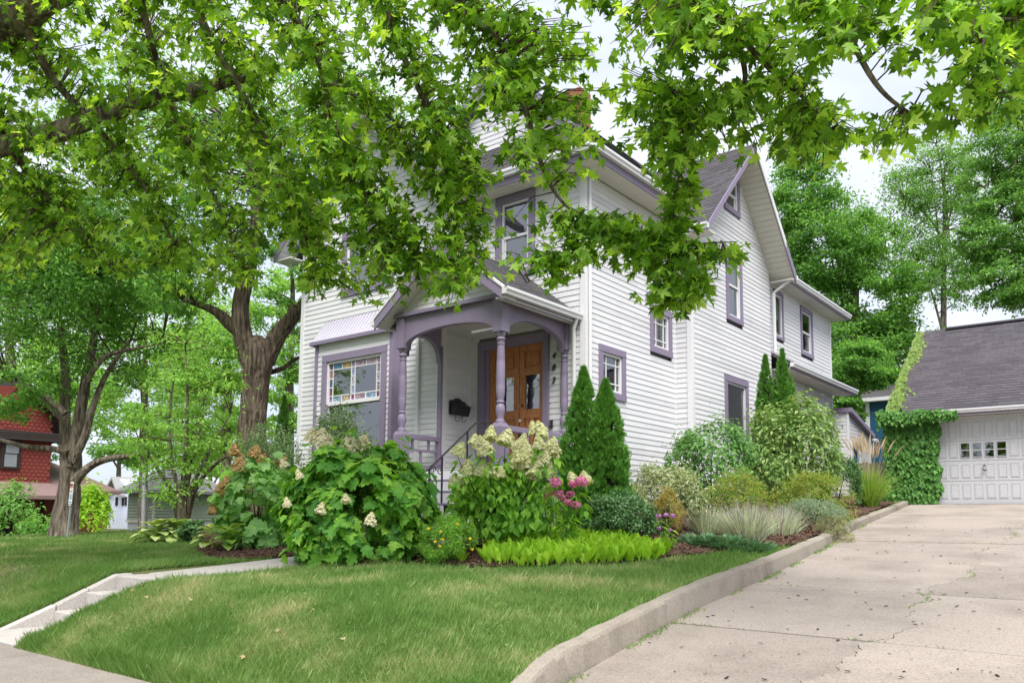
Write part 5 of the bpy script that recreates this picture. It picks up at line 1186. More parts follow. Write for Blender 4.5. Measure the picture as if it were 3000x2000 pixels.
def quadleaf(w=0.24, fold=0.12, curl=-0.12):
    V = np.array([(0,0,0),(w,0.45,fold*w*2),(0,1,curl),(-w,0.45,fold*w*2)]); return V, np.array([(0,1,2),(0,2,3)])
T_small = quadleaf(); T_lance = quadleaf(0.12, 0.2, -0.2); T_round = quadleaf(0.36, 0.1, -0.1)
def spray():
    V, T = [], []
    for a, l_ in ((-0.75, 0.62), (-0.38, 0.85), (0.0, 1.0), (0.38, 0.85), (0.75, 0.62)):
        s, c = math.sin(a), math.cos(a); b = len(V); w = 0.075
        V += [(0, 0, 0), (s*l_*0.55+c*w, c*l_*0.55-s*w, 0.02), (s*l_, c*l_, -0.05), (s*l_*0.55-c*w, c*l_*0.55+s*w, 0.02)]; T += [(b, b+1, b+2), (b, b+2, b+3)]
    return np.array(V), np.array(T)
T_spray = spray()
def blade(w=0.5):                                             # width is set per blade through a second scale
    V = np.array([(-0.5,0,0),(0.5,0,0),(0.36,0.5,0.0),(-0.36,0.5,0.0),(0,1,0)]); return V, np.array([(0,1,2),(0,2,3),(3,2,4)])
T_blade = blade()

def unit(a): return a/(np.linalg.norm(a, axis=-1, keepdims=True)+1e-9)
def frames(d, n):
    y = unit(d); x = unit(np.cross(y, n)); z = np.cross(x, y); return x, y, z
def scatter(name, tmpl, P, D, N, S, mat, parent, W=None, kind="stuff", smooth=False):
    V, T = tmpl; P = np.asarray(P, float); k = len(P)
    if k == 0: return None
    x, y, z = frames(np.asarray(D, float), np.asarray(N, float)); S = np.broadcast_to(np.asarray(S, float), (k,)); Wd = S if W is None else np.broadcast_to(np.asarray(W, float), (k,))
    vs = P[:, None, :] + (Wd[:, None, None]*V[None, :, 0:1]*x[:, None, :] + S[:, None, None]*(V[None, :, 1:2]*y[:, None, :] + V[None, :, 2:3]*z[:, None, :]))
    ts = (T[None]+np.arange(k)[:, None, None]*len(V)).reshape(-1, 3)
    o = mesh_np(name, vs.reshape(-1, 3), ts, mat, parent, smooth)
    if kind: o["kind"] = kind
    return o
def leaf_parts(name, tmpl, P, D, N, S, mat, parent, most=300, rest="foliage"):
    """the leaves that show largest as parts of their own sharing one mesh, the others as one mass"""
    P, D, N, S = np.asarray(P, float), np.asarray(D, float), np.asarray(N, float), np.broadcast_to(np.asarray(S, float), (len(P),))
    dp = (P-EYE) @ FW; px = PX+F*((P-EYE) @ RT)/dp; py = PY-F*((P-EYE) @ UP)/dp
    size = S/np.maximum(dp, 0.3); size = np.where((dp < 1) | (px < -20) | (px > 3020) | (py < -20) | (py > 2020), 0, size)
    vis = size*(1+0.8*RNG.random(len(P)))*np.exp(-(dp-dp.min())*0.6)
    order = np.argsort(-vis); top, bot = order[:most], order[most:]
    key = name+mat.name
    me = bpy.data.meshes.new(name); V, T = tmpl; me.from_pydata(V.tolist(), [], T.tolist()); me.materials.append(mat); me.update()
    x, y, z = frames(D, N); O = ori(parent)
    for i in top:
        o = bpy.data.objects.new(name, me); COL.objects.link(o); o.parent = parent; s = S[i]; p = P[i]-O
        o.matrix_local = Matrix(((x[i][0]*s, y[i][0]*s, z[i][0]*s, p[0]), (x[i][1]*s, y[i][1]*s, z[i][1]*s, p[1]), (x[i][2]*s, y[i][2]*s, z[i][2]*s, p[2]), (0, 0, 0, 1)))
        ORI[o.name] = P[i]
    if len(bot): scatter(rest, tmpl, P[bot], D[bot], N[bot], S[bot], mat, parent)

def dome(n, c, r, h, lumps=26, seed=0, low=-0.25, inner=0.55, lump_r=0.34, upw=0.35):
    """points on a lumpy mound: c ground centre, r (rx,ry), h height -> positions and outward normals"""
    g = np.random.default_rng(seed)
    cen = np.array([c[0], c[1], c[2]+0.46*h]); rad = np.array([r[0], r[1], 0.55*h])
    d = unit(g.normal(size=(lumps*4, 3)) + np.array([0, 0, upw])); d = d[d[:, 2] > low-0.25][:lumps]
    L_ = d*(0.66+0.14*g.random((len(d), 1))); lr = lump_r*(0.75+0.5*g.random(len(d)))
    k = g.integers(0, len(d), n); q = unit(g.normal(size=(n, 3)) + 0.9*d[k]); rr_ = (inner+(1-inner)*g.random(n)**0.6)
    p = L_[k]+q*(lr[k]*rr_)[:, None]
    sh = g.random(n) < 0.07; p[sh] *= (1.0+0.32*g.random((int(sh.sum()), 1)))
    p[:, 2] = np.where(p[:, 2] < -0.80, -0.80+0.1*g.random(n), p[:, 2])
    return cen+p*rad, unit(0.6*q+0.6*unit(p)), g
def orient(nrm, g, up=0.4, jit=0.5, droop=0.6):
    N = unit(nrm+np.array([0, 0, up])+g.normal(size=nrm.shape)*jit)
    D = nrm*0.7+g.normal(size=nrm.shape)*0.7+np.array([0, 0, -droop]); D = D-(D*N).sum(1, keepdims=True)*N
    return unit(D), N
def place(xc, d):                                              # ground point d metres ahead behind display column xc
    p = at(xc*1.27551, 1517, d); return on_ground(p[0], p[1])
def zpix(y, d): return float(at(1500, y*1.27551, d)[2])
def stems(parent, c, h, r, n, seed, mat=None, rad=0.012, lean=0.55, name="stem"):
    g = random.Random(seed)
    for k in range(n):
        a = g.uniform(0, 6.28); t = g.uniform(0.2, 1.0)*lean; top = (c[0]+r[0]*t*math.cos(a), c[1]+r[1]*t*math.sin(a), c[2]+h*g.uniform(0.55, 0.85))
        mid = (c[0]*0.6+top[0]*0.4+g.uniform(-.04, .04), c[1]*0.6+top[1]*0.4+g.uniform(-.04, .04), c[2]+h*0.35)
        b = MB(); b.tube([(c[0]+g.uniform(-.08, .08), c[1]+g.uniform(-.08, .08), c[2]-0.05), mid, top], [rad, rad*0.8, rad*0.4], 6); b.build(name, mat or M_twig, parent, smooth=True)
def shrub(name, label, xc, top, w, d, n, size, mat, tmpl=T_small, seed=0, up=0.4, jit=0.5, droop=0.4, parts=0, nst=5, ryk=0.85, lumps=26, low=-0.25, inner=0.55, group=None, base=None, lump_r=0.34, hs=1.0, cat="shrub", upw=0.35):
    c = place(xc, d) if base is None else base
    h = (zpix(top, d)-c[2])*hs; r = (w*1.27551/2/F*d, w*1.27551/2/F*d*ryk)
    e = empty(name, tuple(c), label, cat, group)
    P, nr, g = dome(n, c, r, h, lumps, seed, low, inner, lump_r, upw); D, N = orient(nr, g, up, jit, droop)
    S = size*(0.65+0.6*g.random(n))
    if parts: leaf_parts("leaf", tmpl, P, D, N, S, mat, e, parts)
    else: scatter("foliage", tmpl, P, D, N, S, mat, e)
    if nst: stems(e, c, h, r, nst, seed)
    return e, c, h, r
def conifer(name, label, xc, tip, w, d, n, seed, mat, group=None, zb=None, size=0.115):
    c = place(xc, d); h = zpix(tip, d)-c[2]; R = w*1.27551/2/F*d
    e = empty(name, tuple(c), label, "conifer", group); g = np.random.default_rng(seed)
    nc = max(60, n//26); tc = g.random(nc)**1.2; ac = g.random(nc)*2*math.pi; bc = g.normal(size=nc); k = g.integers(0, nc, n)
    t = np.clip(tc[k]+g.normal(size=n)*0.016, 0, 1); a = ac[k]+g.normal(size=n)*0.13
    prof_ = np.where(t < 0.12, 0.84+t*1.3, (1-((t-0.12)/0.88)**2.3)); prof_ = np.clip(prof_, 0.02, 1)
    rr_ = R*prof_*(0.90+0.10*bc[k]+0.08*np.sin(ac[k]*3+tc[k]*9+seed)+0.09*g.normal(size=n)); z = h*t
    P = np.stack([c[0]+rr_*np.cos(a), c[1]+rr_*np.sin(a), c[2]+0.03+z*0.97], -1)
    out = np.stack([np.cos(a), np.sin(a), np.zeros(n)], -1)
    D = unit(out*0.62+np.array([0, 0, 0.95])+g.normal(size=(n, 3))*0.30); N = unit(np.cross(D, g.normal(size=(n, 3)))+out*0.5)
    scatter("foliage", T_spray, P, D, N, size*(0.55+0.6*g.random(n))*(1-0.35*t), mat, e)
    b = MB(); b.tube([c+np.array([0, 0, -0.1]), c+np.array([0, 0, h*0.9])], [0.06, 0.012], 8); b.build("trunk", M_twig, e)
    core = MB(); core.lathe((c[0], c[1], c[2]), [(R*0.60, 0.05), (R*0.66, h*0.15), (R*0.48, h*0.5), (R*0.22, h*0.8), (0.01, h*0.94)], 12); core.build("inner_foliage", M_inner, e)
    return e
def cone_head(seed, n=300, petal=0.19):
    """a cone-shaped flower head 1 high: florets of four small petals"""
    g = np.random.default_rng(seed); t = g.random(n)**1.3; a = g.random(n)*6.283
    r = 0.47*(1-t**2.0)*(0.6+0.45*g.random(n))+0.03; P = np.stack([r*np.cos(a), r*np.sin(a), t*0.95], -1)
    out = unit(np.stack([np.cos(a), np.sin(a), 0.35+t*0.6], -1)+g.normal(size=(n, 3))*0.35)
    V, T = [], []
    for p, o_ in zip(P, out):
        u = np.cross(o_, [0.3, 0.5, 0.8]); u /= np.linalg.norm(u); v = np.cross(o_, u)
        for k in range(4):
            th = k*1.5708+0.3; e1 = u*math.cos(th)+v*math.sin(th); e2 = u*math.cos(th+0.8)+v*math.sin(th+0.8); e3 = u*math.cos(th-0.8)+v*math.sin(th-0.8); b = len(V); s = petal*(0.4+0.4*g.random())
            V += [p, p+e2*s*0.6+o_*0.01, p+e1*s+o_*0.02, p+e3*s*0.6+o_*0.01]; T += [(b, b+1, b+2), (b, b+2, b+3)]
    return np.array(V), np.array(T)
def ball_head(seed, n=60, petal=0.30):
    g = np.random.default_rng(seed); d = unit(g.normal(size=(n, 3))+np.array([0, 0, 0.5])); P = d*np.array([0.5, 0.5, 0.36])+np.array([0, 0, 0.3]); V, T = [], []
    for p, o_ in zip(P, d):
        u = np.cross(o_, [0.3, 0.5, 0.8]); u /= np.linalg.norm(u); v = np.cross(o_, u)
        for k in range(5):
            th = k*1.2566+g.random(); e1 = u*math.cos(th)+v*math.sin(th); e2 = u*math.cos(th+0.6)+v*math.sin(th+0.6); e3 = u*math.cos(th-0.6)+v*math.sin(th-0.6); b = len(V); s = petal*0.55
            V += [p, p+e2*s*0.7+o_*0.01, p+e1*s+o_*0.03, p+e3*s*0.7+o_*0.01]; T += [(b, b+1, b+2), (b, b+2, b+3)]
    return np.array(V), np.array(T)
def heads(parent, mesh_list, spots, mat, name="flower_head", seed=0, tilt=0.25):
    g = random.Random(seed); mm = []
    for V, T in mesh_list:
        me = bpy.data.meshes.new(name); me.from_pydata(V.tolist(), [], T.tolist()); me.materials.append(mat); me.update(); mm.append(me)
    for p, s in spots:
        o = bpy.data.objects.new(name, g.choice(mm)); COL.objects.link(o); o.parent = parent
        o.location = Vector(tuple(np.asarray(p)-ori(parent))); o.scale = (s*g.uniform(.85, 1.15), s*g.uniform(.85, 1.15), s); o.rotation_euler = (g.uniform(-tilt, tilt), g.uniform(-tilt, tilt), g.uniform(0, 6.28)); ORI[o.name] = np.asarray(p)
def tuft(name, label, c, n, h, spread, width, mat, seed, bend=0.5, parent=None, pn="blades", cat="plant", base=0.3):
    g = np.random.default_rng(seed); e = parent or empty(name, tuple(c), label, cat)
    a = g.random(n)*6.283; lean = np.abs(g.normal(size=n))*spread
    d0 = np.stack([np.cos(a)*lean, np.sin(a)*lean, np.ones(n)], -1); d0 = unit(d0)
    P = np.asarray(c)+np.stack([np.cos(a)*g.random(n)*base, np.sin(a)*g.random(n)*base, np.zeros(n)], -1)
    hh = h*(0.55+0.5*g.random(n)); seg = 4; V = []; side = unit(np.cross(d0, np.stack([-np.sin(a+1), np.cos(a+1), 0*a], -1))+1e-6)
    side = np.stack([-np.sin(a+g.normal(size=n)*0.7), np.cos(a+g.normal(size=n)*0.7), 0*a], -1)
    pts = []; cur = P.copy(); dd = d0.copy()
    for k in range(seg+1):
        w = width*(1-k/seg)**0.7*0.5+0.0004; pts.append((cur-side*w, cur+side*w)); cur = cur+dd*(hh/seg)[:, None]; dd = unit(dd+np.stack([np.cos(a), np.sin(a), -0.8*np.ones(n)], -1)*bend*(lean+0.15)[:, None]*0.5)
    VV = np.stack([p for pr in pts for p in pr], 1); m = 2*(seg+1)
    q = []
    for k in range(seg): q += [(2*k, 2*k+1, 2*k+3), (2*k, 2*k+3, 2*k+2)]
    ts = (np.array(q)[None]+np.arange(n)[:, None, None]*m).reshape(-1, 3)
    o = mesh_np(pn, VV.reshape(-1, 3), ts, mat, e); o["kind"] = "stuff"; return e
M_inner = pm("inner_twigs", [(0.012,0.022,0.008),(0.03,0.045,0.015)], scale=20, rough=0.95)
# leaf colours of the garden
L_hyd = leafmat("oakleaf_leaf", [(0.030,0.095,0.018),(0.050,0.14,0.022),(0.085,0.19,0.028),(0.15,0.26,0.04)], 0.45, (1.6,1.5,0.5), gain=2.2)
L_hyd2 = leafmat("pale_oakleaf_leaf", [(0.07,0.15,0.045),(0.11,0.21,0.07),(0.17,0.27,0.10)], 0.42, (1.6,1.5,0.7))
L_pan = leafmat("panicle_leaf", [(0.045,0.12,0.018),(0.085,0.18,0.024),(0.14,0.235,0.035)], 0.45, (1.6,1.5,0.6))
L_lime = leafmat("lime_leaf", [(0.16,0.30,0.020),(0.23,0.40,0.03),(0.33,0.50,0.06)], 0.45, (1.5,1.4,0.6), gain=1.35)
L_arb = leafmat("arborvitae_spray", [(0.022,0.072,0.012),(0.048,0.13,0.020),(0.09,0.19,0.033)], 0.22, (1.5,1.5,0.7), gain=2.0)
L_box = leafmat("glossy_leaf", [(0.026,0.075,0.022),(0.052,0.12,0.036),(0.10,0.18,0.07)], 0.25, (1.4,1.4,0.8), rough=0.38, spec=0.45, gain=1.7)
L_priv = leafmat("grey_green_leaf", [(0.055,0.095,0.045),(0.095,0.155,0.062),(0.15,0.215,0.10)], 0.3, (1.4,1.4,0.8), rough=0.45, spec=0.35, gain=1.6)
L_var = leafmat("variegated_leaf", [(0.12,0.20,0.06),(0.30,0.38,0.16),(0.52,0.56,0.34),(0.60,0.62,0.42)], 0.3, (1.2,1.2,0.8))
L_var2 = leafmat("pale_variegated_leaf", [(0.10,0.20,0.045),(0.20,0.33,0.09),(0.36,0.47,0.20)], 0.38, (1.35,1.3,0.7))
L_burn = leafmat("burning_bush_leaf", [(0.045,0.115,0.028),(0.075,0.165,0.042),(0.12,0.22,0.07)], 0.36, (1.4,1.4,0.7), gain=1.75)
L_spi = leafmat("spirea_leaf", [(0.10,0.20,0.035),(0.17,0.27,0.05),(0.27,0.31,0.06),(0.36,0.20,0.07)], 0.36, (1.4,1.3,0.7), pos=[0,0.45,0.8,1])
L_brown = leafmat("bronze_leaf", [(0.10,0.12,0.03),(0.17,0.15,0.04),(0.20,0.11,0.03)], 0.3, (1.3,1.2,0.7))
L_lav = leafmat("lavender_leaf", [(0.16,0.21,0.13),(0.23,0.28,0.18),(0.29,0.29,0.22)], 0.25, (1.2,1.2,0.9))
L_lavf = leafmat("lavender_bloom", [(0.20,0.15,0.16),(0.27,0.21,0.21),(0.30,0.25,0.24)], 0.2, (1.1,1.1,1.0))
L_art = leafmat("silver_leaf", [(0.17,0.25,0.16),(0.25,0.34,0.22),(0.37,0.44,0.30)], 0.3, (1.2,1.2,0.9))
L_juni = leafmat("juniper_spray", [(0.04,0.10,0.045),(0.075,0.155,0.07),(0.12,0.20,0.10)], 0.25, (1.3,1.3,0.8), gain=1.5)
L_core = leafmat("threadleaf", [(0.055,0.13,0.020),(0.095,0.19,0.03),(0.15,0.25,0.05)], 0.4, (1.5,1.4,0.7))
L_ivy = leafmat("ivy_leaf", [(0.026,0.080,0.016),(0.050,0.135,0.026),(0.09,0.19,0.042)], 0.30, (1.4,1.4,0.7), gain=1.8)
L_ivy2 = leafmat("young_ivy_leaf", [(0.13,0.24,0.05),(0.22,0.33,0.08),(0.33,0.42,0.13)], 0.4, (1.4,1.3,0.7))
L_reed = leafmat("reed_blade", [(0.10,0.21,0.03),(0.17,0.29,0.045),(0.27,0.36,0.08)], 0.35, (1.4,1.3,0.7))
L_plume = leafmat("reed_plume", [(0.38,0.28,0.15),(0.50,0.38,0.22),(0.60,0.47,0.30)], 0.3, (1.2,1.1,0.9))
L_cream = leafmat("cream_floret", [(0.58,0.63,0.24),(0.70,0.73,0.38),(0.80,0.79,0.55),(0.82,0.77,0.62)], 0.3, (1.15,1.1,0.85))
L_cream2 = leafmat("ivory_floret", [(0.66,0.66,0.38),(0.78,0.75,0.52),(0.84,0.77,0.62)], 0.3, (1.1,1.05,0.9))
L_tan = leafmat("tan_floret", [(0.46,0.27,0.09),(0.60,0.42,0.17),(0.68,0.56,0.32)], 0.3, (1.15,1.05,0.8))
L_pink = leafmat("pink_floret", [(0.68,0.12,0.33),(0.78,0.22,0.46),(0.80,0.36,0.56)], 0.3, (1.15,1.0,1.0))
L_lilac = leafmat("lilac_floret", [(0.52,0.22,0.50),(0.64,0.34,0.62)], 0.3, (1.1,1.0,1.0))
L_yel = leafmat("yellow_floret", [(0.75,0.52,0.02),(0.8,0.6,0.04)], 0.2, (1.1,1.0,0.8))
L_hosta = leafmat("hosta_green", [(0.16,0.30,0.06),(0.23,0.38,0.09),(0.30,0.45,0.13)], 0.40, (1.4,1.3,0.7), gain=1.4)
L_hostae = leafmat("hosta_edge", [(0.48,0.58,0.22),(0.60,0.66,0.32)], 0.35, (1.2,1.15,0.8))
L_hostay = leafmat("hosta_gold", [(0.30,0.40,0.03),(0.42,0.50,0.05),(0.28,0.38,0.06)], 0.4, (1.3,1.2,0.7))

# ------------------------------------------------------------------ conifers
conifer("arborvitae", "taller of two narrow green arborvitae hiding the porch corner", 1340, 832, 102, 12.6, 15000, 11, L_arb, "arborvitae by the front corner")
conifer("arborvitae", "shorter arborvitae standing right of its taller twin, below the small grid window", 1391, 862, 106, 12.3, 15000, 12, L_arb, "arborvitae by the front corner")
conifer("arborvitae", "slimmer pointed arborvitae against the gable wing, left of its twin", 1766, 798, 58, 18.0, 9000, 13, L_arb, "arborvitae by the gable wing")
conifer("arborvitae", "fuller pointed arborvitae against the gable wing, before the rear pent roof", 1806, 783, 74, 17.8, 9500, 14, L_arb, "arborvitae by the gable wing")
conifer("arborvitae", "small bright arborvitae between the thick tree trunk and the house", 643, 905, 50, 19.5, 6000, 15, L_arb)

# ------------------------------------------------------------------ front garden
e, c, h, r = shrub("oakleaf_hydrangea", "big dark green oakleaf hydrangea with ivory cones beside the front walk", 812, 1008, 400, 10.9, 3400, 0.168, L_hyd, T_oak, 31, up=0.75, jit=0.4, droop=0.75, parts=300, nst=9, lumps=70, low=-0.75, inner=0.55, lump_r=0.26, ryk=0.75, upw=0.0)
HEADC = [cone_head(1), cone_head(2), cone_head(3)]
sp = []
for x_, y_, s_ in [(712, 1000, 0.20), (735, 1010, 0.26), (755, 1020, 0.22), (798, 1020, 0.25), (843, 1020, 0.20), (905, 1060, 0.16), (655, 1060, 0.16), (900, 1065, .15), (660, 1150, 0.15), (795, 1140, 0.15), (735, 1165, 0.18), (850, 1190, 0.20), (690, 1085, 0.15), (830, 1003, 0.17)]:
    dd = 10.9 if y_ < 1080 else 9.95
    sp.append((dis(x_, y_+12, dd), s_))
heads(e, [cone_head(4, 210, 0.18), cone_head(5, 210, 0.18)], [(p_, s_*(0.95 if i_ < 6 else 0.78)) for i_, (p_, s_) in enumerate(sp)], L_cream2, seed=2, tilt=0.5)
for p, s_ in sp[:6]:
    b = MB(); b.tube([c+np.array([0, 0, h*0.5]), p], [0.010, 0.005], 5); b.build("flower_stalk", M_twig, e)
e, c, h, r = shrub("oakleaf_hydrangea", "looser pale oakleaf hydrangea with browning tan cones left of the walk", 588, 1062, 235, 14.0, 900, 0.20, L_hyd2, T_oak, 32, up=0.6, jit=0.45, droop=0.9, parts=220, nst=7, lumps=40, low=-0.6, ryk=0.6, lump_r=0.28, upw=0.1, hs=1.0)
heads(e, HEADC, [(dis(x_, y_+14, 13.8), s_*0.88) for x_, y_, s_ in [(540, 1030, 0.24), (583, 1035, 0.24), (600, 1050, 0.2), (550, 1065, 0.30), (645, 1050, 0.22), (520, 1105, 0.24), (505, 1115, 0.2), (515, 1125, 0.22), (490, 1165, 0.2)]], L_tan, seed=4)
e, c, h, r = shrub("panicle_hydrangea", "panicle hydrangea with lime-white cone blooms in front of the porch", 1150, 1068, 285, 11.3, 2300, 0.13, L_pan, T_ovate, 33, up=0.3, jit=0.5, droop=0.9, parts=150, nst=14, lumps=44, low=-0.4, inner=0.3, ryk=0.7)
spots = [(1050, 1025, .17), (1072, 1065, .17), (1088, 1000, .14), (1100, 1010, .16), (1125, 990, .2), (1118, 1022, .2), (1160, 1000, .21), (1187, 1012, .14), (1200, 1003, .16), (1210, 1030, .19), (1190, 1045, .18), (1213, 1050, .22), (1228, 975, .16), (1245, 985, .15), (1243, 972, .15), (1238, 1008, .15), (1265, 1015, .18), (1268, 1030, .17), (1250, 1040, .15), (1205, 1072, .19), (1225, 1075, .18), (1258, 1075, .18), (1180, 1062, .15), (1105, 1070, .17), (1090, 1075, .14), (1125, 1070, .16), (1042, 1090, .14), (1060, 1095, .13), (1345, 1090, .16), (1318, 1087, .14), (1150, 1075, .13), (1280, 1020, .12), (1185, 1030, .14), (1238, 1050, .15)]
sp = [(dis(x_, y_+20, (11.1 if y_ < 1005 else 10.62)+0.3*((k*7) % 5)/5), s_) for k, (x_, y_, s_) in enumerate(spots)]
heads(e, HEADC, [(p_, s_*1.12) for p_, s_ in sp], L_cream, seed=6, tilt=0.4)
gg = np.random.default_rng(5)
for p, s_ in sp:
    b = MB(); q_ = c+(p-c)*0.45; q_[2] = c[2]+h*0.45; b.tube([q_, (q_+p)/2+np.array([0, 0, -0.03]), p], [0.008, 0.006, 0.004], 5); b.build("flower_stalk", M_twig, e)
lp, ld = [], []
for p, s_ in sp:
    for k in range(11):
        a = gg.random()*6.28; t = gg.uniform(0.05, 0.42); lp.append(p-np.array([0, 0, t])+np.array([math.cos(a), math.sin(a), 0])*0.02); ld.append((math.cos(a)*0.8, math.sin(a)*0.8, -0.75))
lp, ld = np.array(lp), np.array(ld); ln = unit(np.stack([ld[:, 0]*0.6, ld[:, 1]*0.6, np.ones(len(ld))], -1))
leaf_parts("leaf", T_ovate, lp, ld, ln, 0.115*(0.75+0.5*gg.random(len(lp))), L_pan, e, 120)
e, c, h, r = shrub("coreopsis", "feathery green coreopsis mound with a few yellow flowers at the lawn edge", 1030, 1190, 135, 10.2, 9000, 0.045, L_core, T_lance, 34, up=0.5, jit=0.9, droop=-0.5, nst=0, lumps=30, low=-0.5, inner=0.2, cat="plant")
heads(e, [ball_head(3, 8, 0.9)], [(dis(x_, y_, 9.75), 0.03) for x_, y_ in [(1016, 1240), (1000, 1245), (1010, 1255), (1080, 1238), (1085, 1262), (1012, 1222), (985, 1215), (1050, 1205)]], L_yel, "flower", 7)
# phlox
def phlox(label, xc, d, flower_px, mat, hs, nst, seed, leafn):
    c = place(xc, d); e = empty("phlox", tuple(c), label, "flower"); g = np.random.default_rng(seed); P, D = [], []
    sp = [(dis(x_, y_, d+0.1*((i*3) % 4-1.5)), s_) for i, (x_, y_, s_) in enumerate(flower_px)]
    for p, s_ in sp:
        base = c+np.array([g.uniform(-.10, .10), g.uniform(-.08, .08), -0.02]); b = MB(); b.tube([base, (base+p)/2+np.array([0, 0, 0.04]), p], [0.006, 0.005, 0.004], 5); b.build("stem", M_stemg, e)
        for k in range(leafn):
            f = g.uniform(0.12, 0.93); a = g.random()*6.28; P.append(base*(1-f)+p*f); D.append((math.cos(a), math.sin(a), -0.35))
    D = np.array(D); scatter("foliage", T_lance, P, D, np.array([0, 0, 1.0])+D*0.3, 0.13*(0.7+0.5*g.random(len(P))), L_pan, e)
    heads(e, [ball_head(9), ball_head(10)], sp, mat, "flower_head", seed)
M_stemg = pm("green_stem", [(0.07,0.13,0.03),(0.11,0.17,0.05)], scale=20, rough=0.7)
phlox("clump of tall phlox with bright pink flower heads beside the arborvitae", 1300, 10.7, [(1275, 1115, .15), (1262, 1135, .12), (1285, 1140, .13), (1315, 1118, .12), (1333, 1113, .16), (1345, 1110, .12), (1310, 1140, .11), (1305, 1158, .10), (1322, 1165, .12), (1292, 1148, .1), (1258, 1145, .1)], L_pink, 1, 11, 51, 16)
phlox("single small phlox with lilac-pink flowers alone in the mulch", 1530, 11.0, [(1513, 1188, .07), (1530, 1185, .065), (1547, 1188, .075), (1514, 1216, .06), (1540, 1219, .05)], L_lilac, 1, 5, 52, 9)
# lily of the valley: a plant is a pair or trio of upright leaves
LILY = [tuple(ghit(*p)[:2]) for p in [(1110, 1300), (1135, 1262), (1200, 1244), (1300, 1240), (1400, 1246), (1450, 1262), (1538, 1276), (1500, 1292), (1380, 1300), (1230, 1306)]]
g = np.random.default_rng(8); lx, ly = scatter_in(LILY, 1500, g); k_ = min(len(lx), 296)
for x_, y_ in [(ghit(1062, 1288)), (ghit(1118, 1290)), (ghit(1150, 1285))] and [tuple(ghit(*q)[:2]) for q in ((1062, 1296), (1116, 1292))]: lx = np.concatenate([[x_], lx]); ly = np.concatenate([[y_], ly])
T_lily = template([(0,0),(0.06,0.10),(0.17,0.40),(0.18,0.60),(0.10,0.85),(0,1)], 0.5, 0.9, 0.15)
lilym = bpy.data.meshes.new("leaf"); lilym.from_pydata(T_lily[0].tolist(), [], T_lily[1].tolist()); lilym.materials.append(L_lime); lilym.update()
for i in range(k_):
    p = on_ground(lx[i], ly[i])+np.array([0, 0, 0.02]); e = empty("lily_of_the_valley", tuple(p), "upright lime-green lily-of-the-valley plant in the front patch", "plant", "lily-of-the-valley patch by the lawn")
    a0 = g.random()*6.28
    for j in range(g.integers(2, 5)):
        a = a0+j*2.3+g.normal()*0.3; s = 0.225*(0.75+0.5*g.random()); t = 0.30+0.95*g.random()**1.5; y = np.array([math.cos(a)*t, math.sin(a)*t, 1.0]); y /= np.linalg.norm(y); n_ = np.array([-math.cos(a), -math.sin(a), t]); x = np.cross(y, n_); x /= np.linalg.norm(x); z = np.cross(x, y)
        o = bpy.data.objects.new("leaf", lilym); COL.objects.link(o); o.parent = e
        o.matrix_local = Matrix(((x[0]*s*0.86, y[0]*s, z[0]*s, 0), (x[1]*s*0.86, y[1]*s, z[1]*s, 0), (x[2]*s*0.86, y[2]*s, z[2]*s, 0), (0, 0, 0, 1))); ORI[o.name] = p
xx, yy2 = scatter_in(LILY, 2600, g); m = len(xx); a = g.random(m)*6.283; t = 0.25+1.0*g.random(m)**1.5
D = unit(np.stack([np.cos(a)*t, np.sin(a)*t, np.ones(m)], -1)); N = np.stack([-np.cos(a), -np.sin(a), t], -1)
o = scatter("lily_of_the_valley_patch", T_lily, np.stack([xx, yy2, gz(xx, yy2)+0.02], -1), D, N, 0.205*(0.65+0.6*g.random(m)), L_lime, None, W=0.175*(0.7+0.5*g.random(m)))
props(o, "crowded lime-green leaves filling the lily-of-the-valley patch", "plant", kind="stuff")
# evergreen and mixed shrubs along the driveway side
shrub("inkberry_holly", "low dark glossy holly on bare twisted stems, below the arborvitae", 1420, 1128, 175, 11.4, 6500, 0.042, L_box, T_round, 41, up=0.4, jit=0.7, droop=0.1, nst=7, lumps=40, low=-0.2, inner=0.3)
shrub("variegated_euonymus", "cream-edged variegated shrub against the white side wall", 1530, 1062, 190, 12.6, 4200, 0.085, L_var, T_lance, 42, up=0.5, jit=0.7, droop=0.3, nst=6, lumps=34, inner=0.3)
shrub("bronze_spirea", "thin bronze-brown spirea in front of the variegated shrub", 1535, 1122, 75, 11.9, 1500, 0.05, L_brown, T_lance, 43, up=0.3, jit=0.8, droop=-0.5, nst=6, lumps=18, inner=0.2)
shrub("burning_bush", "fresh green burning bush with layered drooping leaves below the gable wing", 1632, 962, 225, 14.2, 5200, 0.088, L_burn, T_small, 44, up=0.8, jit=0.35, droop=0.9, nst=7, lumps=40, low=-0.3, inner=0.45)
shrub("variegated_dogwood", "tall pale-leaved variegated dogwood beside the lower side window", 1820, 893, 205, 16.0, 6500, 0.11, L_var2, T_small, 45, up=0.7, jit=0.4, droop=0.7, nst=7, lumps=46, low=-0.5, inner=0.45)
shrub("spirea", "rounded green spirea with rusty seed heads below the burning bush", 1695, 1078, 160, 13.0, 4200, 0.055, L_spi, T_lance, 46, up=0.4, jit=0.7, droop=0.0, nst=5, lumps=34, inner=0.35)
shrub("spirea", "wider yellow-green spirea with orange tips nearer the garage", 1868, 1083, 190, 14.2, 5200, 0.058, L_spi, T_lance, 47, up=0.4, jit=0.7, droop=0.0, nst=5, lumps=38, inner=0.35)
shrub("yew", "dark green upright yew next to the rear vestibule", 1928, 1042, 92, 17.2, 3200, 0.085, L_box, T_lance, 48, up=0.1, jit=0.6, droop=-1.0, nst=3, lumps=26, low=-0.6)
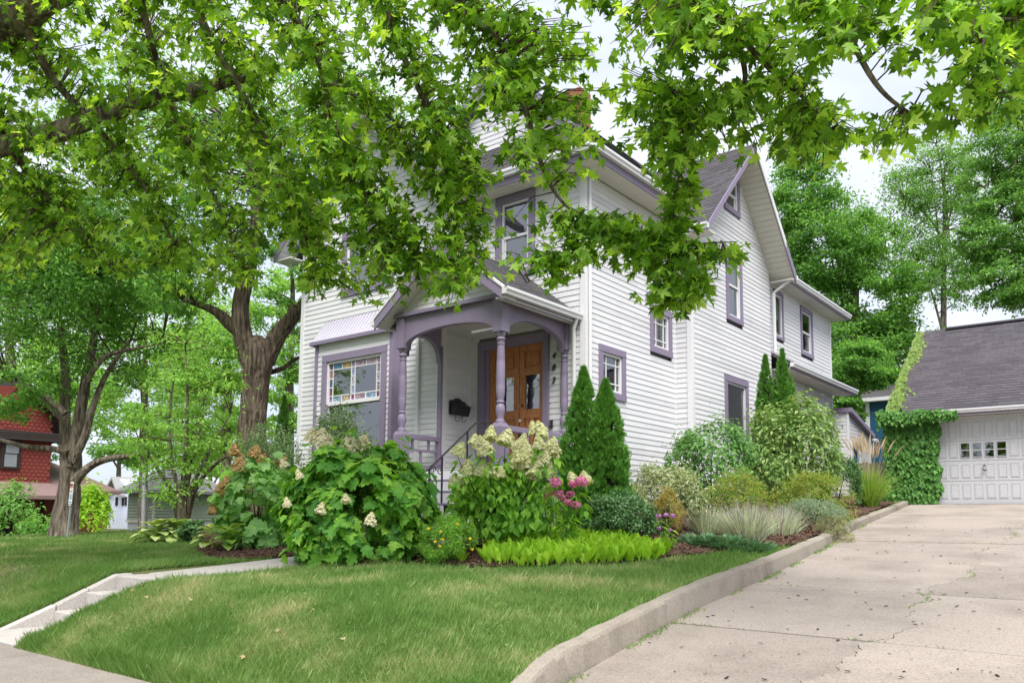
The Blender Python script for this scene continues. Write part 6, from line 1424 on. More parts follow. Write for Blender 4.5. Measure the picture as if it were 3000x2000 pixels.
shrub("artemisia", "silvery green artemisia mound spilling toward the kerb", 1868, 1142, 165, 13.2, 5200, 0.045, L_art, T_lance, 49, up=0.4, jit=0.9, droop=-0.3, nst=0, lumps=34, inner=0.25, low=-0.5, cat="plant")
shrub("artemisia", "short straw-tinted artemisia mound right on the kerb edge", 1915, 1178, 90, 12.9, 2600, 0.04, leafmat("straw_leaf", [(0.24,0.27,0.13),(0.34,0.36,0.20),(0.42,0.40,0.26)], 0.3), T_lance, 50, up=0.4, jit=0.9, droop=-0.3, nst=0, lumps=24, inner=0.25, low=-0.5, cat="plant")
for lab, xc, d, n, h_, seed in (("wide lavender bush with faded spikes by the kerb", 1715, 12.0, 1500, 0.52, 61), ("smaller grey lavender left of the wide lavender bush", 1625, 12.4, 800, 0.44, 62), ("ash-grey lavender tucked behind the low juniper", 1790, 12.7, 800, 0.46, 64)):
    c = place(xc, d); e = tuft("lavender", lab, c, n, h_, 0.55, 0.008, L_lav, seed, 0.25, cat="plant", base=0.26)
    tuft("lavender", None, c, n//3, h_*1.25, 0.5, 0.010, L_lavf, seed+9, 0.15, parent=e, pn="flower_spikes", base=0.26)
c = ghit(1665, 1262); c = on_ground(c[0], c[1]); e = empty("creeping_juniper", tuple(c), "blue-green creeping juniper mat on the mulch near the lawn", "shrub")
g = np.random.default_rng(71); n = 2600; a = g.random(n)*6.283; rr_ = np.sqrt(g.random(n))*(0.78+0.22*np.sin(a*5+1)*np.sin(a*3)); P = np.stack([c[0]+0.72*rr_*np.cos(a), c[1]+0.42*rr_*np.sin(a), np.zeros(n)], -1); P[:, 2] = gz(P[:, 0], P[:, 1])+0.02+0.13*(0.6+0.5*np.sin(a*7+rr_*6))*(1-rr_**2*0.7)*g.random(n)
D = unit(np.stack([np.cos(a)*0.9, np.sin(a)*0.9, 0.35+0.3*g.random(n)], -1)+g.normal(size=(n, 3))*0.35); scatter("foliage", T_spray, P, D, np.array([0, 0, 1.0])+g.normal(size=(n, 3))*0.4, 0.12*(0.5+0.7*g.random(n)), L_juni, e)
for k in range(6):
    b = MB(); a_ = k*1.05; b.tube([c+np.array([0, 0, 0.03]), c+np.array([0.55*math.cos(a_), 0.32*math.sin(a_), 0.07])], [0.010, 0.004], 5); b.build("branch", M_twig, e)
# feather reed grass
c = place(2000, 17.9); e = tuft("reed_grass", "tall feather reed grass with tan plumes beside the ivy-covered garage", c, 900, 1.05, 0.36, 0.014, L_reed, 81, 0.8, cat="grass", base=0.16)
tuft("reed_grass", None, c, 90, 1.55, 0.20, 0.006, L_plume, 82, 0.25, parent=e, pn="stalks", base=0.12)
g = np.random.default_rng(83)
for k in range(38):
    a = g.random()*6.28; l_ = abs(g.normal())*0.28+0.05; t_ = c+np.array([math.cos(a)*l_*1.3, math.sin(a)*l_*1.0, 1.30+0.28*g.random()-0.25*l_]); dv = unit(np.array([math.cos(a)*l_*1.3, math.sin(a)*l_, 0.9]))
    b = MB(); b.tube([t_-dv*0.16, t_-dv*0.06, t_+dv*0.06, t_+dv*0.20+np.array([math.cos(a), math.sin(a), -0.3])*0.03], [0.004, 0.013, 0.011, 0.002], 5); b.build("plume", L_plume, e)
# privet hedge plants by the bay window
shrub("privet", "grey-green privet in front of the leaded bay window", 775, 948, 165, 15.2, 6000, 0.055, L_priv, T_small, 91, up=0.2, jit=0.9, droop=-0.2, nst=5, lumps=40, inner=0.35)
shrub("privet", "wide grey-green privet at the foot of the thick tree trunk", 615, 988, 200, 15.6, 7000, 0.055, L_priv, T_small, 92, up=0.2, jit=0.9, droop=-0.2, nst=5, lumps=44, inner=0.35)
# hostas
def hosta(label, px, d, nl, size, mat, edge, seed, spread=0.34):
    p = ghit(*px) if not d else place(px[0], d); c = on_ground(p[0], p[1]); e = empty("hosta", tuple(c), label, "plant"); g = random.Random(seed)
    V, T = T_hosta; inner = V.copy(); inner[1:, 0] *= 0.74; inner[1:, 1] = 0.45+(inner[1:, 1]-0.45)*0.80; inner[:, 2] += 0.006
    m1 = bpy.data.meshes.new("leaf"); n1 = len(V); m1.from_pydata(V.tolist()+inner.tolist(), [], T.tolist()+(T+n1).tolist()); m1.materials.append(edge); m1.materials.append(mat); m1.update()
    for i, f in enumerate(m1.polygons): f.material_index = 1 if i >= len(T) else 0
    for k in range(nl):
        a = k*2.4+g.uniform(-.3, .3); f = (k+0.5)/nl; l_ = spread*(0.25+0.75*f); s = size*g.uniform(.75, 1.15); z_ = 0.10+0.30*(1-f)
        y = Vector((math.cos(a), math.sin(a), 0.75*(1-f)-0.15)).normalized(); n_ = Vector((-math.cos(a)*0.4, -math.sin(a)*0.4, 1.0)); x = y.cross(n_).normalized(); z = x.cross(y)
        o = bpy.data.objects.new("leaf", m1); COL.objects.link(o); o.parent = e; o.matrix_local = Matrix(((x.x*s, y.x*s, z.x*s, math.cos(a)*l_*0.45), (x.y*s, y.y*s, z.y*s, math.sin(a)*l_*0.45), (x.z*s, y.z*s, z.z*s, z_), (0, 0, 0, 1))); ORI[o.name] = c
hosta("big variegated hosta with cream leaf edges at the far end of the left bed", (412, 1214), 17.2, 34, 0.40, L_hosta, L_hostae, 101, 0.6)
hosta("smaller cream-edged hosta left of the big variegated hosta", (362, 1214), 17.0, 22, 0.36, L_hosta, L_hostae, 102, 0.45)
hosta("gold-leaved hosta under the browning hydrangea", (490, 1238), 14.6, 20, 0.26, L_hostay, L_hostae, 103, 0.34)
hosta("gold-centred hosta low in the mulch before the browning hydrangea", (528, 1248), 13.4, 20, 0.27, L_hostay, L_hosta, 104, 0.36)
shrub("ground_cover", "dark low leafy ground cover at the foot of the hostas", 445, 1205, 70, 16.6, 900, 0.08, L_box, T_round, 105, nst=0, lumps=16, cat="plant")
# ivy on the garage corner
iv = empty("ivy", (-4.5, YG-0.1, GZ), "dense ivy covering the garage corner and climbing its roof edge", "vine")
g = np.random.default_rng(111)
def ivy_patch(n, fpos, nrm, size, mat, parts):
    P = fpos(n); N = unit(np.asarray(nrm)+g.normal(size=(len(P), 3))*0.38); D = unit(np.array([0, -0.35, -1.0])+g.normal(size=(len(P), 3))*0.35); leaf_parts("leaf", T_ivy, P, D, N, size*(0.65+0.6*g.random(len(P))), mat, iv, parts)
def wallp(n):
    u = g.random(n); z = GZ+0.03+g.random(n)*2.14; x = -5.08+u*(1.17+0.03*np.sin(z*6)+0.03*np.sin(z*13)); return np.stack([x, YG-0.06-0.17*g.random(n), z], -1)
ivy_patch(4600, wallp, (0.15, -1, 0.45), 0.115, L_ivy, 200)
ivy_patch(350, lambda n: np.stack([-5.08-0.08*g.random(n), YG-0.1+g.random(n)*1.6, GZ+g.random(n)*2.1], -1), (-1, -0.3, 0.4), 0.115, L_ivy, 0)
def eavep(n):
    u = g.random(n)**1.3; return np.stack([-5.15+u*1.68, ey-0.02-0.12*g.random(n), 3.84+0.08*g.normal(size=n)*(1-u*0.5)-0.10*g.random(n)], -1)
ivy_patch(900, eavep, (0, -0.8, 0.7), 0.10, L_ivy, 0)
def rakep(n):
    t = g.random(n)**0.9; return np.stack([GXL-0.16+np.abs(g.normal(size=n))*0.11*(1.1-0.2*t)*(0.6+0.8*(np.sin(t*11)*0.5+0.5)), ey+t*(ry-ey)*0.99, ez+t*(rz_-ez)*0.99+0.03+0.05*g.random(n)], -1)
ivy_patch(1300, rakep, (0.1, -0.55, 0.85), 0.10, L_ivy2, 60)
for x_ in (-4.9, -4.7, -4.3):
    b = MB(); b.tube([(x_, YG-0.03, GZ), (x_+0.1, YG-0.03, GZ+1.0), (x_-0.05, YG-0.03, 3.6)], 0.012, 5); b.build("vine_stem", M_twig, iv)
# across the street
shrub("viburnum", "dark shrub with upright leafy shoots before the red porch", 25, 1120, 150, 30, 2600, 0.16, L_tree3, T_small, 121, nst=5, lumps=36, low=-0.5)
shrub("hedge_bush", "dense low bush at the foot of the red house left of the trunk", 105, 1192, 130, 29, 2200, 0.13, L_tree, T_small, 122, nst=3, lumps=34, low=-0.5)
e, c, h, r = shrub("smoke_shrub", "lime-green leafed shrub growing before the red wall", 210, 1125, 92, 28, 1900, 0.15, L_lime, T_small, 123, nst=8, lumps=30, low=0.35, inner=0.3)
stems(e, c, h*0.7, r, 12, 124, rad=0.02)
for lab, xc, sd in (("clump of green ferns right of the sign trunk", 190, 131), ("clump of green daylilies before the sage bungalow", 262, 132)):
    tuft("daylily", lab, place(xc, 26), 420, 0.75, 0.7, 0.03, L_tree2, sd, 0.9, base=0.5)
# ------------------------------------------------------------------ trees
def bark_bump(seed, amp=0.10):
    g = random.Random(seed); ph = [g.uniform(0, 6.28) for _ in range(5)]
    return lambda i, k, t: 1+amp*(0.5*math.sin(3*t+ph[0]+i*0.15)+0.35*math.sin(7*t+ph[1]+i*0.4)+0.3*math.sin(13*t+ph[2]-i*0.7)+0.35*((k*7919+i*104729) % 97/97-0.5))
def smooth_path(pts, rad, sub=4):
    pts = [np.asarray(p, float) for p in pts]; P, R = [], []
    for i in range(len(pts)-1):
        p0, p1, p2, p3 = pts[max(i-1, 0)], pts[i], pts[i+1], pts[min(i+2, len(pts)-1)]
        for k in range(sub):
            t = k/sub; P.append(0.5*((2*p1)+(-p0+p2)*t+(2*p0-5*p1+4*p2-p3)*t*t+(-p0+3*p1-3*p2+p3)*t**3)); R.append(rad[i]*(1-t)+rad[i+1]*t)
    return P+[pts[-1]], R+[rad[-1]]
def limb(parent, pts, rad, name="limb", mat=None, n=10, seed=0, amp=0.08, sub=4):
    P, R = smooth_path(pts, rad, sub); b = MB(); b.tube(P, R, n, bump=bark_bump(seed, amp)); b.build(name, mat or M_bark, parent, smooth=True); return P, R
def crown(parent, blobs, n, size, mat, tmpl, seed, limbs, clump=0.16, twigs=120, up=0.5, droop=0.35, per=26, twigr=0.012, name="crown", flat=0.6):
    """leaves in clumps spread through ellipsoids (centre, radii, weight); thin twigs tie clumps to the nearest limb"""
    g = np.random.default_rng(seed); w = np.array([b[2]*np.prod(b[1])**0.67 for b in blobs]); w = w/w.sum(); nc = max(8, n//per)
    k = g.choice(len(blobs), nc, p=w); cen = np.array([b[0] for b in blobs])[k]; rad = np.array([b[1] for b in blobs])[k]
    d = unit(g.normal(size=(nc, 3))); rr_ = (0.35+0.65*g.random(nc)**0.45)[:, None]; C = cen+d*rr_*rad
    q = g.integers(0, nc, n); cs = clump*rad.mean(1)[q][:, None]*(0.6+0.8*g.random((nc, 1))[q])
    off = g.normal(size=(n, 3))*np.array([1, 1, flat]); P = C[q]+off*cs
    N = unit(np.array([0, 0, up])+unit(P-cen[q])*0.5+g.normal(size=(n, 3))*0.6); D = unit(unit(off)*0.8+np.array([0, 0, -droop])+g.normal(size=(n, 3))*0.6)
    o = scatter(name, tmpl, P, D, N, size*(0.6+0.7*g.random(n)), mat, parent)
    if limbs and twigs:
        LP = np.array([p for l_ in limbs for p in l_]); b = MB(); idx = g.choice(nc, min(twigs, nc), replace=False)
        for i in idx:
            j = int(np.argmin(((LP-C[i])*np.array([1, 1, 1.3]))@np.array([1, 1, 1])**2)) if False else int(np.argmin(np.linalg.norm(LP-C[i], axis=1)))
            a = LP[j]; m_ = (a+C[i])/2+np.array([0, 0, 0.12*np.linalg.norm(C[i]-a)]); b.tube([a, m_, C[i]], [twigr*2.2, twigr*1.4, twigr*0.6], 5)
        b.build("twigs", M_twig, parent, kind="stuff")
    return o
def eblob(x, y, rx, ry, d, w=1.0, depthk=1.0):                 # ellipsoid from display pixels at distance d
    k = 1.27551/F*d; return (dis(x, y, d), np.array([rx*k, rx*k*depthk, ry*k]), w)

# tree with the sign, on the verge
D1 = 20.6
tb = on_ground(*dis(150, 1228, D1)[:2]); t1 = empty("street_tree", tuple(tb), "grey multi-stemmed street tree behind the parking sign", "tree")
tr = [tb+np.array([0, 0, -0.3]), dis(147, 1210, D1), dis(155, 1150, D1), dis(158, 1110, D1), dis(162, 1060, D1), dis(160, 1020, D1)]
P0, R0 = limb(t1, tr, [0.42, 0.33, 0.27, 0.245, 0.25, 0.24], "trunk", n=22, seed=1, amp=0.14)
Ls = []
for i, (pts, rad) in enumerate([([(158, 1070), (150, 1000), (148, 930), (150, 860), (140, 760), (120, 640)], [0.17, 0.14, 0.125, 0.11, 0.08, 0.04]), ([(163, 1070), (175, 1010), (185, 940), (195, 880), (215, 780), (230, 640)], [0.18, 0.16, 0.14, 0.12, 0.09, 0.04]),
                                ([(165, 1060), (195, 1000), (215, 930), (250, 850), (300, 780)], [0.12, 0.095, 0.08, 0.06, 0.035]), ([(155, 1040), (120, 1030), (60, 1025), (0, 1010), (-80, 1000)], [0.09, 0.08, 0.06, 0.05, 0.03]),
                                ([(172, 1105), (200, 1075), (240, 1055), (300, 1045), (360, 1030)], [0.13, 0.10, 0.085, 0.07, 0.03]), ([(150, 950), (110, 915), (60, 890), (20, 870)], [0.09, 0.07, 0.05, 0.03]), ([(195, 880), (240, 820), (310, 800), (370, 790)], [0.08, 0.06, 0.04, 0.02])]):
    p_, r_ = limb(t1, [dis(x, y, D1-0.1*i) for x, y in pts], rad, "limb", n=12, seed=i+3, amp=0.10); Ls.append(p_)
crown(t1, [eblob(110, 700, 200, 150, D1), eblob(230, 600, 220, 150, D1), eblob(40, 880, 130, 70, D1-0.5, 0.8), eblob(260, 800, 130, 90, D1, 0.7), eblob(90, 560, 220, 140, D1), eblob(340, 720, 110, 80, D1, 0.6), eblob(45, 930, 95, 36, D1-1, 0.8)], 44000, 0.112, L_tree, T_small, 201, Ls, 0.14, 160, per=90, flat=0.45)
# thick-trunked tree left of the house
D2 = 19.5
tb = on_ground(*dis(590, 1060, D2)[:2]); t2 = empty("big_tree", tuple(tb), "big old tree with thick brown forked trunk left of the house", "tree")
tr = [tb+np.array([0, 0, -0.3]), dis(587, 1100, D2), dis(578, 1010, D2), dis(583, 940, D2), dis(588, 880, D2), dis(592, 835, D2), dis(591, 800, D2), dis(592, 770, D2)]
limb(t2, tr, [0.42, 0.38, 0.335, 0.31, 0.32, 0.36, 0.31, 0.10], "trunk", M_bark2, n=26, seed=11, amp=0.09, sub=6)
Ls = []
for i, (pts, rad) in enumerate([([(580, 830), (557, 770), (553, 700), (570, 620), (585, 540), (590, 440), (560, 300)], [0.28, 0.23, 0.20, 0.18, 0.16, 0.12, 0.06]), ([(608, 830), (640, 770), (670, 730), (705, 690), (740, 620), (760, 520)], [0.26, 0.21, 0.17, 0.14, 0.11, 0.06]),
                                ([(560, 770), (525, 740), (495, 715), (460, 700), (420, 690)], [0.17, 0.15, 0.11, 0.08, 0.04]), ([(632, 790), (650, 760), (672, 690), (668, 600)], [0.10, 0.08, 0.06, 0.03]), ([(620, 855), (650, 845), (672, 828), (690, 820)], [0.07, 0.055, 0.05, 0.03])]):
    p_, r_ = limb(t2, [dis(x, y, D2+(0.1*i)) for x, y in pts], rad, "limb", M_bark2, n=14, seed=i+21, amp=0.08); Ls.append(p_)
crown(t2, [eblob(560, 380, 260, 180, D2), eblob(430, 560, 170, 130, D2, 0.9), eblob(680, 500, 110, 120, D2+1.5, 0.8), eblob(640, 640, 90, 70, D2-0.8, 0.5), eblob(760, 300, 200, 140, D2+1, 1), eblob(400, 680, 100, 40, D2-1, 0.7), eblob(300, 300, 200, 200, D2)], 40000, 0.11, L_tree, T_small, 202, Ls, 0.14, 150, per=90, flat=0.45)
# slender multi-stemmed small tree
D3 = 17.5
tb = on_ground(*dis(420, 1190, D3)[:2]); t3 = empty("small_tree", tuple(tb), "small light-green multi-stemmed tree above the hostas", "tree"); Ls = []
for i, pts in enumerate([[(415, 1195), (410, 1130), (395, 1060), (390, 960), (400, 860)], [(418, 1195), (420, 1110), (428, 1000), (430, 880), (425, 790)], [(425, 1195), (440, 1120), (470, 1060), (500, 1000), (530, 950)], [(428, 1195), (450, 1120), (490, 1070), (530, 1040)], [(412, 1195), (390, 1120), (350, 1060), (320, 1010)], [(420, 1195), (432, 1100), (455, 1000), (470, 900)]]):
    p_, r_ = limb(t3, [dis(x, y, D3+0.15*i-0.3) for x, y in pts], [0.075, 0.055, 0.04, 0.028, 0.012][:len(pts)], "stem", n=8, seed=i+41); Ls.append(p_)
crown(t3, [eblob(400, 1000, 110, 80, D3), eblob(450, 900, 100, 80, D3), eblob(380, 1100, 90, 50, D3-0.4, 0.9), eblob(480, 1040, 80, 80, D3, 0.55), eblob(430, 800, 90, 60, D3, 0.7), eblob(330, 1000, 60, 50, D3, 0.6), eblob(420, 1130, 110, 30, D3-0.3, 0.5)], 7000, 0.088, L_tree2, T_small, 203, Ls, 0.17, 150, twigr=0.006, flat=0.22, per=40)
# trees further off on the left
def far_tree(name, label, x, d, trunk_y, blobs, n, size, mat, seed, group=None, base_y=None, trunk_r=0.25, clump=0.13, twigs=60, per=130):
    p = dis(x, 1190, d); b0 = np.array([p[0], p[1], float(gz(p[0], p[1]))-0.3]); e = empty(name, tuple(b0), label, "tree", group)
    top = dis(x+5, trunk_y, d); pts = [b0, b0*0.5+top*0.5, top]; P, R = limb(e, pts, [trunk_r, trunk_r*0.75, trunk_r*0.2], "trunk", n=10, seed=seed)
    LL = [P]
    g = random.Random(seed)
    for bl in blobs:
        j = g.randint(len(P)//3, len(P)-2); q = bl[0]; pl, _ = limb(e, [P[j], (P[j]+q)/2+np.array([0, 0, 0.5]), q], [trunk_r*0.35, trunk_r*0.2, trunk_r*0.06], "limb", n=7, seed=seed+1); LL.append(pl)
    crown(e, blobs, n, size, mat, T_small, seed, LL, clump, twigs, per=per, flat=0.42); return e
far_tree("leafy_tree", "broad yellow-green tree filling the gap behind the small tree", 330, 42, 700, [eblob(300, 900, 170, 120, 42), eblob(420, 760, 150, 140, 42), eblob(300, 620, 170, 140, 42), eblob(470, 950, 110, 100, 42), eblob(180, 850, 120, 110, 42)], 38000, 0.19, L_tree2, 211)
far_tree("leafy_tree", "airy light tree just left of the thick trunk", 520, 36, 720, [eblob(500, 900, 90, 110, 36), eblob(480, 800, 100, 110, 36), eblob(560, 1000, 70, 60, 36), eblob(440, 1010, 100, 50, 36)], 19000, 0.16, L_tree2, 212)
far_tree("leafy_tree", "bright tree between the thick trunk and the house wall", 665, 34, 720, [eblob(665, 900, 60, 90, 34), eblob(680, 790, 60, 90, 34), eblob(640, 700, 80, 80, 34), eblob(660, 980, 60, 40, 34)], 14000, 0.15, L_tree2, 213)
far_tree("leafy_tree", "dark rounded tree behind the pale house", 270, 95, 1000, [eblob(270, 1040, 60, 45, 95), eblob(220, 1020, 50, 40, 95), eblob(330, 1020, 70, 60, 95)], 5000, 0.50, L_tree3, 214, trunk_r=0.4)
far_tree("leafy_tree", "tall tree rising above the red house", 20, 55, 500, [eblob(0, 820, 150, 120, 55), eblob(70, 640, 190, 160, 55), eblob(-60, 500, 170, 150, 55), eblob(120, 900, 90, 70, 55), eblob(180, 740, 120, 100, 55), eblob(190, 930, 90, 70, 55), eblob(280, 930, 80, 70, 55), eblob(110, 1000, 50, 60, 55)], 34000, 0.22, L_tree, 215, trunk_r=0.4)
far_tree("leafy_tree", "distant pale-green tree low behind the sage bungalow", 480, 90, 1030, [eblob(430, 1070, 90, 40, 90), eblob(540, 1060, 80, 40, 90), eblob(600, 1030, 60, 50, 90)], 4500, 0.46, L_tree2, 216, trunk_r=0.35)
# trees on the right
far_tree("maple_tree", "dense green maple rising behind the rear of the house", 1960, 36, 520, [eblob(1900, 560, 120, 110, 36), eblob(1850, 450, 90, 80, 36, 0.9), eblob(1990, 690, 120, 100, 36), eblob(1930, 800, 130, 90, 36), eblob(2060, 800, 90, 80, 36), eblob(1830, 640, 70, 90, 36, 0.9), eblob(1950, 900, 90, 60, 36), eblob(1850, 350, 60, 50, 36, 0.6), eblob(2080, 640, 60, 60, 36, 0.6), eblob(2010, 560, 70, 70, 36, 0.7)], 80000, 0.165, L_tree, 221, trunk_r=0.35, twigs=140)
far_tree("maple_tree", "tall dark-green maple at the right edge above the garage", 2400, 31, 150, [eblob(2330, 330, 90, 110, 31), eblob(2320, 180, 80, 90, 31), eblob(2310, 520, 90, 100, 31), eblob(2300, 640, 90, 70, 31), eblob(2340, 90, 70, 80, 31), eblob(2440, 400, 120, 200, 31), eblob(2250, 560, 60, 60, 31, 0.8), eblob(2420, 650, 120, 80, 31), eblob(2330, 0, 90, 80, 31), eblob(2260, 430, 50, 80, 31, 0.7)], 70000, 0.145, L_tree3, 222, trunk_r=0.4, twigs=100)
far_tree("sparse_tree", "thin airy tree with bare twigs against the sky", 2165, 44, 380, [eblob(2140, 400, 95, 90, 44, 0.6), eblob(2180, 520, 90, 100, 44, 0.6), eblob(2080, 470, 70, 90, 44, 0.6), eblob(2110, 600, 60, 70, 44, 0.6), eblob(2220, 400, 50, 70, 44, 0.5), eblob(2190, 650, 60, 60, 44, 0.7), eblob(2150, 330, 50, 40, 44, 0.4)], 24000, 0.15, L_tree3, 223, trunk_r=0.22, clump=0.16, twigs=420, per=60)
far_tree("maple_tree", "low leafy tree filling the gap beside the blue house", 1950, 31, 850, [eblob(1945, 1000, 30, 60, 31), eblob(1930, 920, 45, 60, 31), eblob(2020, 850, 45, 40, 31), eblob(1970, 840, 70, 55, 31), eblob(1945, 940, 35, 60, 31)], 20000, 0.135, L_tree, 224, trunk_r=0.25)

# ------------------------------------------------------------------ the silver maple that hangs over the lawn
mroot = np.array([-12.0, 0.6, 0.0]); mp = empty("silver_maple", tuple(mroot), "silver maple whose long drooping leafy branches hang over the lawn and house front", "tree")
fork = np.array([-11.6, 0.9, 4.6])
limb(mp, [mroot+np.array([0, 0, -0.3]), mroot+np.array([0.05, 0.05, 1.5]), mroot+np.array([0.2, 0.15, 3.2]), fork], [0.62, 0.50, 0.44, 0.42], "trunk", n=26, seed=61, amp=0.10)
ML = []
def mlimb(px, rad, start=None, seed=0):
    pts = ([start] if start is not None else [])+[dis(x, y, d) for x, y, d in px]
    p_, r_ = limb(mp, pts, rad, "limb", M_bark, n=10, seed=seed, amp=0.06, sub=6); ML.append(p_); return p_
A = mlimb([(-250, 400, 10.2), (0, 338, 9.9), (140, 300, 9.8), (330, 232, 9.7), (460, 205, 9.6), (535, 183, 9.5), (560, 182, 9.5), (585, 165, 9.5)], [0.30, 0.16, 0.125, 0.12, 0.10, 0.085, 0.06, 0.05, 0.02], fork, 1)
B = mlimb([(-120, 110, 9.6), (40, 35, 9.4), (140, -30, 9.2), (450, -120, 8.8), (800, -170, 8.4), (1200, -170, 7.8), (1700, -150, 6.8), (2200, -90, 6.0)], [0.34, 0.25, 0.22, 0.19, 0.15, 0.12, 0.09, 0.06, 0.025], fork, 2)
for i, (px, rad) in enumerate([
    ([(640, -150, 8.6), (665, 10, 8.6), (730, 130, 8.7), (755, 250, 8.8), (780, 360, 8.9), (830, 440, 9.0), (890, 520, 9.1), (965, 585, 9.2)], [0.05, 0.042, 0.036, 0.03, 0.026, 0.02, 0.014, 0.006]),
    ([(760, 190, 8.7), (860, 245, 8.9), (920, 290, 9.0), (975, 330, 9.1)], [0.025, 0.02, 0.012, 0.006]),
    ([(1000, -160, 8.1), (1060, 15, 8.2), (1150, 100, 8.2), (1200, 230, 8.3), (1245, 380, 8.4), (1280, 450, 8.4), (1330, 500, 8.4)], [0.06, 0.05, 0.04, 0.032, 0.024, 0.018, 0.008]),
    ([(1310, 480, 8.4), (1400, 520, 8.3), (1500, 560, 8.1), (1580, 560, 8.0), (1690, 555, 7.9)], [0.018, 0.015, 0.012, 0.009, 0.004]),
    ([(1330, 520, 8.4), (1320, 580, 8.4), (1260, 620, 8.4), (1210, 650, 8.5)], [0.012, 0.010, 0.007, 0.004]),
    ([(1520, 560, 8.1), (1545, 620, 8.0), (1560, 680, 8.0)], [0.01, 0.007, 0.003]),
    ([(1560, -155, 7.0), (1600, -20, 7.0), (1680, 60, 7.0), (1760, 150, 7.1), (1850, 230, 7.2), (1900, 300, 7.2)], [0.05, 0.04, 0.032, 0.024, 0.016, 0.006]),
    ([(1690, 80, 7.0), (1710, 190, 7.3), (1640, 250, 7.5), (1590, 300, 7.7), (1560, 400, 7.9), (1545, 500, 8.0)], [0.028, 0.022, 0.018, 0.015, 0.012, 0.005]),
    ([(1850, -120, 6.4), (1930, 40, 6.3), (2010, 190, 6.2), (2090, 260, 6.2), (2180, 300, 6.1)], [0.035, 0.028, 0.02, 0.012, 0.005]),
    ([(2150, -95, 5.9), (2200, 0, 5.7), (2260, 40, 5.6), (2370, 45, 5.5)], [0.03, 0.024, 0.016, 0.006]),
    ([(2230, 10, 5.6), (2260, 120, 5.6), (2300, 200, 5.6), (2340, 250, 5.6)], [0.018, 0.013, 0.009, 0.004]),
    ([(300, -120, 9.0), (330, 30, 9.2), (360, 140, 9.4), (400, 260, 9.6), (470, 400, 9.8), (520, 520, 9.9), (560, 620, 10.0)], [0.05, 0.042, 0.035, 0.028, 0.022, 0.015, 0.006]),
    ([(420, -120, 8.9), (470, 60, 9.0), (560, 220, 9.3), (640, 380, 9.6), (690, 500, 9.8), (720, 640, 9.9)], [0.05, 0.04, 0.032, 0.024, 0.016, 0.006]),
    ([(60, 60, 9.4), (120, 180, 9.6), (230, 300, 9.9), (330, 430, 10.2), (400, 560, 10.4)], [0.06, 0.045, 0.035, 0.022, 0.008]),
    ([(0, 300, 9.9), (80, 420, 10.2), (180, 540, 10.5), (260, 620, 10.6)], [0.05, 0.035, 0.022, 0.008]),
    ([(870, -165, 8.3), (900, 60, 8.5), (960, 200, 8.6), (1010, 330, 8.8), (1040, 480, 9.0), (1060, 640, 9.1)], [0.045, 0.036, 0.03, 0.022, 0.014, 0.005])]):
    mlimb(px, rad, None, i+5)
# twigs reach from the limbs to the leafy outline
OUT = [(-160, -160), (-160, 660), (0, 640), (120, 605), (220, 600), (330, 650), (470, 690), (540, 665), (600, 600), (650, 560), (690, 600), (722, 700), (765, 640), (800, 620), (850, 690), (905, 690), (930, 620), (1000, 715), (1055, 715), (1080, 610), (1130, 630), (1190, 560), (1170, 490), (1110, 440), (1150, 390), (1200, 400), (1270, 470), (1330, 420), (1370, 370), (1400, 300), (1450, 330), (1490, 390), (1560, 400), (1640, 385), (1690, 335), (1760, 370), (1850, 378), (1990, 362), (2085, 335), (2070, 285), (1970, 270), (1915, 210), (1925, 120), (1990, 70), (2060, 90), (2110, 190), (2180, 250), (2240, 300), (2330, 245), (2360, 130), (2480, 80), (2480, -160)]
OUT2 = [(1205, 600), (1240, 510), (1330, 480), (1440, 470), (1530, 525), (1600, 570), (1690, 545), (1708, 580), (1625, 640), (1585, 700), (1530, 710), (1470, 665), (1490, 625), (1420, 600), (1340, 595), (1290, 640), (1220, 650)]
OUT3 = [(1525, 390), (1610, 390), (1590, 470), (1572, 560), (1528, 555), (1545, 470)]
LP = np.array([p for l_ in ML for p in l_]); g = np.random.default_rng(301)
def pix(P):
    dp = (P-EYE) @ FW; return np.stack([(PX+F*((P-EYE) @ RT)/dp)/1.27551, (PY-F*((P-EYE) @ UP)/dp)/1.27551, dp], -1)
LPX = pix(LP)
ends = []
def sample(poly, n, thin=None):
    P = np.array(poly); lo, hi = P.min(0), P.max(0); out = []
    while len(out) < n:
        x, y = g.uniform(lo[0], hi[0]), g.uniform(lo[1], hi[1])
        if not in_poly(poly, np.array([x]), np.array([y]))[0]: continue
        if thin and g.random() > thin(x, y): continue
        out.append((x, y))
    return out
def thin(x, y):
    if 1120 < x < 1480 and 250 < y < 420: return 0.38
    if 1120 < x < 1480: return 0.75
    if x > 1850: return 0.62
    if x < 700: return 0.95
    return 0.8
tw = MB(); LPs, LDs, LNs, LSs = [], [], [], []
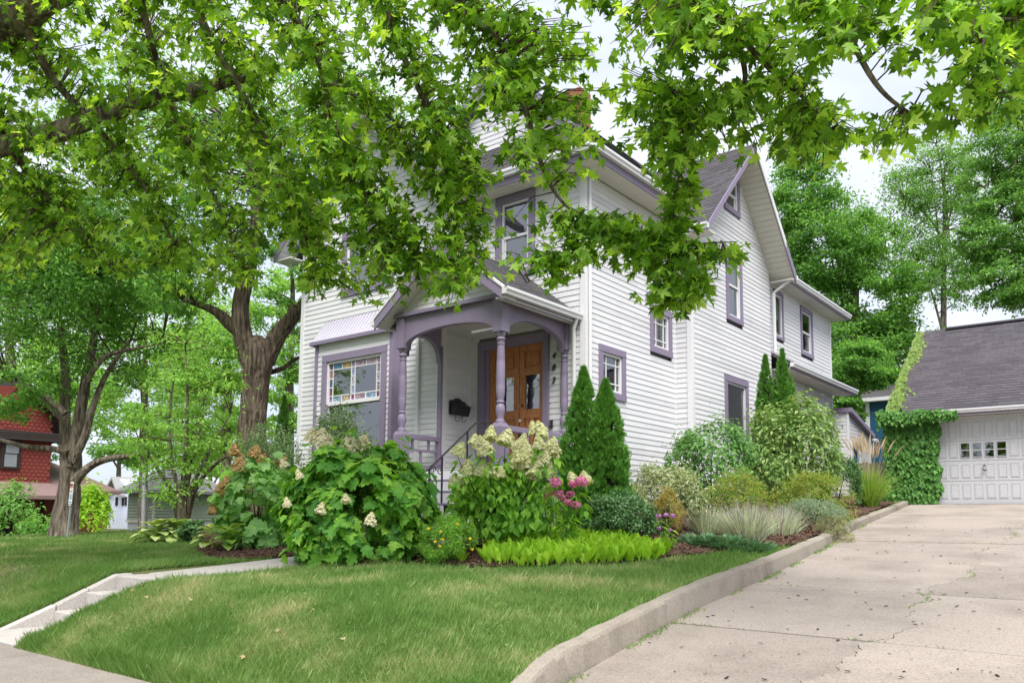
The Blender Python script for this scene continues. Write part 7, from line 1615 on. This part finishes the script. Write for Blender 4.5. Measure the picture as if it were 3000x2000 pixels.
def leaf_twig(x, y, dj):
    j = int(np.argmin((LPX[:, 0]-x)**2+(LPX[:, 1]-y)**2+((LPX[:, 2]-9)*0)**2)); a = LP[j]
    d_ = float(np.clip(LPX[j, 2]+dj, 5.0, 13.5)); e_ = dis(x, y, d_)
    L_ = np.linalg.norm(e_-a)
    if L_ > 2.6: a = e_+(a-e_)*(2.6/L_)
    m_ = (a+e_)/2+np.array([0, 0, 0.10*min(L_, 2.0)]); e2 = e_-np.array([0, 0, 0.05])
    tw.tube([a, m_, e2], [0.008, 0.006, 0.003], 4, cap=False)
    nl = int(g.integers(6, 11))
    for k in range(nl):
        f = 1-0.75*(k/nl)*min(1, 1.2/max(L_, .3)); p = (1-f)**2*a+2*f*(1-f)*m_+f*f*e2
        az = g.random()*6.283; pet = np.array([math.cos(az), math.sin(az), g.uniform(-0.5, 0.25)])*g.uniform(0.05, 0.12)
        dv = np.array([math.cos(az)*0.8, math.sin(az)*0.8, -0.55+0.5*g.normal()*0.6]); nn = np.array([0, 0, 0.8])+g.normal(size=3)*0.6
        LPs.append(p+pet); LDs.append(dv); LNs.append(nn); LSs.append(0.122*(0.6+0.65*g.random()))
for x, y in sample(OUT, 2750, thin): leaf_twig(x, y, g.uniform(-0.7, 1.1) if x > 900 else g.uniform(-1.0, 2.6))
OUT4 = [(690, 180), (1130, 180), (1130, 590), (1000, 690), (900, 680), (740, 680), (700, 580)]
for x, y in sample(OUT4, 230): leaf_twig(x, y, g.uniform(-0.7, 0.9))
for x, y in sample(OUT2, 190): leaf_twig(x, y, g.uniform(-0.35, 0.35))
for x, y in sample(OUT3, 26): leaf_twig(x, y, g.uniform(-0.25, 0.25))
tw.build("twigs", M_twig, mp, kind="stuff")
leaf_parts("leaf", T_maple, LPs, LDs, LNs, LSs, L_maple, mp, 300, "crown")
# the crown goes on above and behind the view
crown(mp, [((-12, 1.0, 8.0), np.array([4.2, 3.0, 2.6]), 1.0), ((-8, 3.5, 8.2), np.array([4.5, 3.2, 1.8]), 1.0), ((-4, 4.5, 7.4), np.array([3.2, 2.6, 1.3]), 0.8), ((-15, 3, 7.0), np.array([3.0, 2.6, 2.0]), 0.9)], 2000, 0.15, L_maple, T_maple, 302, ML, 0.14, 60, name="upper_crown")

# ------------------------------------------------------------------ lawn
def lawn(n, xr, yr, dens_near, h, w, seed):
    g = np.random.default_rng(seed); X = g.uniform(*xr, n); Y = g.uniform(*yr, n)
    ok = ~in_beds(X, Y); kx = kerb_x(Y); ok &= X < kx-0.145
    ok &= ~((X > WX0-0.02) & (X < WX1+0.02) & (Y > 3.28) & (Y < 10.2))
    ok &= ~((Y < 3.28) & (Y > 1.3))
    X, Y = X[ok], Y[ok]; P = np.stack([X, Y, gz(X, Y)-0.006], -1); dp = (P-EYE) @ FW; pxs = PX+F*((P-EYE) @ RT)/np.maximum(dp, .1)
    k = (dp > 2) & (pxs > -250) & (pxs < 3250) & (g.random(len(X)) < np.clip((dens_near/np.maximum(dp, dens_near))**1.3, 0, 1)); P, dp = P[k], dp[k]; m = len(P)
    a = g.random(m)*6.283; lean = 0.25+0.55*g.random(m)
    D = np.stack([np.cos(a)*lean, np.sin(a)*lean, np.ones(m)], -1)
    lush = 0.62+0.45*(np.sin(P[:, 0]*1.9+1)*np.sin(P[:, 1]*2.3)*0.5+0.5)+0.30*(np.sin(P[:, 0]*11+np.sin(P[:, 1]*7)*2)*np.sin(P[:, 1]*13+np.sin(P[:, 0]*5)*2) > 0.35)
    coarse = g.random(m) < 0.12; S = h*(0.45+0.8*g.random(m))*lush*np.where(coarse, 1.25, 1); far = np.clip(dp/9, 1, 3); W_ = w*far*(0.55+0.7*g.random(m))*np.where(coarse, 1.8, 1)
    return P, D, np.stack([-np.sin(a), np.cos(a), 0.3*np.ones(m)], -1)+g.normal(size=(m, 3))*0.3, S, W_
T_gb = (np.array([(-0.5,0,0),(0.5,0,0),(0.40,0.5,0.04),(-0.40,0.5,0.04),(0,1,0.22)]), np.array([(0,1,2),(0,2,3),(3,2,4)]))
A_ = [lawn(400000, (-11, -3.0), (3.2, 12.0), 7.0, 0.085, 0.0058, 401), lawn(400000, (-24.0, -9.5), (3.2, 16), 10.0, 0.075, 0.006, 402), lawn(60000, (-8.9, -3.2), (3.28, 4.6), 7.0, 0.085, 0.0046, 404), lawn(9000, (-8.75, -3.0), (3.29, 3.42), 7.0, 0.13, 0.0055, 406)]
P, D, N, S, W_ = (np.concatenate([a[i] for a in A_]) for i in range(5))
gs = np.random.default_rng(407); m = 16000; X = gs.uniform(-11.0, -10.14, m); Y = gs.uniform(3.45, 6.3, m); a = gs.random(m)*6.283; l_ = 0.25+0.55*gs.random(m)
P = np.concatenate([P, np.stack([X, Y, gz(X, Y)+0.02], -1)]); D = np.concatenate([D, np.stack([np.cos(a)*l_, np.sin(a)*l_, np.ones(m)], -1)]); N = np.concatenate([N, np.stack([-np.sin(a), np.cos(a), 0.3+0*a], -1)]); S = np.concatenate([S, 0.085*(0.6+0.7*gs.random(m))]); W_ = np.concatenate([W_, 0.007*(0.6+0.7*gs.random(m))])
lg = scatter("lawn_grass", T_gb, P, D, N, S, L_grass, None, W=W_); props(lg, "mown lawn grass with dry straw patches around the front steps", "grass", kind="stuff")
print("grass blades", len(P))
g = np.random.default_rng(405); m = 5200
cx_, cy_ = g.uniform(-10.5, -3.4, 90), g.uniform(3.5, 8.0, 90); k = g.integers(0, 90, m); X = cx_[k]+g.normal(size=m)*0.13; Y = cy_[k]+g.normal(size=m)*0.13
ok = ~in_beds(X, Y) & (X < kerb_x(Y)-0.2) & ~((X > WX0-0.05) & (X < WX1+0.05)) & (Y > 3.4); X, Y = X[ok], Y[ok]; m = len(X)
P = np.stack([X, Y, gz(X, Y)+0.02+0.03*g.random(m)], -1); a = g.random(m)*6.283
cl = scatter("clover", T_round, P, np.stack([np.cos(a), np.sin(a), 0.2*g.normal(size=m)], -1), np.array([0, 0, 1.0])+g.normal(size=(m, 3))*0.35, 0.026*(0.6+0.7*g.random(m)), leafmat("clover_leaf", [(0.05,0.12,0.03),(0.09,0.17,0.05),(0.13,0.22,0.08)], 0.35, gain=1.5), None); props(cl, "small clover and weed leaves mixed into the lawn", "clover", kind="stuff")
# bark chips, driveway litter, weeds in joints
def chips(name, label, X, Y, zf, size, mat, seed, flat=0.5):
    g = np.random.default_rng(seed); m = len(X); P = np.stack([X, Y, zf(X, Y)], -1); a = g.random(m)*6.283
    D = np.stack([np.cos(a), np.sin(a), g.normal(size=m)*flat], -1); N = np.array([0, 0, 1.0])+g.normal(size=(m, 3))*flat
    V = np.array([(-0.2,0,0),(0.2,0.05,0),(0.16,1,0),(-0.18,0.9,0),(-0.14,0.1,0.12),(0.15,0.12,0.12),(0.1,0.9,0.12),(-0.1,0.8,0.12)]); T = np.array([(4,5,6),(4,6,7),(0,1,5),(0,5,4),(1,2,6),(1,6,5),(2,3,7),(2,7,6),(3,0,4),(3,4,7)])
    o = scatter(name, (V, T), P, D, N, size*(0.4+0.9*g.random(m)), mat, None); props(o, label, "litter", kind="stuff")
g = np.random.default_rng(411)
bx_, by_ = scatter_in(BED_R, 52000, g); k = (kerb_x(by_)-bx_ < 6) & (by_ < 17); bx_, by_ = bx_[k][:17000], by_[k][:17000]
chips("bark_chips", "loose bark chips over the driveway-side bed", bx_, by_, lambda X, Y: gz(X, Y)+0.035+0.02*g.random(len(X)), 0.055, M_chip, 412)
bx_, by_ = scatter_in(BED_L, 26000, g); k = (by_ < 9.5) & (bx_ > -14.5); bx_, by_ = bx_[k][:9000], by_[k][:9000]
chips("bark_chips", "loose bark chips over the bed left of the walk", bx_, by_, lambda X, Y: gz(X, Y)+0.035+0.02*g.random(len(X)), 0.055, M_chip, 413)
m = 330; X = g.uniform(-3.6, 1.5, m); Y = 3.6+g.random(m)**1.5*12; k = X > kerb_x(Y)+0.05
chips("leaf_litter", "dark bits of bark and leaf scattered on the driveway", X[k], Y[k], lambda X, Y: drive_z(Y)+0.008, 0.035, pm("dark_litter", [(0.015,0.012,0.010),(0.04,0.03,0.025)], scale=9, rough=0.9), 414, 0.15)
m = 2600; Y = 3.4+g.random(m)*13; X = kerb_x(Y)+0.01+np.abs(g.normal(size=m))*0.04; k = (np.sin(Y*2.1)+np.sin(Y*5.3+1) > -0.2)
jx, jy = [], []
for y_ in JY[4:9]:
    n_ = 170; xx = g.uniform(-3.5, 0.5, n_); kk = np.sin(xx*4+y_*3)+np.sin(xx*9) > 0.5; jx.append(xx[kk]); jy.append(np.full(kk.sum(), y_)+g.normal(size=kk.sum())*0.006)
yy_ = g.uniform(6.5, 16, 500); kk = np.sin(yy_*3.1)+np.sin(yy_*1.3+2) > 0.6; jx.append(np.array([xcrack(v) for v in yy_[kk]])+g.normal(size=kk.sum())*0.012); jy.append(yy_[kk])
X = np.concatenate([X[k]]+jx); Y = np.concatenate([Y[k]]+jy); P = np.stack([X, Y, drive_z(Y)-0.004], -1); m = len(P); a = g.random(m)*6.283
wd = scatter("crack_weeds", T_gb, P, np.stack([np.cos(a)*0.9, np.sin(a)*0.9, np.ones(m)], -1), np.stack([-np.sin(a), np.cos(a), 0.3+0*a], -1), 0.042*(0.4+0.8*g.random(m)), L_grass, None, W=0.006); props(wd, "small grass weeds growing in the driveway joints and along the kerb foot", "weeds", kind="stuff")
# fallen leaves on the lawn
me = bpy.data.meshes.new("fallen_leaf"); me.from_pydata(T_maple[0].tolist(), [], T_maple[1].tolist()); me.materials.append(leafmat("dry_leaf", [(0.36,0.22,0.09),(0.46,0.33,0.20),(0.52,0.48,0.40)], 0.2)); me.update()
for x, y in [(430, 1508), (560, 1525), (340, 1545), (435, 1395), (335, 1385), (405, 1358), (640, 1470), (790, 1490), (330, 1530), (925, 1540), (300, 1370), (720, 1420)]:
    p = ghit(x, y-4); o = bpy.data.objects.new("fallen_leaf", me); COL.objects.link(o); o.location = (p[0], p[1], gz(p[0], p[1])+0.055); s = random.uniform(0.04, 0.065); o.scale = (s, s, s); o.rotation_euler = (random.uniform(-.5, .5), random.uniform(-.5, .5), random.uniform(0, 6.28))
    props(o, "dry curled tan leaf lying on the lawn", "leaf", "fallen leaves on the lawn"); ORI[o.name] = p


# a tree across the road behind the camera, seen only mirrored in the panes
c_ = (-24.0, -17.0, 0.0); e = empty("road_tree", c_, "broad green tree across the road mirrored in the front windows", "tree"); P_, R_ = limb(e, [(c_[0], c_[1], -0.3), (c_[0]+0.2, c_[1], 3), (c_[0], c_[1]+0.2, 6)], [0.35, 0.28, 0.1], "trunk", n=10, seed=501)
crown(e, [((c_[0], c_[1], 6.5), np.array([3.2, 3.2, 2.6]), 1), ((c_[0]+2, c_[1]+1, 4.8), np.array([2.0, 2.0, 1.4]), 1)], 6000, 0.25, L_tree, T_small, 501, [P_], 0.14, 40)
